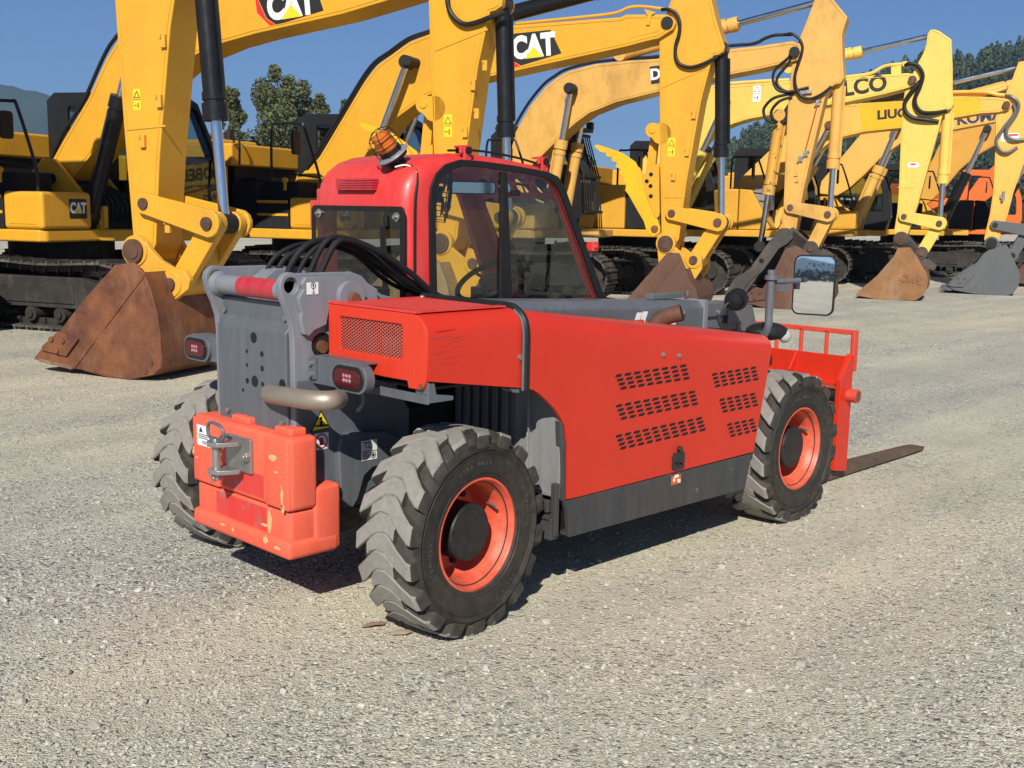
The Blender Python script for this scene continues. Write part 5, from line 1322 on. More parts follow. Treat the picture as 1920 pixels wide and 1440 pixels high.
def house(D, mat, style='steps', cabmat=None, guard=False, stripe=None, cabdx=0.0, cabsx=1.0):
    r = D.root; cabmat = cabmat or CABB
    mb = MB(); mb.box(-1.2, -0.95, 0.45, 1.2, 0.95, 0.85); mb.cyl((0, 0, 0.82), (0, 0, 1.16), 0.72, n=32); mb.build('undercarriage', TRK, r, 0.02)
    track(r, -1.28); track(r, 1.28)
    mb = MB(); mb.prism([(-2.75, -1.48), (1.02, -1.48), (1.10, -1.40), (1.10, -0.45), (1.3, -0.40), (1.3, 0.45), (1.72, 0.5), (1.72, 1.44), (-2.75, 1.48)], 1.14, 1.30, 'xy')
    mb.box(-0.35, -0.38, 1.30, 1.15, -0.31, 1.62); mb.box(-0.35, 0.31, 1.30, 1.15, 0.38, 1.62)
    deck = mb.build('deck', mat, r, 0.03, 3)
    mb = MB(); pv = 0.2
    for s in (-1, 1): mb.prism([(-0.45, 1.28), (1.1, 1.28), (1.05, 1.5), (0.45, 2.12), (0.30, 2.25), (0.08, 2.25), (-0.1, 2.1)], s*0.34, s*0.40)
    mb.build('boom_bracket', mat, r, 0.01)
    mb = MB(); mb.box(-0.7, -0.60, 1.3, 1.0, 0.42, 1.75); mb.box(-0.6, -0.55, 1.7, 0.05, 0.40, 2.0)
    for i in range(6): mb.tube([(0.95, -0.2+i*0.09, 1.35), (1.1, -0.25+i*0.09, 1.55+0.05*(i % 3)), (0.95, -0.28+i*0.09, 1.8), (0.5, -0.25+i*0.08, 1.95)], 0.022, 6, k=4)
    mb.build('valve_hoses', DARK, r)
    # counterweight
    mb = MB(); mb.prism([(-2.74, -1.48), (-2.74, 1.48), (-3.1, 1.45), (-3.35, 1.15), (-3.45, 0.5), (-3.45, -0.5), (-3.35, -1.15), (-3.1, -1.45)], 1.2, 2.45, 'xy')
    mb.build('counterweight', mat, r, 0.06, 3)
    # engine house: dark bay below, painted lid above, doors on both sides
    mb = MB(); mb.box(-2.72, -1.30, 1.3, -0.68, 0.46, 2.35); mb.build('engine_bay', DARK, r)
    mb = MB(); mb.box(-2.74, -1.46, 2.28, -0.62, 0.52, 2.64); mb.box(-2.3, -0.9, 2.64, -1.2, 0.1, 2.74)
    lid = mb.build('engine_hood', mat, r, 0.04, 3)
    mb = MB(); mb.cyl((-1.9, 0.25, 2.64), (-1.9, 0.25, 2.95), 0.07, n=14); mb.build('exhaust', DARK, r)
    mb = MB(); mb.box(-2.72, -1.475, 1.3, -1.75, -1.42, 2.27); mb.box(-1.73, -1.475, 1.3, -0.72, -1.42, 2.27); mb.box(-2.72, 0.5, 1.3, -0.25, 1.475, 2.30)
    mb.build('side_doors', mat, r, 0.015)
    if style == 'steps':
        mb = MB(); mb.box(-0.62, -1.20, 1.3, 0.44, -0.60, 2.05); mb.box(-0.20, -1.47, 1.3, 0.44, -0.62, 1.72); mb.box(-0.62, -1.46, 1.3, -0.16, -0.62, 2.02)
        for i in range(4): mb.box(-0.60+i*0.05, -1.1, 2.05, -0.57+i*0.05, -0.65, 2.12)
        mb.build('step_tank', STEPB, r, 0.03)
        mb = MB(); mb.box(-0.14, -1.49, 1.70, 0.43, -1.47, 1.745); mb.box(-0.14, -1.482, 1.50, 0.43, -1.47, 1.54); mb.box(0.30, -1.40, 1.9, 0.34, -1.36, 2.05); mb.sphere((0.32, -1.38, 2.06), 0.05)
        mb.build('step_edge', mat, r, 0.006)
        mb = MB(); mb.box(0.46, -1.49, 1.305, 1.12, -0.60, 1.79)
        box_ = mb.build('tool_box', mat, r, 0.05, 4)
        mb = MB(); mb.box(0.56, -1.497, 1.37, 1.02, -1.485, 1.72); mb.build('box_door', mat, box_, 0.012, 3)
    else:
        mb = MB(); mb.box(-0.70, -1.48, 1.305, 0.30, -0.60, 2.22)
        t_ = mb.build('fuel_tank', mat, r, 0.04, 3)
        mb = MB(); mb.prism([(0.32, 1.305), (0.98, 1.305), (1.05, 1.35), (0.85, 1.75), (0.60, 2.20), (0.32, 2.22)], -1.47, -0.60); mb.build('step_box', STEPB if style == 'black' else mat, r, 0.03, 3)
        mb = MB(); mb.box(0.60, -1.2, 1.75, 0.98, -0.62, 2.3 if style == 'grey' else 1.85); mb.build('battery_box', LGREY if style == 'grey' else STEPB, r, 0.02)
        if stripe:
            mb = MB(); mb.prism([(-0.66, 1.32), (0.28, 1.32), (0.28, 2.2), (-0.4, 2.2)], -1.4865, -1.478); mb.build('side_stripe', stripe, t_)
    # cab
    prof = [(-0.22, 1.3), (1.68, 1.3), (1.78, 1.62), (1.72, 2.25), (1.42, 3.02), (1.30, 3.10), (-0.10, 3.12), (-0.22, 3.02)]
    mb = MB(); mb.prism(prof, 0.46, 1.44); cb = mb.build('cab', cabmat, r)
    k = MB(); k.prism([(-0.16, 1.36), (1.62, 1.36), (1.71, 1.64), (1.65, 2.23), (1.37, 2.96), (-0.10, 3.03), (-0.16, 2.96)], 0.52, 1.38); cut(cb, k)
    k = MB(); k.prism(fillet([(0.10, 1.75), (1.60, 1.75), (1.55, 2.25), (1.30, 2.90), (0.10, 2.94)], 0.08), 0.3, 1.6); cut(cb, k)
    k = MB(); k.prism(rrect(0.54, 1.58, 1.36, 2.94, 0.06, 3), 1.2, 2.0, 'yz'); cut(cb, k)
    k = MB(); k.prism(rrect(0.56, 2.1, 1.34, 2.90, 0.06, 3), -0.5, 0.2, 'yz'); cut(cb, k)
    bv = cb.modifiers.new('bevel', 'BEVEL'); bv.width = 0.03; bv.segments = 3; bv.limit_method = 'ANGLE'; bv.harden_normals = True
    for p in cb.data.polygons: p.use_smooth = True
    mb = MB(); mb.face([(0.05, 0.49, 1.70), (1.66, 0.49, 1.70), (1.58, 0.49, 2.25), (1.33, 0.49, 2.96), (0.05, 0.49, 2.98)]); mb.face([(0.05, 1.41, 1.70), (1.66, 1.41, 1.70), (1.58, 1.41, 2.25), (1.33, 1.41, 2.96), (0.05, 1.41, 2.98)])
    mb.face([(1.755, 0.53, 1.60), (1.755, 1.37, 1.60), (1.69, 1.37, 2.25), (1.69, 0.53, 2.25)]); mb.face([(1.69, 0.53, 2.252), (1.69, 1.37, 2.252), (1.40, 1.37, 2.98), (1.40, 0.53, 2.98)])
    mb.build('cab_glass', DGLASS, cb, smooth=False)
    mb = MB(); mb.box(0.2, 0.7, 1.4, 0.75, 1.2, 1.95); mb.box(0.15, 0.7, 1.9, 0.35, 1.2, 2.6); mb.box(1.1, 0.55, 1.4, 1.3, 0.75, 2.2); mb.build('seat', RUB, cb, 0.05)
    if guard:
        mb = MB()
        for i in range(8):
            y = 0.48+i*0.135; mb.bar((1.86, y, 1.62), (1.80, y, 2.28), 0.03, 0.02); mb.bar((1.80, y, 2.28), (1.55, y, 3.05), 0.03, 0.02)
        for (x, z) in ((1.86, 1.62), (1.80, 2.28), (1.55, 3.05)): mb.bar((x, 0.44, z), (x, 1.48, z), 0.05, 0.05, (1, 0, 0))
        mb.box(-0.1, 0.40, 3.12, 1.62, 1.5, 3.18); mb.box(1.5, 1.40, 3.18, 1.62, 1.54, 3.32); mb.box(1.5, 0.5, 3.18, 1.62, 0.64, 3.3)
        mb.build('cab_guard', DARK, cb)
    cb.scale = (cabsx, 1, 1.07); cb.location = (cabdx+1.78*(1-cabsx), 0, -1.3*0.07)
    # hand rails
    mb = MB()
    mb.tube([(1.0, -1.42, 1.78), (0.98, -1.42, 2.1), (0.72, -1.42, 2.85), (0.62, -1.42, 2.93), (0.25, -1.42, 2.93), (0.12, -1.42, 2.85), (0.10, -1.42, 2.05)], 0.022, 8, k=5)
    mb.tube([(0.98, -1.42, 2.1), (0.10, -1.42, 2.2)], 0.016, 6, smooth=False); mb.tube([(-0.5, -1.42, 2.3), (-0.5, -1.42, 2.75), (-0.6, -1.42, 2.82), (-0.6, -1.42, 2.64)], 0.018, 6)
    mb.build('handrail', CABB, r)
    mb = MB(); mb.prism(rrect(-1.62, 2.45, -1.42, 2.80, 0.05), 0.60, 0.64, 'yz'); mb.build('side_mirror', RUB, r)
    return lid

def seams(D, par, poly, y, mat, inset):
    """the welded lip where a box section's side plate meets its top and bottom plates"""
    P = [Vector(p) for p in poly]
    if area2(poly) < 0: P = P[::-1]
    n = len(P); Q = []
    for i in range(n):
        a, b, c = P[i-1], P[i], P[(i+1) % n]
        n1 = Vector((-(b-a).y, (b-a).x)).normalized(); n2 = Vector((-(c-b).y, (c-b).x)).normalized(); nn = n1+n2
        nn = nn.normalized() if nn.length > 0.3 else n1
        Q.append(b+nn*inset/max(0.6, nn.dot(n1)))
    mb = MB(); mb.tube([(q.x, -y-0.001, q.y) for q in Q+[Q[0]]], 0.007, 6, smooth=False)
    mb.build('weld_line', mat, par)
def boom(D, poly, mat, y=0.27, rails=None, lines=True):
    mb = MB(); mb.prism(poly, -y, y); o = mb.build('boom', mat, D.root, 0.014, 2)
    seams(D, o, poly, y, mat, 0.045)
    return o
def side_frame(p, ang): 
    a = R(ang); return frame_of((p[0], 0, p[1]), (math.cos(a), 0, math.sin(a)), (-math.sin(a), 0, math.cos(a)))
def put(fr, y): m = fr.copy(); m[1][3] = y; return m
def cat_decal(D, par, blackpx, redpx, cpx, angpx, capx, y, tri=True):
    mb = MB(); mb.prism(D.T(blackpx, y), y-0.0015, y+0.003); o = mb.build('decal_ground', BLACK, par)
    if redpx: mb = MB(); mb.prism(D.T(redpx, y), y-0.0018, y+0.003); mb.build('decal_red', INKRED, o)
    c = D.T1(*cpx, y); a0, a1 = D.T(angpx, y); ang = math.degrees(math.atan2(a1[1]-a0[1], a1[0]-a0[0]))
    t0 = D.T1(cpx[0], cpx[1]+capx/2, y); t1 = D.T1(cpx[0], cpx[1]-capx/2, y); cap = t1[1]-t0[1]
    logo(o, put(side_frame(c, ang), y-0.0022), cap)
def logo(par, fr, cap):
    text('logo_lettering', 'CAT', WHITE, par, fr, cap*1.36, bold=cap*0.075, depth=0.0008, xs=0.80)
    mb = MB(); w_ = cap*0.46; A = fr @ Vector((-w_*1.0, -cap*0.50, 0)); B = fr @ Vector((w_*1.0, -cap*0.50, 0)); C_ = fr @ Vector((0.0, cap*0.02, 0)); n = fr.to_3x3() @ Vector((0, 0, 0.0022))
    mb.face([A+n, B+n, C_+n]); mb.build('logo_triangle', YEL, par, smooth=False)
def warn_sticker(D, par, px, py, y, w_=0.11, h_=0.27, body=YEL):
    x, z = D.T1(px, py, y); mb = MB(); mb.prism([(x-w_/2, z-h_/2), (x+w_/2, z-h_/2), (x+w_/2, z+h_/2), (x-w_/2, z+h_/2)], y-0.003, y+0.003); o = mb.build('warning_sticker', body, par)
    mb = MB(); yy = y-0.0035
    ring = lambda q, k: [(x+(a)*k, z+h_*0.22+(b)*k) for a, b in q]
    tri = [(-w_*.40, -h_*.13), (w_*.40, -h_*.13), (0, h_*.17)]
    n_ = 3
    for i in range(3):
        a, b = Vector(tri[i]), Vector(tri[(i+1) % 3]); mb.bar((x+a.x, yy, z+h_*.22+a.y), (x+b.x, yy, z+h_*.22+b.y), 0.002, 0.008)
    mb.box(x-w_/2, yy-0.001, z-0.003, x+w_/2, yy+0.002, z+0.003); mb.box(x+w_*.1, yy-0.001, z-h_*.38, x+w_*.22, yy+0.002, z-h_*.14); mb.box(x-w_*.35, yy-0.001, z-h_*.28, x-w_*.02, yy+0.002, z-h_*.24)
    mb.build('sticker_print', BLACK, o, smooth=False)

def stick(D, poly, mat, y=0.2): 
    mb = MB(); mb.prism(poly, -y, y); o = mb.build('stick', mat, D.root, 0.012, 2); seams(D, o, poly, y, mat, 0.035); return o
def linkage(D, B, S, K, Q, mat, cyl_top, barrel=CYLB, frac=0.62, pinmat=None, wide=0.25, gl=None, rb=0.095):
    r = D.root; pm = pinmat or RUSTD; gm = gl or mat
    mb = MB()
    for s in (-1, 1):
        y0, y1 = s*0.215, s*0.275; eyebar(mb, S, K, 0.105, 0.135, min(y0, y1), max(y0, y1))
    mb.build('guide_link', gm, r, 0.012)
    mb = MB()
    for s in (-1, 1):
        y0, y1 = s*0.10, s*0.20; eyebar(mb, K, Q, 0.115, 0.115, min(y0, y1), max(y0, y1))
    mb.box(min(K[0], Q[0])*0.5+max(K[0], Q[0])*0.5-0.06, -0.1, (K[1]+Q[1])/2-0.12, (K[0]+Q[0])/2+0.06, 0.1, (K[1]+Q[1])/2+0.06)
    mb.build('bucket_link', gm, r, 0.012)
    mb = MB()
    pin(mb, S, -0.295, 0.295, 0.055); pin(mb, K, -0.30, 0.30, 0.06); pin(mb, Q, -0.33, 0.33, 0.062); pin(mb, B, -0.345, 0.345, 0.075)
    mb.cyl((B[0], -0.335, B[1]), (B[0], -0.30, B[1]), 0.115, n=24); mb.cyl((B[0], 0.30, B[1]), (B[0], 0.335, B[1]), 0.115, n=24)
    mb.build('link_pins', pm, r)
    hyd(r, cyl_top, K, 0.0, frac, rb, 0.052, barrel, name='bucket_cylinder')
def bucket(D, side, shell, mat, ears, B, Q, earmat, hw=0.6, rib=None, teeth=None, cutter=None, label=None):
    """side: outline of a side plate; shell: the rolled plate from lip to top as a polyline"""
    r = D.root
    mb = MB()
    for s in (-1, 1):
        y0, y1 = s*(hw-0.035), s*hw; mb.prism(side, min(y0, y1), max(y0, y1))
    n = len(shell); sh = [Vector(p) for p in shell]
    cen = sum((Vector(p) for p in side), Vector((0, 0)))/len(side)
    ins = []
    for i, p in enumerate(sh):
        d = (sh[min(i+1, n-1)]-sh[max(i-1, 0)]).normalized(); nn = Vector((-d.y, d.x))
        if nn.dot(cen-p) < 0: nn = -nn
        ins.append(p+nn*0.03)
    loop = [tuple(p) for p in sh]+[tuple(p) for p in ins[::-1]]
    mb.prism(loop, -hw+0.002, hw-0.002)
    bk = mb.build('bucket', mat, r, 0.006)
    if label: bk['label'] = label
    if rib:
        a, b = rib; mb = MB()
        mb.bar((a[0], -hw-0.004, a[1]), (b[0], -hw-0.004, b[1]), 0.012, 0.03); mb.bar((a[0], hw+0.004, a[1]), (b[0], hw+0.004, b[1]), 0.012, 0.03); mb.build('side_rib', mat, bk)
    if cutter:
        mb = MB()
        for s in (-1, 1): mb.prism(cutter, s*hw-(0.03 if s < 0 else 0), s*hw+(0.03 if s > 0 else 0))
        cx_ = sum(p[0] for p in cutter)/len(cutter); cz_ = sum(p[1] for p in cutter)/len(cutter)
        for dx, dz in ((-0.06, 0.05), (0.08, 0.04), (0.0, -0.06)): mb.cyl((cx_+dx, -hw-0.05, cz_+dz), (cx_+dx, -hw-0.028, cz_+dz), 0.028, n=8)
        mb.build('side_cutter', mat, bk, 0.005)
    if teeth:
        lip, tip = Vector(teeth[0]), Vector(teeth[1])
        for i in range(5):
            y = -hw+0.08+i*(2*hw-0.16)/4; mb = MB(); d = (tip-lip)
            mb.loft([[(q.x, y-ww, q.y-hh), (q.x, y+ww, q.y-hh), (q.x, y+ww, q.y+hh), (q.x, y-ww, q.y+hh)] for q, ww, hh in ((lip-d*0.4, 0.06, 0.045), (lip, 0.06, 0.045), (tip, 0.035, 0.012))]); mb.build('tooth', mat, bk)
    mb = MB()
    for s in (-1, 1):
        y0, y1 = s*0.225, s*0.29; mb.prism(ears, min(y0, y1), max(y0, y1))
    mb.cyl((Q[0], -0.305, Q[1]), (Q[0], 0.305, Q[1]), 0.125, n=24); mb.cyl((B[0], -0.305, B[1]), (B[0], -0.20, B[1]), 0.15, n=24); mb.cyl((B[0], 0.20, B[1]), (B[0], 0.305, B[1]), 0.15, n=24)
    mb.build('bucket_ears', earmat, bk, 0.01)
    return bk
def hose(D, px, y, r=0.024, name='hose', mat=None):
    p = D.T(px, y); mb = MB(); mb.tube([(a, y-0.03 if 0 < i < len(p)-1 else y+0.02, b) for i, (a, b) in enumerate(p)], r, 8, k=6); mb.build(name, mat or RUB, D.root)
def rel(poly, o): return [(a-o[0], b-o[1]) for a, b in poly]
def sh(poly, o): return [(a+o[0], b+o[1]) for a, b in poly]
def tabs(D, par, lst, y, mat):
    mb = MB()
    for px, py in lst:
        x, z = D.T1(px, py, y); mb.box(x-0.03, y-0.035, z-0.06, x+0.03, y+0.005, z+0.06); mb.box(x-0.03, y-0.05, z+0.02, x-0.01, y-0.03, z+0.06)
    mb.build('hose_clamp', mat, par, 0.004)
def weld(D, par, a, b, y, mat):
    p, q = D.T([a, b], y); mb = MB(); mb.bar((p[0], y-0.003, p[1]), (q[0], y-0.003, q[1]), 0.010, 0.016); mb.build('weld_seam', mat, par)

z2 = lambda l: [(1080+x/4, y/4) for x, y in l]
z3_ = lambda l: [(1440+x/4, y/4) for x, y in l]
zB = lambda l: [(600+x/3, y/3) for x, y in l]
zA = lambda l: [(x/2, y/2) for x, y in l]
z4 = lambda l: [(1060+x/3.84, 280+y/3.84) for x, y in l]
z5_ = lambda l: [(1480+x/4.236, 280+y/4.236) for x, y in l]

def anchored(label, G, h, pivot_px, ypl=-0.27):
    """a digger whose swing centre sits so that its boom foot pin is 0.2 m ahead of it"""
    D0 = Digger.__new__(Digger); D0.h = R(h); D0.hd = Vector((math.cos(D0.h), math.sin(D0.h), 0)); D0.lf = Vector((-D0.hd.y, D0.hd.x, 0)); D0.o = Vector((G[0], G[1], 0))+D0.lf*0.6
    p = D0.T1(*pivot_px, ypl)
    return Digger(label, G, h, 0.2-p[0])

# ---------- third from the left: golden, with thumb and black bucket ram (its shapes serve its two sisters too)
E2 = anchored('golden excavator with toothed yellow thumb in view just right of the red cab', (10.107, 6.212), -67, (592, 325))
st2 = E2.T([(1240, 441), (1237, 300), (1236, 72), (1243, 40), (1255, 8), (1272, -35), (1292, -75), (1308, -88), (1322, -78), (1328, -45), (1334, 0), (1343, 38), (1358, 86), (1356, 97), (1346, 103), (1337, 105), (1330, 130), (1315, 187), (1287, 342), (1273, 447), (1262, 468), (1246, 464)], -0.2)
B2, S2, K2, Q2 = E2.T1(1251, 456, -0.2), E2.T1(1260, 400, -0.25), E2.T1(1346, 417, -0.25), E2.T1(1303, 487, -0.2)
ear2 = E2.T1(1349, 89, -0.15); top2 = E2.T1(1308, -70, -0.15); bp2 = E2.T1(1251, 43, -0.2)
thumb2 = E2.T([(1113, 274), (1119, 271), (1132, 275), (1165, 286), (1190, 303), (1205, 333), (1213, 363), (1228, 398), (1237, 425), (1237, 436), (1226, 444), (1213, 437), (1207, 415), (1195, 395), (1180, 368), (1172, 357), (1174, 346), (1166, 340), (1170, 333), (1160, 325), (1164, 318), (1154, 313), (1157, 305), (1146, 302), (1148, 295), (1136, 293), (1137, 287), (1125, 285), (1119, 279)], -0.2)
tplate2 = E2.T([(1238, 306), (1228, 310), (1210, 325), (1205, 340), (1213, 365), (1224, 395), (1232, 410), (1238, 405)], -0.15)
tl2 = (E2.T1(1223, 244, -0.2), E2.T1(1213, 330, -0.2))
bk2 = dict(side=E2.T(z4([(735, 742), (820, 748), (865, 860), (895, 935), (940, 1000), (955, 1070), (915, 1160), (820, 1235), (640, 1262), (420, 1245), (395, 1215), (440, 1080)]), -0.6))
rB = lambda poly: rel(poly, B2)
GEN = dict(stick=rB(st2), S=rel([S2], B2)[0], K=rel([K2], B2)[0], Q=rel([Q2], B2)[0], ear=rel([ear2], B2)[0], top=rel([top2], B2)[0], bp=rel([bp2], B2)[0], thumb=rB(thumb2), tplate=rB(tplate2), tl=rB(tl2))
EARS = [(-0.13, -0.06), (-0.10, -0.30), (0.10, -0.62), (0.42, -0.66), (0.46, -0.52), (0.56, -0.36), (0.55, -0.18), (0.44, -0.12), (0.30, -0.17), (0.14, -0.05), (0.12, 0.09), (0.0, 0.14), (-0.11, 0.08)]

def thumb(D, o):
    mb = MB(); t = sh(GEN['thumb'], o)
    mb.prism(t, -0.20, -0.13)
    inner = [p for i, p in enumerate(t) if i < 16 or i in (18, 22, 26)]; cx0 = sum(p[0] for p in inner)/len(inner); cz0 = sum(p[1] for p in inner)/len(inner)
    mb.prism([(cx0+(a-cx0)*0.80, cz0+(b-cz0)*0.80) for a, b in inner], 0.10, 0.16); mb.box(cx0-0.05, -0.14, cz0-0.08, cx0+0.05, 0.11, cz0+0.02)
    a = sh(GEN['thumb'], o)
    mb.box(a[5][0]-0.12, -0.14, a[5][1]-0.14, a[5][0]-0.06, 0.14, a[5][1]+0.02)
    tb_ = mb.build('thumb', SIGNY, D.root, 0.006)
    tp = sh(GEN['tplate'], o); mb = MB(); mb.prism(tp, -0.21, -0.185); mb.prism(tp, 0.185, 0.21)
    mb.build('thumb_bracket', CATY, D.root, 0.005)
    mb = MB(); c = tp[3]
    for px_, py_ in ((0.12, 0.1), (0.06, 0.0), (0.12, -0.07), (0.13, -0.22)): mb.cyl((c[0]+px_+0.02, -0.2115, c[1]+py_), (c[0]+px_+0.02, -0.2105, c[1]+py_), 0.032, n=14)
    mb.build('bracket_holes', HOLE_SHADE, tb_)
    p, q = sh(GEN['tl'], o); mb = MB(); eyebar(mb, p, q, 0.06, 0.075, -0.05, 0.05); eyebar(mb, p, (p[0]+0.14, p[1]-0.05), 0.11, 0.16, -0.20, -0.10); eyebar(mb, p, (p[0]+0.14, p[1]-0.05), 0.11, 0.16, 0.10, 0.20); pin(mb, p, -0.215, 0.215, 0.05); pin(mb, q, -0.2, 0.2, 0.05)
    mb.build('thumb_link', CATY, D.root, 0.008)
    mb = MB(); pt_ = a[9]; pin(mb, (pt_[0]-0.08, pt_[1]+0.05), -0.215, 0.215, 0.055); mb.build('thumb_pin', RUST, tb_)

def generic_arm(D, o, mat, bk, bmat, earmat, with_thumb=False, barrel=CYLB, gl=None):
    """stick, links and bucket placed with the bucket pin at o"""
    s = stick(D, sh(GEN['stick'], o), mat)
    g = {k: sh([GEN[k]], o)[0] for k in ('S', 'K', 'Q', 'ear', 'top', 'bp')}
    linkage(D, o, g['S'], g['K'], g['Q'], mat, g['ear'], barrel, gl=gl)
    if with_thumb: thumb(D, o)
    return s, g
# boom of the third machine
E2b = boom(E2, E2.T([(568, 345), (575, 322), (600, 292), (640, 225), (683, 153), (707, 122), (733, 103), (768, 78), (807, 63), (850, 56), (967, 47), (1163, 32), (1174, 27), (1250, 27), (1262, 33), (1267, 44), (1262, 55), (1235, 72), (1205, 79), (1180, 86), (1163, 90), (967, 133), (880, 152), (800, 180), (745, 220), (690, 295), (640, 350), (610, 365), (580, 362)], -0.27), CATY)
s2, g2 = generic_arm(E2, B2, CATY, None, None, None, True)
bucket(E2, bk2['side'], E2.T(z4([(395, 1225), (420, 1250), (640, 1268), (820, 1240), (915, 1165), (955, 1070), (940, 1000), (895, 935), (865, 860)]), -0.6), BKT_BROWN, sh(EARS, B2), B2, Q2, CATY2, rib=(E2.T1(*z4([(830, 775)])[0], -0.6), E2.T1(*z4([(540, 1150)])[0], -0.6)), teeth=(E2.T1(1163, 600, -0.6), E2.T1(1146, 604, -0.6)))
house(E2, CATY, cabsx=1.2)
hyd(E2.root, (0.95, 1.45), E2.T1(772, 119, -0.3), -0.46, 0.5, 0.10, 0.055, CATY, name='boom_cylinder'); hyd(E2.root, (0.95, 1.45), E2.T1(772, 119, -0.3), 0.46, 0.5, 0.10, 0.055, CATY, name='boom_cylinder')
mb = MB(); p_ = E2.T1(779, 118, -0.3); pin(mb, p_, -0.60, 0.60, 0.075); pin(mb, E2.T1(1251, 43, -0.27), -0.29, 0.29, 0.09); mb.build('boom_pins', DARK, E2.root)
hyd(E2.root, E2.T1(905, 42, 0), g2['top'], 0.0, 0.62, 0.105, 0.06, CYLB, name='stick_cylinder')
cat_decal(E2, E2b, [(935, 66), (1032, 56), (1053, 100), (977, 123), (958, 112), (940, 84)], [(958, 113), (976, 124), (955, 129)], (1000, 88), [(960, 92), (1040, 82)], 41, -0.27)
hose(E2, z2([(640, 70), (700, 75), (755, 105), (782, 180), (775, 260), (752, 340), (750, 420), (775, 475), (820, 500), (880, 505), (960, 480), (1060, 425)]), -0.22, 0.026)
hose(E2, [(967, 44), (1060, 36), (1150, 26), (1180, 15), (1205, 13), (1240, 17), (1258, 18)], -0.1, 0.024, 'boom_pipe', CATY)
mb = MB(); mb.prism(E2.T(z2([(395, 150), (395, 290), (620, 235), (640, 140)]), -0.27), -0.275, -0.268); mb.build('boom_patch', CATY, E2b, 0.003)
mb = MB(); mb.prism(E2.T(z2([(515, 70), (605, 95), (570, 115), (555, 190), (530, 190), (540, 120)]), -0.27), -0.30, -0.265); mb.build('pipe_clamp', CATY, E2b, 0.004)
hose(E2, [(576, 320), (596, 286), (640, 214), (680, 148), (704, 117), (732, 97), (768, 72), (806, 57)], 0.05, 0.026, 'boom_pipe'); hose(E2, [(580, 322), (601, 288), (645, 216), (684, 151), (708, 120), (735, 101), (770, 76), (806, 61)], -0.18, 0.022, 'boom_pipe')
warn_sticker(E2, s2, 1259, 276, -0.2); tabs(E2, s2, z2([(885, 860), (835, 1140)]), -0.2, CATY2); weld(E2, s2, (1239, 165), (1325, 128), -0.2, CATY2); weld(E2, s2, z4([(705, 345)])[0], z4([(860, 345)])[0], -0.2, CATY2); tabs(E2, s2, z4([(780, 195)]), -0.2, CATY2)

# ---------- second from the left
E1 = anchored('golden excavator whose boom crosses the upper left and whose stick stands behind the red cab', (5.85, 6.064), -67, (105, 330))
B1 = E1.T1(833, 455, -0.2)
E1b = boom(E1, E1.T([(92, 330), (95, 305), (120, 260), (143, 222), (165, 185), (200, 108), (222, 73), (245, 40), (290, -15), (350, -47), (440, -56), (540, -64), (700, -86), (815, -100), (838, -85), (845, -60), (835, -40), (800, -22), (727, 1), (640, 27), (480, 63), (420, 80), (370, 101), (335, 122), (300, 152), (222, 228), (170, 292), (125, 348), (108, 358)], -0.27), CATY)
s1, g1 = generic_arm(E1, B1, CATY, None, None, None, True)
hyd(E1.root, (0.95, 1.45), E1.T1(262, 100, -0.3), -0.46, 0.74, 0.105, 0.055, CYLB, name='boom_cylinder'); hyd(E1.root, (0.95, 1.45), E1.T1(262, 100, -0.3), 0.46, 0.74, 0.105, 0.055, CYLB, name='boom_cylinder')
hyd(E1.root, E1.T1(470, -95, 0), g1['top'], 0.0, 0.62, 0.105, 0.06, CYLB, name='stick_cylinder')
mb = MB(); mb.box(0, 0, 0, 0.01, 0.01, 0.01); mb.bm.clear(); pin(mb, E1.T1(262, 100, -0.3), -0.58, 0.58, 0.075); pin(mb, E1.T1(108, 335, -0.3), -0.42, 0.42, 0.07); mb.build('boom_pins', DARK, E1.root)
cat_decal(E1, E1b, [(477, -18), (590, -30), (607, 20), (519, 47), (500, 34)], [(477, -16), (499, 35), (519, 48), (508, 50), (482, 24)], (545, 9), [(480, 18), (610, -4)], 50, -0.27)
house(E1, CATY, cabsx=1.2)
def front_logo(D):
    mb = MB(); yc = -0.86; mb.prism(rrect(yc-0.16, 1.445, yc+0.16, 1.705, 0.02), 1.1195, 1.1225, 'yz'); o = mb.build('badge', BLACK, D.root)
    logo(o, frame_of((1.1235, yc, 1.58), (0, 1, 0), (0, 0, 1)), 0.135)
front_logo(E1); front_logo(E2)
BKT_TAN = rusty('bucket_tan', (0.36, 0.25, 0.11), (0.24, 0.15, 0.07), (0.42, 0.32, 0.18), 0.65, 2.5)
SIDE0 = [(-0.09, -0.06), (-0.36, -0.10), (-0.78, -0.52), (-1.02, -0.80), (-1.22, -0.98), (-1.36, -1.08), (-0.85, -1.15), (-0.40, -1.22), (-0.12, -1.24), (0.16, -1.20), (0.26, -1.10), (0.30, -0.95), (0.28, -0.68), (0.22, -0.45), (0.12, -0.22)]
bucket(E1, sh(SIDE0, B1), sh(SIDE0[5:], B1), BKT_TAN, sh(EARS, B1), B1, g1['Q'], CATY, rib=(sh([(0.10, -0.2)], B1)[0], sh([(-0.85, -1.12)], B1)[0]))
hose(E1, zB([(715, -60), (722, 0), (735, 60), (770, 110), (820, 138), (880, 130), (960, 100), (1035, 68)]), -0.22, 0.03)
hose(E1, [(92, 308), (117, 258), (141, 220), (163, 183), (198, 105), (219, 72), (243, 38)], 0.0, 0.026, 'boom_pipe')
warn_sticker(E1, s1, 840, 236, -0.2); tabs(E1, s1, zB([(865, 480), (820, 745), (932, 370), (885, 640)]), -0.2, CATY2); weld(E1, s1, (816, 95), (915, 55), -0.2, CATY2)

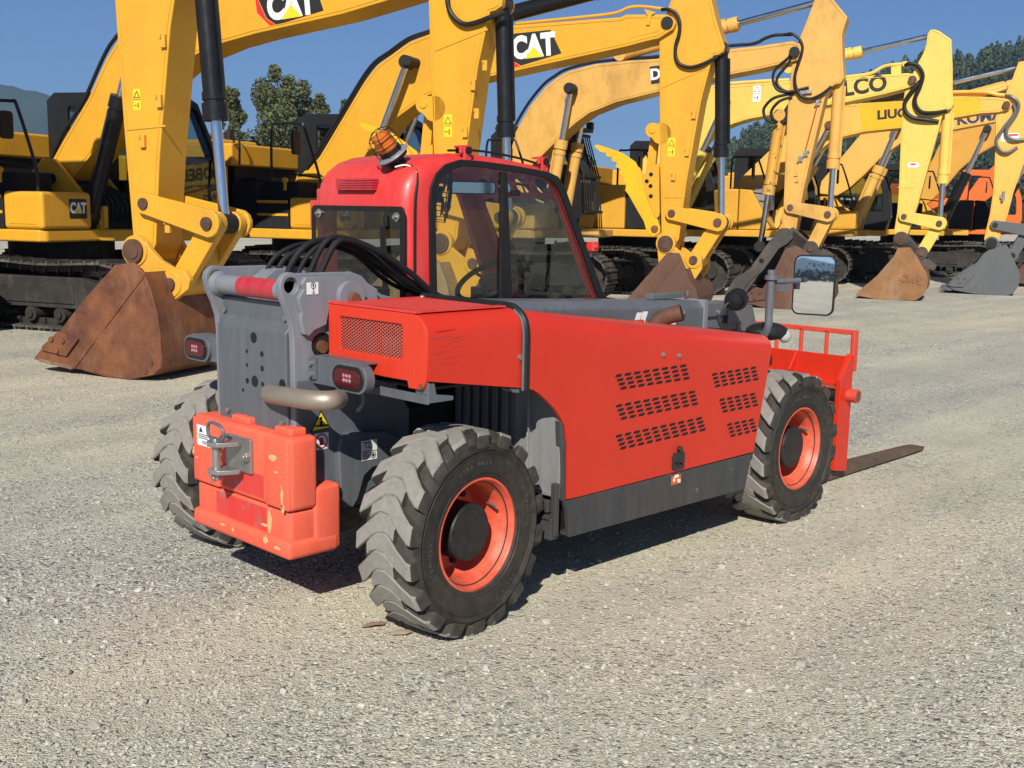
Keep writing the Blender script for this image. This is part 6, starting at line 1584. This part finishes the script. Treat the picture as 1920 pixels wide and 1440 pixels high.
# ---------- foremost: its stick and rusty bucket stand left of the telehandler
G0 = (1.941, 5.956)
E0 = Digger('golden excavator whose stick and big rusty bucket stand nearest, left of the telehandler', G0, -67, 6.65)
B0 = E0.T1(265, 470, -0.2)
dx = (B0[0]-B1[0], B0[1]-B1[1])
pb = [(a, b) for a, b in E1.T([(92, 330), (95, 305), (120, 260), (143, 222), (165, 185), (200, 108), (222, 73), (245, 40), (290, -15), (350, -47), (440, -56), (540, -64), (700, -86), (815, -100), (838, -85), (845, -60), (835, -40), (800, -22), (727, 1), (640, 27), (480, 63), (420, 80), (370, 101), (335, 122), (300, 152), (222, 228), (170, 292), (125, 348), (108, 358)], -0.27)]
E0b = boom(E0, sh(pb, dx), CATY)
s0 = stick(E0, sh(GEN['stick'], B0), CATY)
S0, K0, Q0 = E0.T1(272, 382, -0.25), E0.T1(391, 419, -0.25), E0.T1(332, 532, -0.2)
linkage(E0, B0, S0, K0, Q0, CATY, sh([GEN['ear']], B0)[0], CYLB, rb=0.10)
bucket(E0, E0.T(zA([(500, 985), (430, 993), (300, 1140), (225, 1240), (165, 1297), (125, 1345), (280, 1380), (400, 1412), (480, 1424), (575, 1405), (600, 1380), (607, 1340), (598, 1250), (585, 1165), (560, 1080), (535, 1020)]), -0.6), E0.T(zA([(130, 1348), (280, 1382), (400, 1414), (480, 1427), (575, 1408), (603, 1382), (609, 1340), (600, 1250), (587, 1165), (562, 1080), (537, 1020)]), -0.6), BKT_RUST,
       E0.T(zA([(505, 905), (500, 985), (545, 1010), (575, 1075), (592, 1185), (640, 1165), (670, 1120), (715, 1085), (722, 1050), (700, 1015), (660, 1005), (610, 975), (570, 930), (556, 905), (530, 895)]), -0.25), B0, Q0, CATY2,
       rib=(E0.T1(270, 515, -0.6), E0.T1(138, 690, -0.6)), teeth=(E0.T1(95, 676, -0.6), E0.T1(62, 673, -0.6)), cutter=E0.T(zA([(225, 1240), (300, 1272), (255, 1335), (162, 1312), (165, 1297)]), -0.6))
mb = MB(); mb.prism(E0.T(zA([(386, 1232), (603, 1268), (608, 1340), (601, 1380), (576, 1405), (480, 1424), (300, 1384)]), -0.6), -0.607, -0.598); wp = mb.build('wear_plate', BKT_RUST, E0.root, 0.003)
mb = MB()
for q in zA([(570, 1362), (548, 1393), (240, 1262), (285, 1280), (210, 1310)]):
    x, z = E0.T1(*q, -0.6); mb.cyl((x, -0.618, z), (x, -0.60, z), 0.024, n=10)
mb.build('bolts', RUSTD, E0.root)
p = E0.T1(135, 689, -0.6); q = E0.T1(62, 674, -0.6); mb = MB(); mb.bar((p[0], 0, p[1]-0.004), (q[0]+0.08, 0, q[1]+0.0), 1.215, 0.035, (0, 1, 0)); mb.build('cutting_edge', rusty('worn_edge', (0.26, 0.17, 0.11), (0.16, 0.09, 0.055), (0.36, 0.27, 0.19), 0.5, 4), E0.root, 0.004)
house(E0, CATY, cabsx=1.18)
hyd(E0.root, (0.95, 1.45), sh([E1.T1(262, 100, -0.3)], dx)[0], -0.46, 0.55, 0.105, 0.055, CYLB, name='boom_cylinder'); hyd(E0.root, (0.95, 1.45), sh([E1.T1(262, 100, -0.3)], dx)[0], 0.46, 0.55, 0.105, 0.055, CYLB, name='boom_cylinder')
hyd(E0.root, sh([E1.T1(470, -95, 0)], dx)[0], sh([GEN['top']], B0)[0], 0.0, 0.62, 0.105, 0.06, CYLB, name='stick_cylinder')
warn_sticker(E0, s0, 257, 187, -0.2, 0.085, 0.20); tabs(E0, s0, zA([(617, 155), (602, 380), (635, 850)]), -0.2, CATY2); weld(E0, s0, (238, 243), (311, 236), -0.2, CATY2)
tabs(E0, s0, zA([(540, 530)]), -0.2, CATY2)
mb = MB()
for px_, py_ in ((332, 33), (357, 40), (323, 147), (350, 150), (313, 294), (327, 296)):
    p = on(px_, py_, 'x', 2.5); q = E0.T1(px_, py_, -0.2); mb.box(q[0]+0.02, -0.17, q[1]-0.04, q[0]+0.05, -0.13, q[1]+0.04)
mb.bm.free()
# ---------- fourth: oily orange-yellow machine with cab guard and grapple thumb
E3 = anchored('oily orange yellow excavator with black barred cab guard and grey thumb arm on its bucket', (14.458, 6.403), -68, (965, 290))
E3b = boom(E3, E3.T([(948, 312), (957, 285), (967, 247), (993, 200), (1023, 163), (1044, 146), (1067, 133), (1117, 120), (1175, 114), (1233, 110), (1359, 93), (1425, 86), (1485, 77), (1500, 82), (1506, 97), (1498, 112), (1480, 117), (1417, 131), (1359, 142), (1235, 172), (1155, 192), (1105, 212), (1080, 230), (1060, 248), (1043, 265), (1010, 298), (985, 322), (965, 328)], -0.27), PEACH)
st3 = E3.T([(1464, 436), (1469, 384), (1473, 280), (1477, 200), (1485, 120), (1492, 95), (1500, 70), (1514, 35), (1530, -8), (1541, -16), (1556, -8), (1568, 6), (1589, 32), (1583, 50), (1579, 65), (1580, 110), (1582, 147), (1575, 157), (1566, 158), (1556, 165), (1547, 182), (1526, 270), (1506, 360), (1492, 434), (1484, 452), (1468, 455)], -0.2)
s3 = stick(E3, st3, PEACH)
B3, S3, K3, Q3 = E3.T1(1471, 443, -0.2), E3.T1(1482, 389, -0.25), E3.T1(1552, 402, -0.25), E3.T1(1521, 465, -0.2)
linkage(E3, B3, S3, K3, Q3, PEACH, E3.T1(1572, 145, -0.1), PEACH, 0.66)
mb = MB()
for s in (-1, 1): mb.prism(E3.T(z4([(1570, 600), (1640, 560), (1700, 610), (1790, 700), (1900, 760), (1880, 800), (1700, 760), (1600, 730), (1560, 690)]), -0.26), s*0.26-0.03, s*0.26+0.03)
mb.build('coupler', COUPLER, E3.root, 0.006)
bk = bucket(E3, E3.T(z4([(1580, 720), (1650, 690), (1710, 720), (1790, 790), (1850, 880), (1900, 980), (1905, 1060), (1870, 1130), (1640, 1155), (1440, 1140), (1290, 1100), (1300, 1050), (1420, 1000), (1500, 880)]), -0.6), E3.T(z4([(1285, 1102), (1440, 1145), (1640, 1160), (1870, 1135), (1910, 1060), (1905, 980), (1855, 880), (1790, 785)]), -0.6), BKT_BROWN, E3.T(z4([(1560, 640), (1640, 580), (1720, 640), (1800, 720), (1780, 790), (1650, 760), (1570, 700)]), -0.26), B3, Q3, COUPLER,
            rib=(E3.T1(*z4([(1640, 760)])[0], -0.6), E3.T1(*z4([(1470, 1130)])[0], -0.6)), teeth=(E3.T1(1398, 566, -0.6), E3.T1(1385, 570, -0.6)), cutter=E3.T(z4([(1290, 1050), (1370, 990), (1450, 1010), (1440, 1080), (1300, 1100)]), -0.6))
mb = MB()
ta = E3.T(z4([(1550, 590), (1600, 565), (1640, 590), (1640, 640), (1600, 680), (1540, 715), (1480, 800), (1420, 880), (1330, 950), (1290, 1000), (1270, 1060), (1150, 1110), (1155, 1030), (1220, 930), (1330, 860), (1400, 760), (1480, 650)]), -0.33)
mb.prism(ta, -0.36, -0.31); mb.prism(ta, 0.31, 0.36)
th3 = mb.build('thumb_arm', COUPLER, E3.root, 0.008)
q = E3.T1(*z4([(1412, 803)])[0], -0.36); mb = MB(); mb.cyl((q[0], -0.362, q[1]), (q[0], -0.3605, q[1]), 0.045, n=16); mb.build('arm_hole', HOLE_SHADE, th3)
hyd(E3.root, E3.T1(1463, 216, -0.05), E3.T1(1425, 462, -0.05), -0.05, 0.60, 0.095, 0.05, paint('chipped_yellow', (0.60, 0.30, 0.02), 0.6, dust=0.3, wear=0.42, wearcol=(0.07, 0.045, 0.03), wscale=9), name='thumb_cylinder')
mb = MB(); mb.prism(E3.T(z2([(1590, 780), (1545, 850), (1490, 880), (1500, 920), (1560, 930), (1600, 900)]), -0.1), -0.14, 0.04); mb.build('thumb_bracket', DARK, E3.root, 0.01)
hyd(E3.root, E3.T1(1165, 103, 0), E3.T1(1541, 0, -0.1), 0.0, 0.60, 0.11, 0.055, PEACH, name='stick_cylinder')
for s in (-1, 1): hyd(E3.root, (1.0, 1.45), E3.T1(1075, 168, -0.3), s*0.46, 0.62, 0.105, 0.055, PEACH, name='boom_cylinder')
mb = MB(); pin(mb, E3.T1(1075, 168, -0.3), -0.6, 0.6, 0.085); pin(mb, E3.T1(1490, 98, -0.27), -0.33, 0.33, 0.09); mb.build('boom_pins', DARK, E3.root)
for hz in ([(1560, 262), (1620, 256), (1680, 300), (1700, 370), (1670, 470), (1645, 560), (1650, 650), (1690, 720), (1760, 742), (1840, 710), (1915, 650)], [(1655, 320), (1610, 420), (1500, 520), (1480, 600), (1515, 675), (1600, 690), (1745, 655)], [(1640, 340), (1600, 470), (1520, 570), (1510, 630), (1560, 680), (1640, 700)], [(1620, 700), (1490, 735), (1420, 800), (1410, 850), (1435, 900), (1500, 925)], [(1620, 725), (1530, 760), (1470, 830), (1475, 890), (1510, 920)]):
    hose(E3, z2(hz), -0.24, 0.026)
hose(E3, z2([(300, 440), (620, 425), (1115, 350), (1330, 330), (1420, 290), (1500, 265), (1620, 258)]), 0.0, 0.03, 'boom_pipe')
mb = MB(); a = E3.T1(*z3_([(370, 790)])[0], -0.21); b = E3.T1(*z3_([(275, 1150)])[0], -0.21); mb.tube([(a[0], -0.212, a[1]), (b[0], -0.212, b[1])], 0.012, 6, smooth=False); mb.build('red_hose', flat('hose_red', (0.35, 0.06, 0.02), 0.6), E3.root)
mb = MB()
for q in z3_([(375, 770), (285, 1150), (245, 1190)]):
    x, z = E3.T1(*q, -0.21); mb.box(x-0.035, -0.24, z-0.05, x+0.035, -0.2, z+0.05); mb.cyl((x-0.05, -0.22, z-0.07), (x+0.05, -0.23, z+0.04), 0.018, n=8)
for q in z2([(1745, 690), (1700, 695)]):
    x, z = E3.T1(*q, -0.21); mb.box(x-0.06, -0.25, z-0.025, x+0.06, -0.2, z+0.03)
mb.build('hose_fitting', ZINC, E3.root)
hose(E3, [(944, 308), (953, 283), (963, 245), (989, 198), (1019, 160), (1041, 143), (1064, 130), (1115, 117), (1172, 111), (1232, 107)], 0.05, 0.03, 'boom_pipe')
# name board: dark plate, white letters, half hidden by the neighbouring stick
mb = MB(); mb.prism(E3.T(z2([(552, 500), (1024, 440), (1026, 560), (565, 632)]), -0.27), -0.274, -0.265); nb = mb.build('name_plate', BLACK, E3b)
p0, p1 = E3.T(z2([(560, 565), (1020, 500)]), -0.27); a = math.degrees(math.atan2(p1[1]-p0[1], p1[0]-p0[0]))
text('name_lettering', 'DOOSAN', WHITE, nb, put(side_frame(((p0[0]+p1[0])/2, (p0[1]+p1[1])/2), a), -0.2755), 0.27, bold=0.010, depth=0.0008, xs=1.0)
house(E3, PEACH, guard=True, cabdx=-0.42)
mb = MB()   # hose clips on the bare stick and an oily smear round the pin
for q in z3_([(215, 1345), (210, 1300)]):
    x, z = E3.T1(*q, -0.2); mb.box(x-0.03, -0.225, z-0.05, x+0.03, -0.2, z-0.03); mb.box(x+0.015, -0.225, z-0.05, x+0.03, -0.2, z+0.04)
mb.build('hose_clamp', PEACH, s3)

# ---------- fifth: pale yellow
E4 = anchored('pale yellow excavator with an orange rusted bucket, its stick second from the right edge', (18.351, 6.193), -68, (1195, 345))
E4b = boom(E4, E4.T([(1180, 362), (1186, 340), (1200, 305), (1237, 256), (1290, 195), (1308, 178), (1325, 168), (1362, 160), (1477, 152), (1580, 147), (1652, 140), (1702, 137), (1716, 139), (1722, 150), (1714, 161), (1695, 167), (1657, 177), (1582, 193), (1547, 198), (1455, 214), (1405, 223), (1375, 232), (1350, 243), (1325, 262), (1290, 310), (1250, 350), (1220, 372), (1195, 374)], -0.27), LEMON)
st4 = E4.T([(1676, 436), (1682, 398), (1685, 360), (1688, 280), (1692, 200), (1697, 168), (1708, 145), (1722, 117), (1731, 100), (1737, 82), (1739, 64), (1744, 56), (1752, 55), (1761, 58), (1784, 74), (1785, 100), (1786, 125), (1786, 170), (1788, 195), (1783, 204), (1773, 207), (1768, 214), (1758, 250), (1735, 332), (1722, 380), (1703, 437), (1697, 452), (1684, 454)], -0.2)
s4 = stick(E4, st4, LEMON)
B4, S4, K4, Q4 = E4.T1(1690, 448, -0.2), E4.T1(1695, 406, -0.25), E4.T1(1761, 419, -0.25), E4.T1(1728, 474, -0.2)
linkage(E4, B4, S4, K4, Q4, LEMON, E4.T1(1777, 196, -0.1), LEMON, 0.66)
mb = MB()
for s in (-1, 1): mb.prism(E4.T(z5_([(850, 690), (890, 668), (945, 680), (1000, 740), (1040, 800), (1090, 870), (1165, 930), (1150, 965), (1060, 930), (1000, 880), (960, 790), (850, 800)]), -0.26), s*0.26-0.03, s*0.26+0.03)
mb.build('coupler', COUPLER, E4.root, 0.006)
bk4 = bucket(E4, E4.T(z5_([(862, 782), (960, 778), (1010, 850), (1050, 930), (1085, 980), (1098, 1040), (1088, 1110), (1050, 1165), (1000, 1198), (850, 1195), (680, 1186), (530, 1162), (545, 1130), (610, 1075), (690, 1010), (760, 930), (830, 850)]), -0.6), E4.T(z5_([(528, 1160), (680, 1190), (850, 1199), (1000, 1202), (1052, 1168), (1091, 1110), (1101, 1040), (1088, 980), (1053, 930), (1010, 848)]), -0.6), BKT_ORANGE, E4.T(z5_([(855, 720), (890, 680), (960, 720), (1040, 810), (1060, 870), (1000, 860), (950, 785), (860, 790)]), -0.26), B4, Q4, COUPLER,
              rib=(E4.T1(*z5_([(962, 790)])[0], -0.6), E4.T1(*z5_([(680, 1175)])[0], -0.6)))
p0, p1 = E4.T(z5_([(900, 1020), (1030, 1045)]), -0.6); a = math.degrees(math.atan2(p1[1]-p0[1], p1[0]-p0[0]))
text('bucket_lettering', 'CWS', BKT_ORANGE, bk4, put(side_frame(((p0[0]+p1[0])/2, (p0[1]+p1[1])/2), a), -0.608), 0.19, bold=0.012, depth=0.008)
hyd(E4.root, E4.T1(1480, 128, 0), E4.T1(1749, 65, -0.1), 0.0, 0.52, 0.10, 0.05, LEMON, name='stick_cylinder')
for s in (-1, 1): hyd(E4.root, (1.0, 1.45), E4.T1(1362, 193, -0.3), s*0.46, 0.60, 0.105, 0.055, LEMON, name='boom_cylinder')
mb = MB(); pin(mb, E4.T1(1362, 193, -0.3), -0.6, 0.6, 0.085); pin(mb, E4.T1(1711, 150, -0.27), -0.33, 0.33, 0.08); mb.build('boom_pins', RUSTD, E4.root)
for hz in ([(1030, 490), (1060, 480), (1120, 492), (1160, 560), (1145, 640), (1105, 730), (1110, 795), (1155, 842), (1240, 848), (1340, 832)], [(1150, 600), (1090, 670), (1030, 760), (1030, 830), (1085, 882), (1180, 898), (1280, 912)]):
    hose(E4, z3_(hz), -0.24, 0.04)
hose(E4, z2([(1000, 660), (1130, 630), (1400, 610), (1600, 598)]), 0.0, 0.035, 'boom_pipe', LEMON); hose(E4, z3_([(560, 580), (760, 555), (870, 500), (960, 485), (1040, 480)]), 0.0, 0.035, 'boom_pipe', LEMON)
mb = MB(); mb.prism(E4.T(z3_([(925, 505), (1000, 490), (1000, 560), (925, 580)]), -0.05), -0.12, 0.12); mb.prism(E4.T(z3_([(1010, 465), (1045, 462), (1045, 500), (1010, 500)]), -0.05), -0.15, 0.15); mb.build('pipe_clamp', LEMON, E4b, 0.006)
p0, p1 = E4.T(z3_([(460, 690), (790, 640)]), -0.27); a = math.degrees(math.atan2(p1[1]-p0[1], p1[0]-p0[0]))
r_ = E4.T1(*z3_([(790, 645)])[0], -0.27); c_ = E4.T1(*z3_([(400, 705)])[0], -0.27); L_ = (Vector(r_)-Vector(c_)).length
text('name_lettering', 'KOBELCO', BLACK, E4b, put(side_frame(E4.T1(*z3_([(520, 678)])[0], -0.27), a), -0.2725), 0.42, bold=0.016, depth=0.0008, xs=1.0)
warn_sticker(E4, E4b, 1419, 175, -0.27, 0.16, 0.34, WHITE)
x, z = E4.T1(*z3_([(1088, 1237)])[0], -0.2); mb = MB(); mb.prism(rrect(x-0.11, z-0.05, x+0.11, z+0.05, 0.045), -0.204, -0.198); o_ = mb.build('sticker', WHITE, s4); mb = MB(); mb.box(x-0.05, -0.2055, z-0.005, x+0.05, -0.203, z+0.03); mb.build('sticker_print', INKRED, o_)
weld(E4, s4, z5_([(862, 300)])[0], z5_([(1000, 305)])[0], -0.2, LEMON)
house(E4, CATY2, style='black', stripe=None)

# ---------- sixth: pale orange-yellow boom with a bright panel and grey bucket
E5 = anchored('pale orange yellow excavator with bright lettered boom panel and dark grey bucket at right', (21.683, 5.713), -68, (1397, 338))
E5b = boom(E5, E5.T([(1380, 352), (1388, 335), (1440, 285), (1477, 250), (1512, 220), (1530, 206), (1545, 200), (1580, 196), (1690, 189), (1787, 184), (1837, 181), (1875, 183), (1892, 187), (1898, 197), (1892, 206), (1870, 211), (1835, 213), (1782, 223), (1690, 240), (1617, 248), (1580, 257), (1555, 268), (1530, 287), (1490, 330), (1455, 358), (1420, 370), (1392, 366)], -0.27), LIUY)
mb = MB(); mb.prism(E5.T(z3_([(680, 775), (1000, 757), (1390, 738), (1590, 727), (1590, 850), (1370, 888), (1000, 958), (710, 988)]), -0.27), -0.2725, -0.268); pn = mb.build('boom_panel', SIGNY, E5b)
p0, p1 = E5.T(z3_([(780, 875), (1000, 862)]), -0.27); a = math.degrees(math.atan2(p1[1]-p0[1], p1[0]-p0[0]))
text('name_lettering', 'LIUGONG', BLACK, pn, put(side_frame(E5.T1(*z3_([(1055, 845)])[0], -0.27), a+2), -0.2745), 0.27, bold=0.012, depth=0.0008, xs=1.1)
st5 = E5.T([(1845, 448), (1856, 400), (1862, 360), (1866, 280), (1867, 212), (1875, 195), (1887, 172), (1898, 148), (1905, 128), (1910, 116), (1922, 114), (1932, 120), (1955, 140), (1955, 240), (1945, 262), (1935, 270), (1915, 320), (1900, 362), (1891, 398), (1873, 448), (1868, 462), (1852, 464)], -0.2)
s5 = stick(E5, st5, LIUY)
B5, S5, K5, Q5 = E5.T1(1859, 456, -0.2), E5.T1(1866, 422, -0.25), E5.T1(1928, 432, -0.25), E5.T1(1898, 479, -0.2)
linkage(E5, B5, S5, K5, Q5, LIUY, E5.T1(1943, 252, -0.1), LIUY, 0.66, gl=BKT_GREY, pinmat=DARK)
bucket(E5, E5.T(z5_([(1585, 800), (1730, 762), (1775, 865), (1815, 950), (1828, 1010), (1818, 1085), (1780, 1135), (1725, 1165), (1600, 1155), (1450, 1140), (1310, 1115), (1255, 1085), (1330, 1010), (1420, 950), (1490, 895), (1540, 830)]), -0.6), E5.T(z5_([(1250, 1085), (1310, 1120), (1450, 1145), (1600, 1160), (1725, 1170), (1784, 1138), (1821, 1085), (1831, 1010), (1818, 950), (1778, 865)]), -0.6), BKT_GREY, E5.T(z5_([(1570, 740), (1605, 710), (1660, 735), (1700, 770), (1780, 800), (1800, 850), (1770, 880), (1720, 840), (1580, 810)]), -0.26), B5, Q5, BKT_GREY,
       rib=(E5.T1(*z5_([(1735, 780)])[0], -0.6), E5.T1(*z5_([(1450, 1120)])[0], -0.6)), teeth=(E5.T1(1778, 541, -0.6), E5.T1(1762, 540, -0.6)), cutter=E5.T(z5_([(1330, 1010), (1460, 955), (1470, 990), (1380, 1095), (1290, 1090), (1255, 1080)]), -0.6))
hyd(E5.root, E5.T1(1640, 188, 0), E5.T1(1915, 124, -0.1), 0.0, 0.55, 0.10, 0.06, CYLB, name='stick_cylinder')
for s in (-1, 1): hyd(E5.root, (1.0, 1.45), E5.T1(1557, 237, -0.3), s*0.46, 0.62, 0.105, 0.055, LIUY, name='boom_cylinder')
mb = MB(); pin(mb, E5.T1(1557, 237, -0.3), -0.6, 0.6, 0.085); pin(mb, E5.T1(1887, 197, -0.27), -0.33, 0.33, 0.08); mb.build('boom_pins', RUSTD, E5.root)
for hz in ([(1780, 715), (1830, 728), (1875, 770), (1870, 840), (1800, 950), (1790, 1010), (1840, 1048), (1930, 1048)], [(1840, 780), (1850, 850), (1760, 970), (1710, 1060), (1740, 1125), (1800, 1142), (1870, 1105)]):
    hose(E5, z3_(hz), -0.24, 0.036, mat=paint('grey_hose', (0.09, 0.09, 0.088), 0.4, dust=0.2))
hose(E5, z3_([(1385, 690), (1620, 690), (1720, 710), (1800, 715)]), 0.0, 0.04, 'boom_pipe', LIUY); hose(E5, z3_([(1385, 710), (1640, 700), (1790, 660)]), 0.1, 0.04, 'boom_pipe', LIUY)
mb = MB(); x, z = E5.T1(*z3_([(1815, 1030)])[0], -0.2); mb.prism([(x-0.18, z-0.09), (x+0.18, z-0.09), (x+0.18, z+0.09), (x-0.18, z+0.09)], -0.204, -0.198); o_ = mb.build('sticker', WHITE, s5); mb = MB(); mb.box(x-0.02, -0.2055, z+0.03, x+0.16, -0.203, z+0.07); mb.build('sticker_print', INKRED, o_)
mb = MB(); x, z = E5.T1(*z5_([(1695, 370)])[0], -0.2); mb.cyl((x, -0.24, z-0.12), (x+0.02, -0.24, z+0.10), 0.03, n=10); mb.box(x-0.05, -0.25, z-0.06, x+0.05, -0.2, z+0.03); mb.build('hose_fitting', ZINC, s5)
house(E5, CATY2, style='grey')

# ---------- seventh, eighth: golden machines farther along, sticks beyond the picture's right edge
def far_digger(label, piv, px_poly, G, mat, hmat, style, bcyl, barrel, stripe=None, cabmat=None, frac=0.6, cabdx=0.0):
    D = anchored(label, G, -68, piv)
    b = boom(D, D.T(px_poly, -0.27), mat)
    tip = D.T1(*px_poly[bcyl[2]], -0.27)
    o = (tip[0]-GEN['bp'][0]+0.0, 1.24)
    dz = tip[1]-(1.24+GEN['bp'][1]); o = (o[0], 1.24+dz)
    s, g = generic_arm(D, o, mat, None, None, None, False, barrel)
    rb_ = rel(E4.T(z5_([(862, 782), (960, 778), (1010, 850), (1050, 930), (1085, 980), (1098, 1040), (1088, 1110), (1050, 1165), (1000, 1198), (850, 1195), (680, 1186), (530, 1162), (545, 1130), (610, 1075), (690, 1010), (760, 930), (830, 850)]), -0.6), B4)
    sd_ = sh(rb_, o); bucket(D, sd_, sd_[11:0:-1][:10], BKT_BROWN, sh(EARS, o), o, g['Q'], mat)
    P = D.T1(*bcyl[0], -0.3)
    for s_2 in (-1, 1): hyd(D.root, (1.0, 1.45), P, s_2*0.46, frac, 0.12, 0.06, barrel, name='boom_cylinder')
    mb = MB(); pin(mb, P, -0.6, 0.6, 0.09); mb.build('boom_pins', DARK, D.root)
    hyd(D.root, D.T1(*bcyl[1], 0), g['top'], 0.0, 0.6, 0.10, 0.06, barrel, name='stick_cylinder')
    house(D, hmat, style=style, stripe=stripe, cabmat=cabmat, cabdx=cabdx)
    return D, b
E6, E6b = far_digger('pale orange yellow excavator, its boom with navy letters passing below the bright lettered panel', (1550, 345), [(1535, 365), (1540, 340), (1580, 292), (1612, 254), (1640, 234), (1690, 222), (1787, 208), (1870, 196), (1960, 184), (1975, 192), (1965, 205), (1870, 228), (1790, 243), (1735, 252), (1690, 268), (1655, 292), (1620, 328), (1590, 355), (1560, 372)], (25.6, 5.9), PEACH2, CATY2, 'steps', ((1683, 238), (1740, 200), 9), PEACH2)
p0, p1 = E6.T(z3_([(1530, 880), (1710, 855)]), -0.27); a = math.degrees(math.atan2(p1[1]-p0[1], p1[0]-p0[0]))
text('name_lettering', 'KOMATSU', flat('navy_ink', (0.02, 0.025, 0.08), 0.5), E6b, put(side_frame(E6.T1(*z3_([(1690, 866)])[0], -0.27), a), -0.2735), 0.36, bold=0.014, depth=0.0008)
E7, E7b = far_digger('brownish golden excavator with black boom rams just left of the rightmost stick', (1716, 370), [(1700, 385), (1706, 365), (1722, 335), (1748, 300), (1762, 270), (1785, 248), (1815, 233), (1870, 220), (1960, 206), (2060, 192), (2072, 200), (2062, 212), (1960, 240), (1895, 258), (1862, 274), (1830, 292), (1800, 318), (1775, 348), (1745, 378), (1720, 392)], (30.4, 5.8), yel('brown_golden', (0.60, 0.30, 0.045)), CATY, 'steps', ((1851, 243), (1880, 205), 11), CYLB, frac=0.55, cabdx=-1.25)
# black door with the maker's logo on the side of that machine
mb = MB(); mb.box(-2.70, -1.487, 1.32, -0.74, -1.474, 2.26); dk = mb.build('door_decal', BLACK, E7.root)
logo(dk, frame_of((-1.75, -1.489, 1.98), (1, 0, 0), (0, 0, 1)), 0.34)
text('model_lettering', '336F', WHITE, dk, frame_of((-1.6, -1.489, 1.60), (1, 0, 0), (0, 0, 1)), 0.30, bold=0.012, depth=0.001)
E8, E8b = far_digger('orange excavator almost hidden behind the rightmost sticks', (1822, 368), [(1808, 385), (1815, 362), (1835, 335), (1862, 312), (1882, 292), (1915, 262), (1960, 235), (2040, 222), (2120, 212), (2132, 220), (2122, 230), (2040, 255), (1980, 280), (1925, 322), (1890, 345), (1850, 375), (1828, 390)], (35.6, 5.8), ORNG, ORNG, 'black', ((1930, 290), (1960, 225), 9), CYLB, stripe=BLACK, cabmat=ORNG)

# ---------- small things on the gravel by the near tyre
def scrap(name, label, px, py, pts, mat):
    p = on(px, py, 'z', 0.0)
    mb = MB(); rn = random.Random(px)
    mb.loft([[(x, y-w_, z), (x, y, z+0.004), (x, y+w_, z+0.001), (x, y, z-0.001)] for x, y, z, w_ in pts])
    o = mb.build(name, mat, None); o.location = (p.x, p.y, 0.007); o.rotation_euler = (0, 0, R(-25)); tag(o, label, 'debris'); return o
CHIPM = paint('bark_chip', (0.22, 0.13, 0.08), 0.85, dust=0.5, dustcol=(0.4, 0.33, 0.25), var=0.3, scale=40, bumpv=0.6)
scrap('bark_chip', 'brown curled bark chip on the gravel just behind the near rear tyre', 703, 1176, [(-0.055, 0, 0, 0.006), (-0.03, 0.004, 0.004, 0.016), (0.0, -0.004, 0.010, 0.013), (0.03, 0.003, 0.006, 0.017), (0.05, 0.006, 0.002, 0.005)], CHIPM)
scrap('dirt_clod', 'pale flat clod of dirt on the gravel touching the near rear tyre', 752, 1190, [(-0.04, 0, 0, 0.008), (-0.02, 0.004, 0.004, 0.024), (0.01, -0.004, 0.005, 0.027), (0.035, 0.003, 0.003, 0.016), (0.045, 0.0, 0.0, 0.005)], paint('clod', (0.34, 0.27, 0.19), 0.95, dust=0.5, dustcol=(0.45, 0.4, 0.32), var=0.3, scale=30, bumpv=0.8))
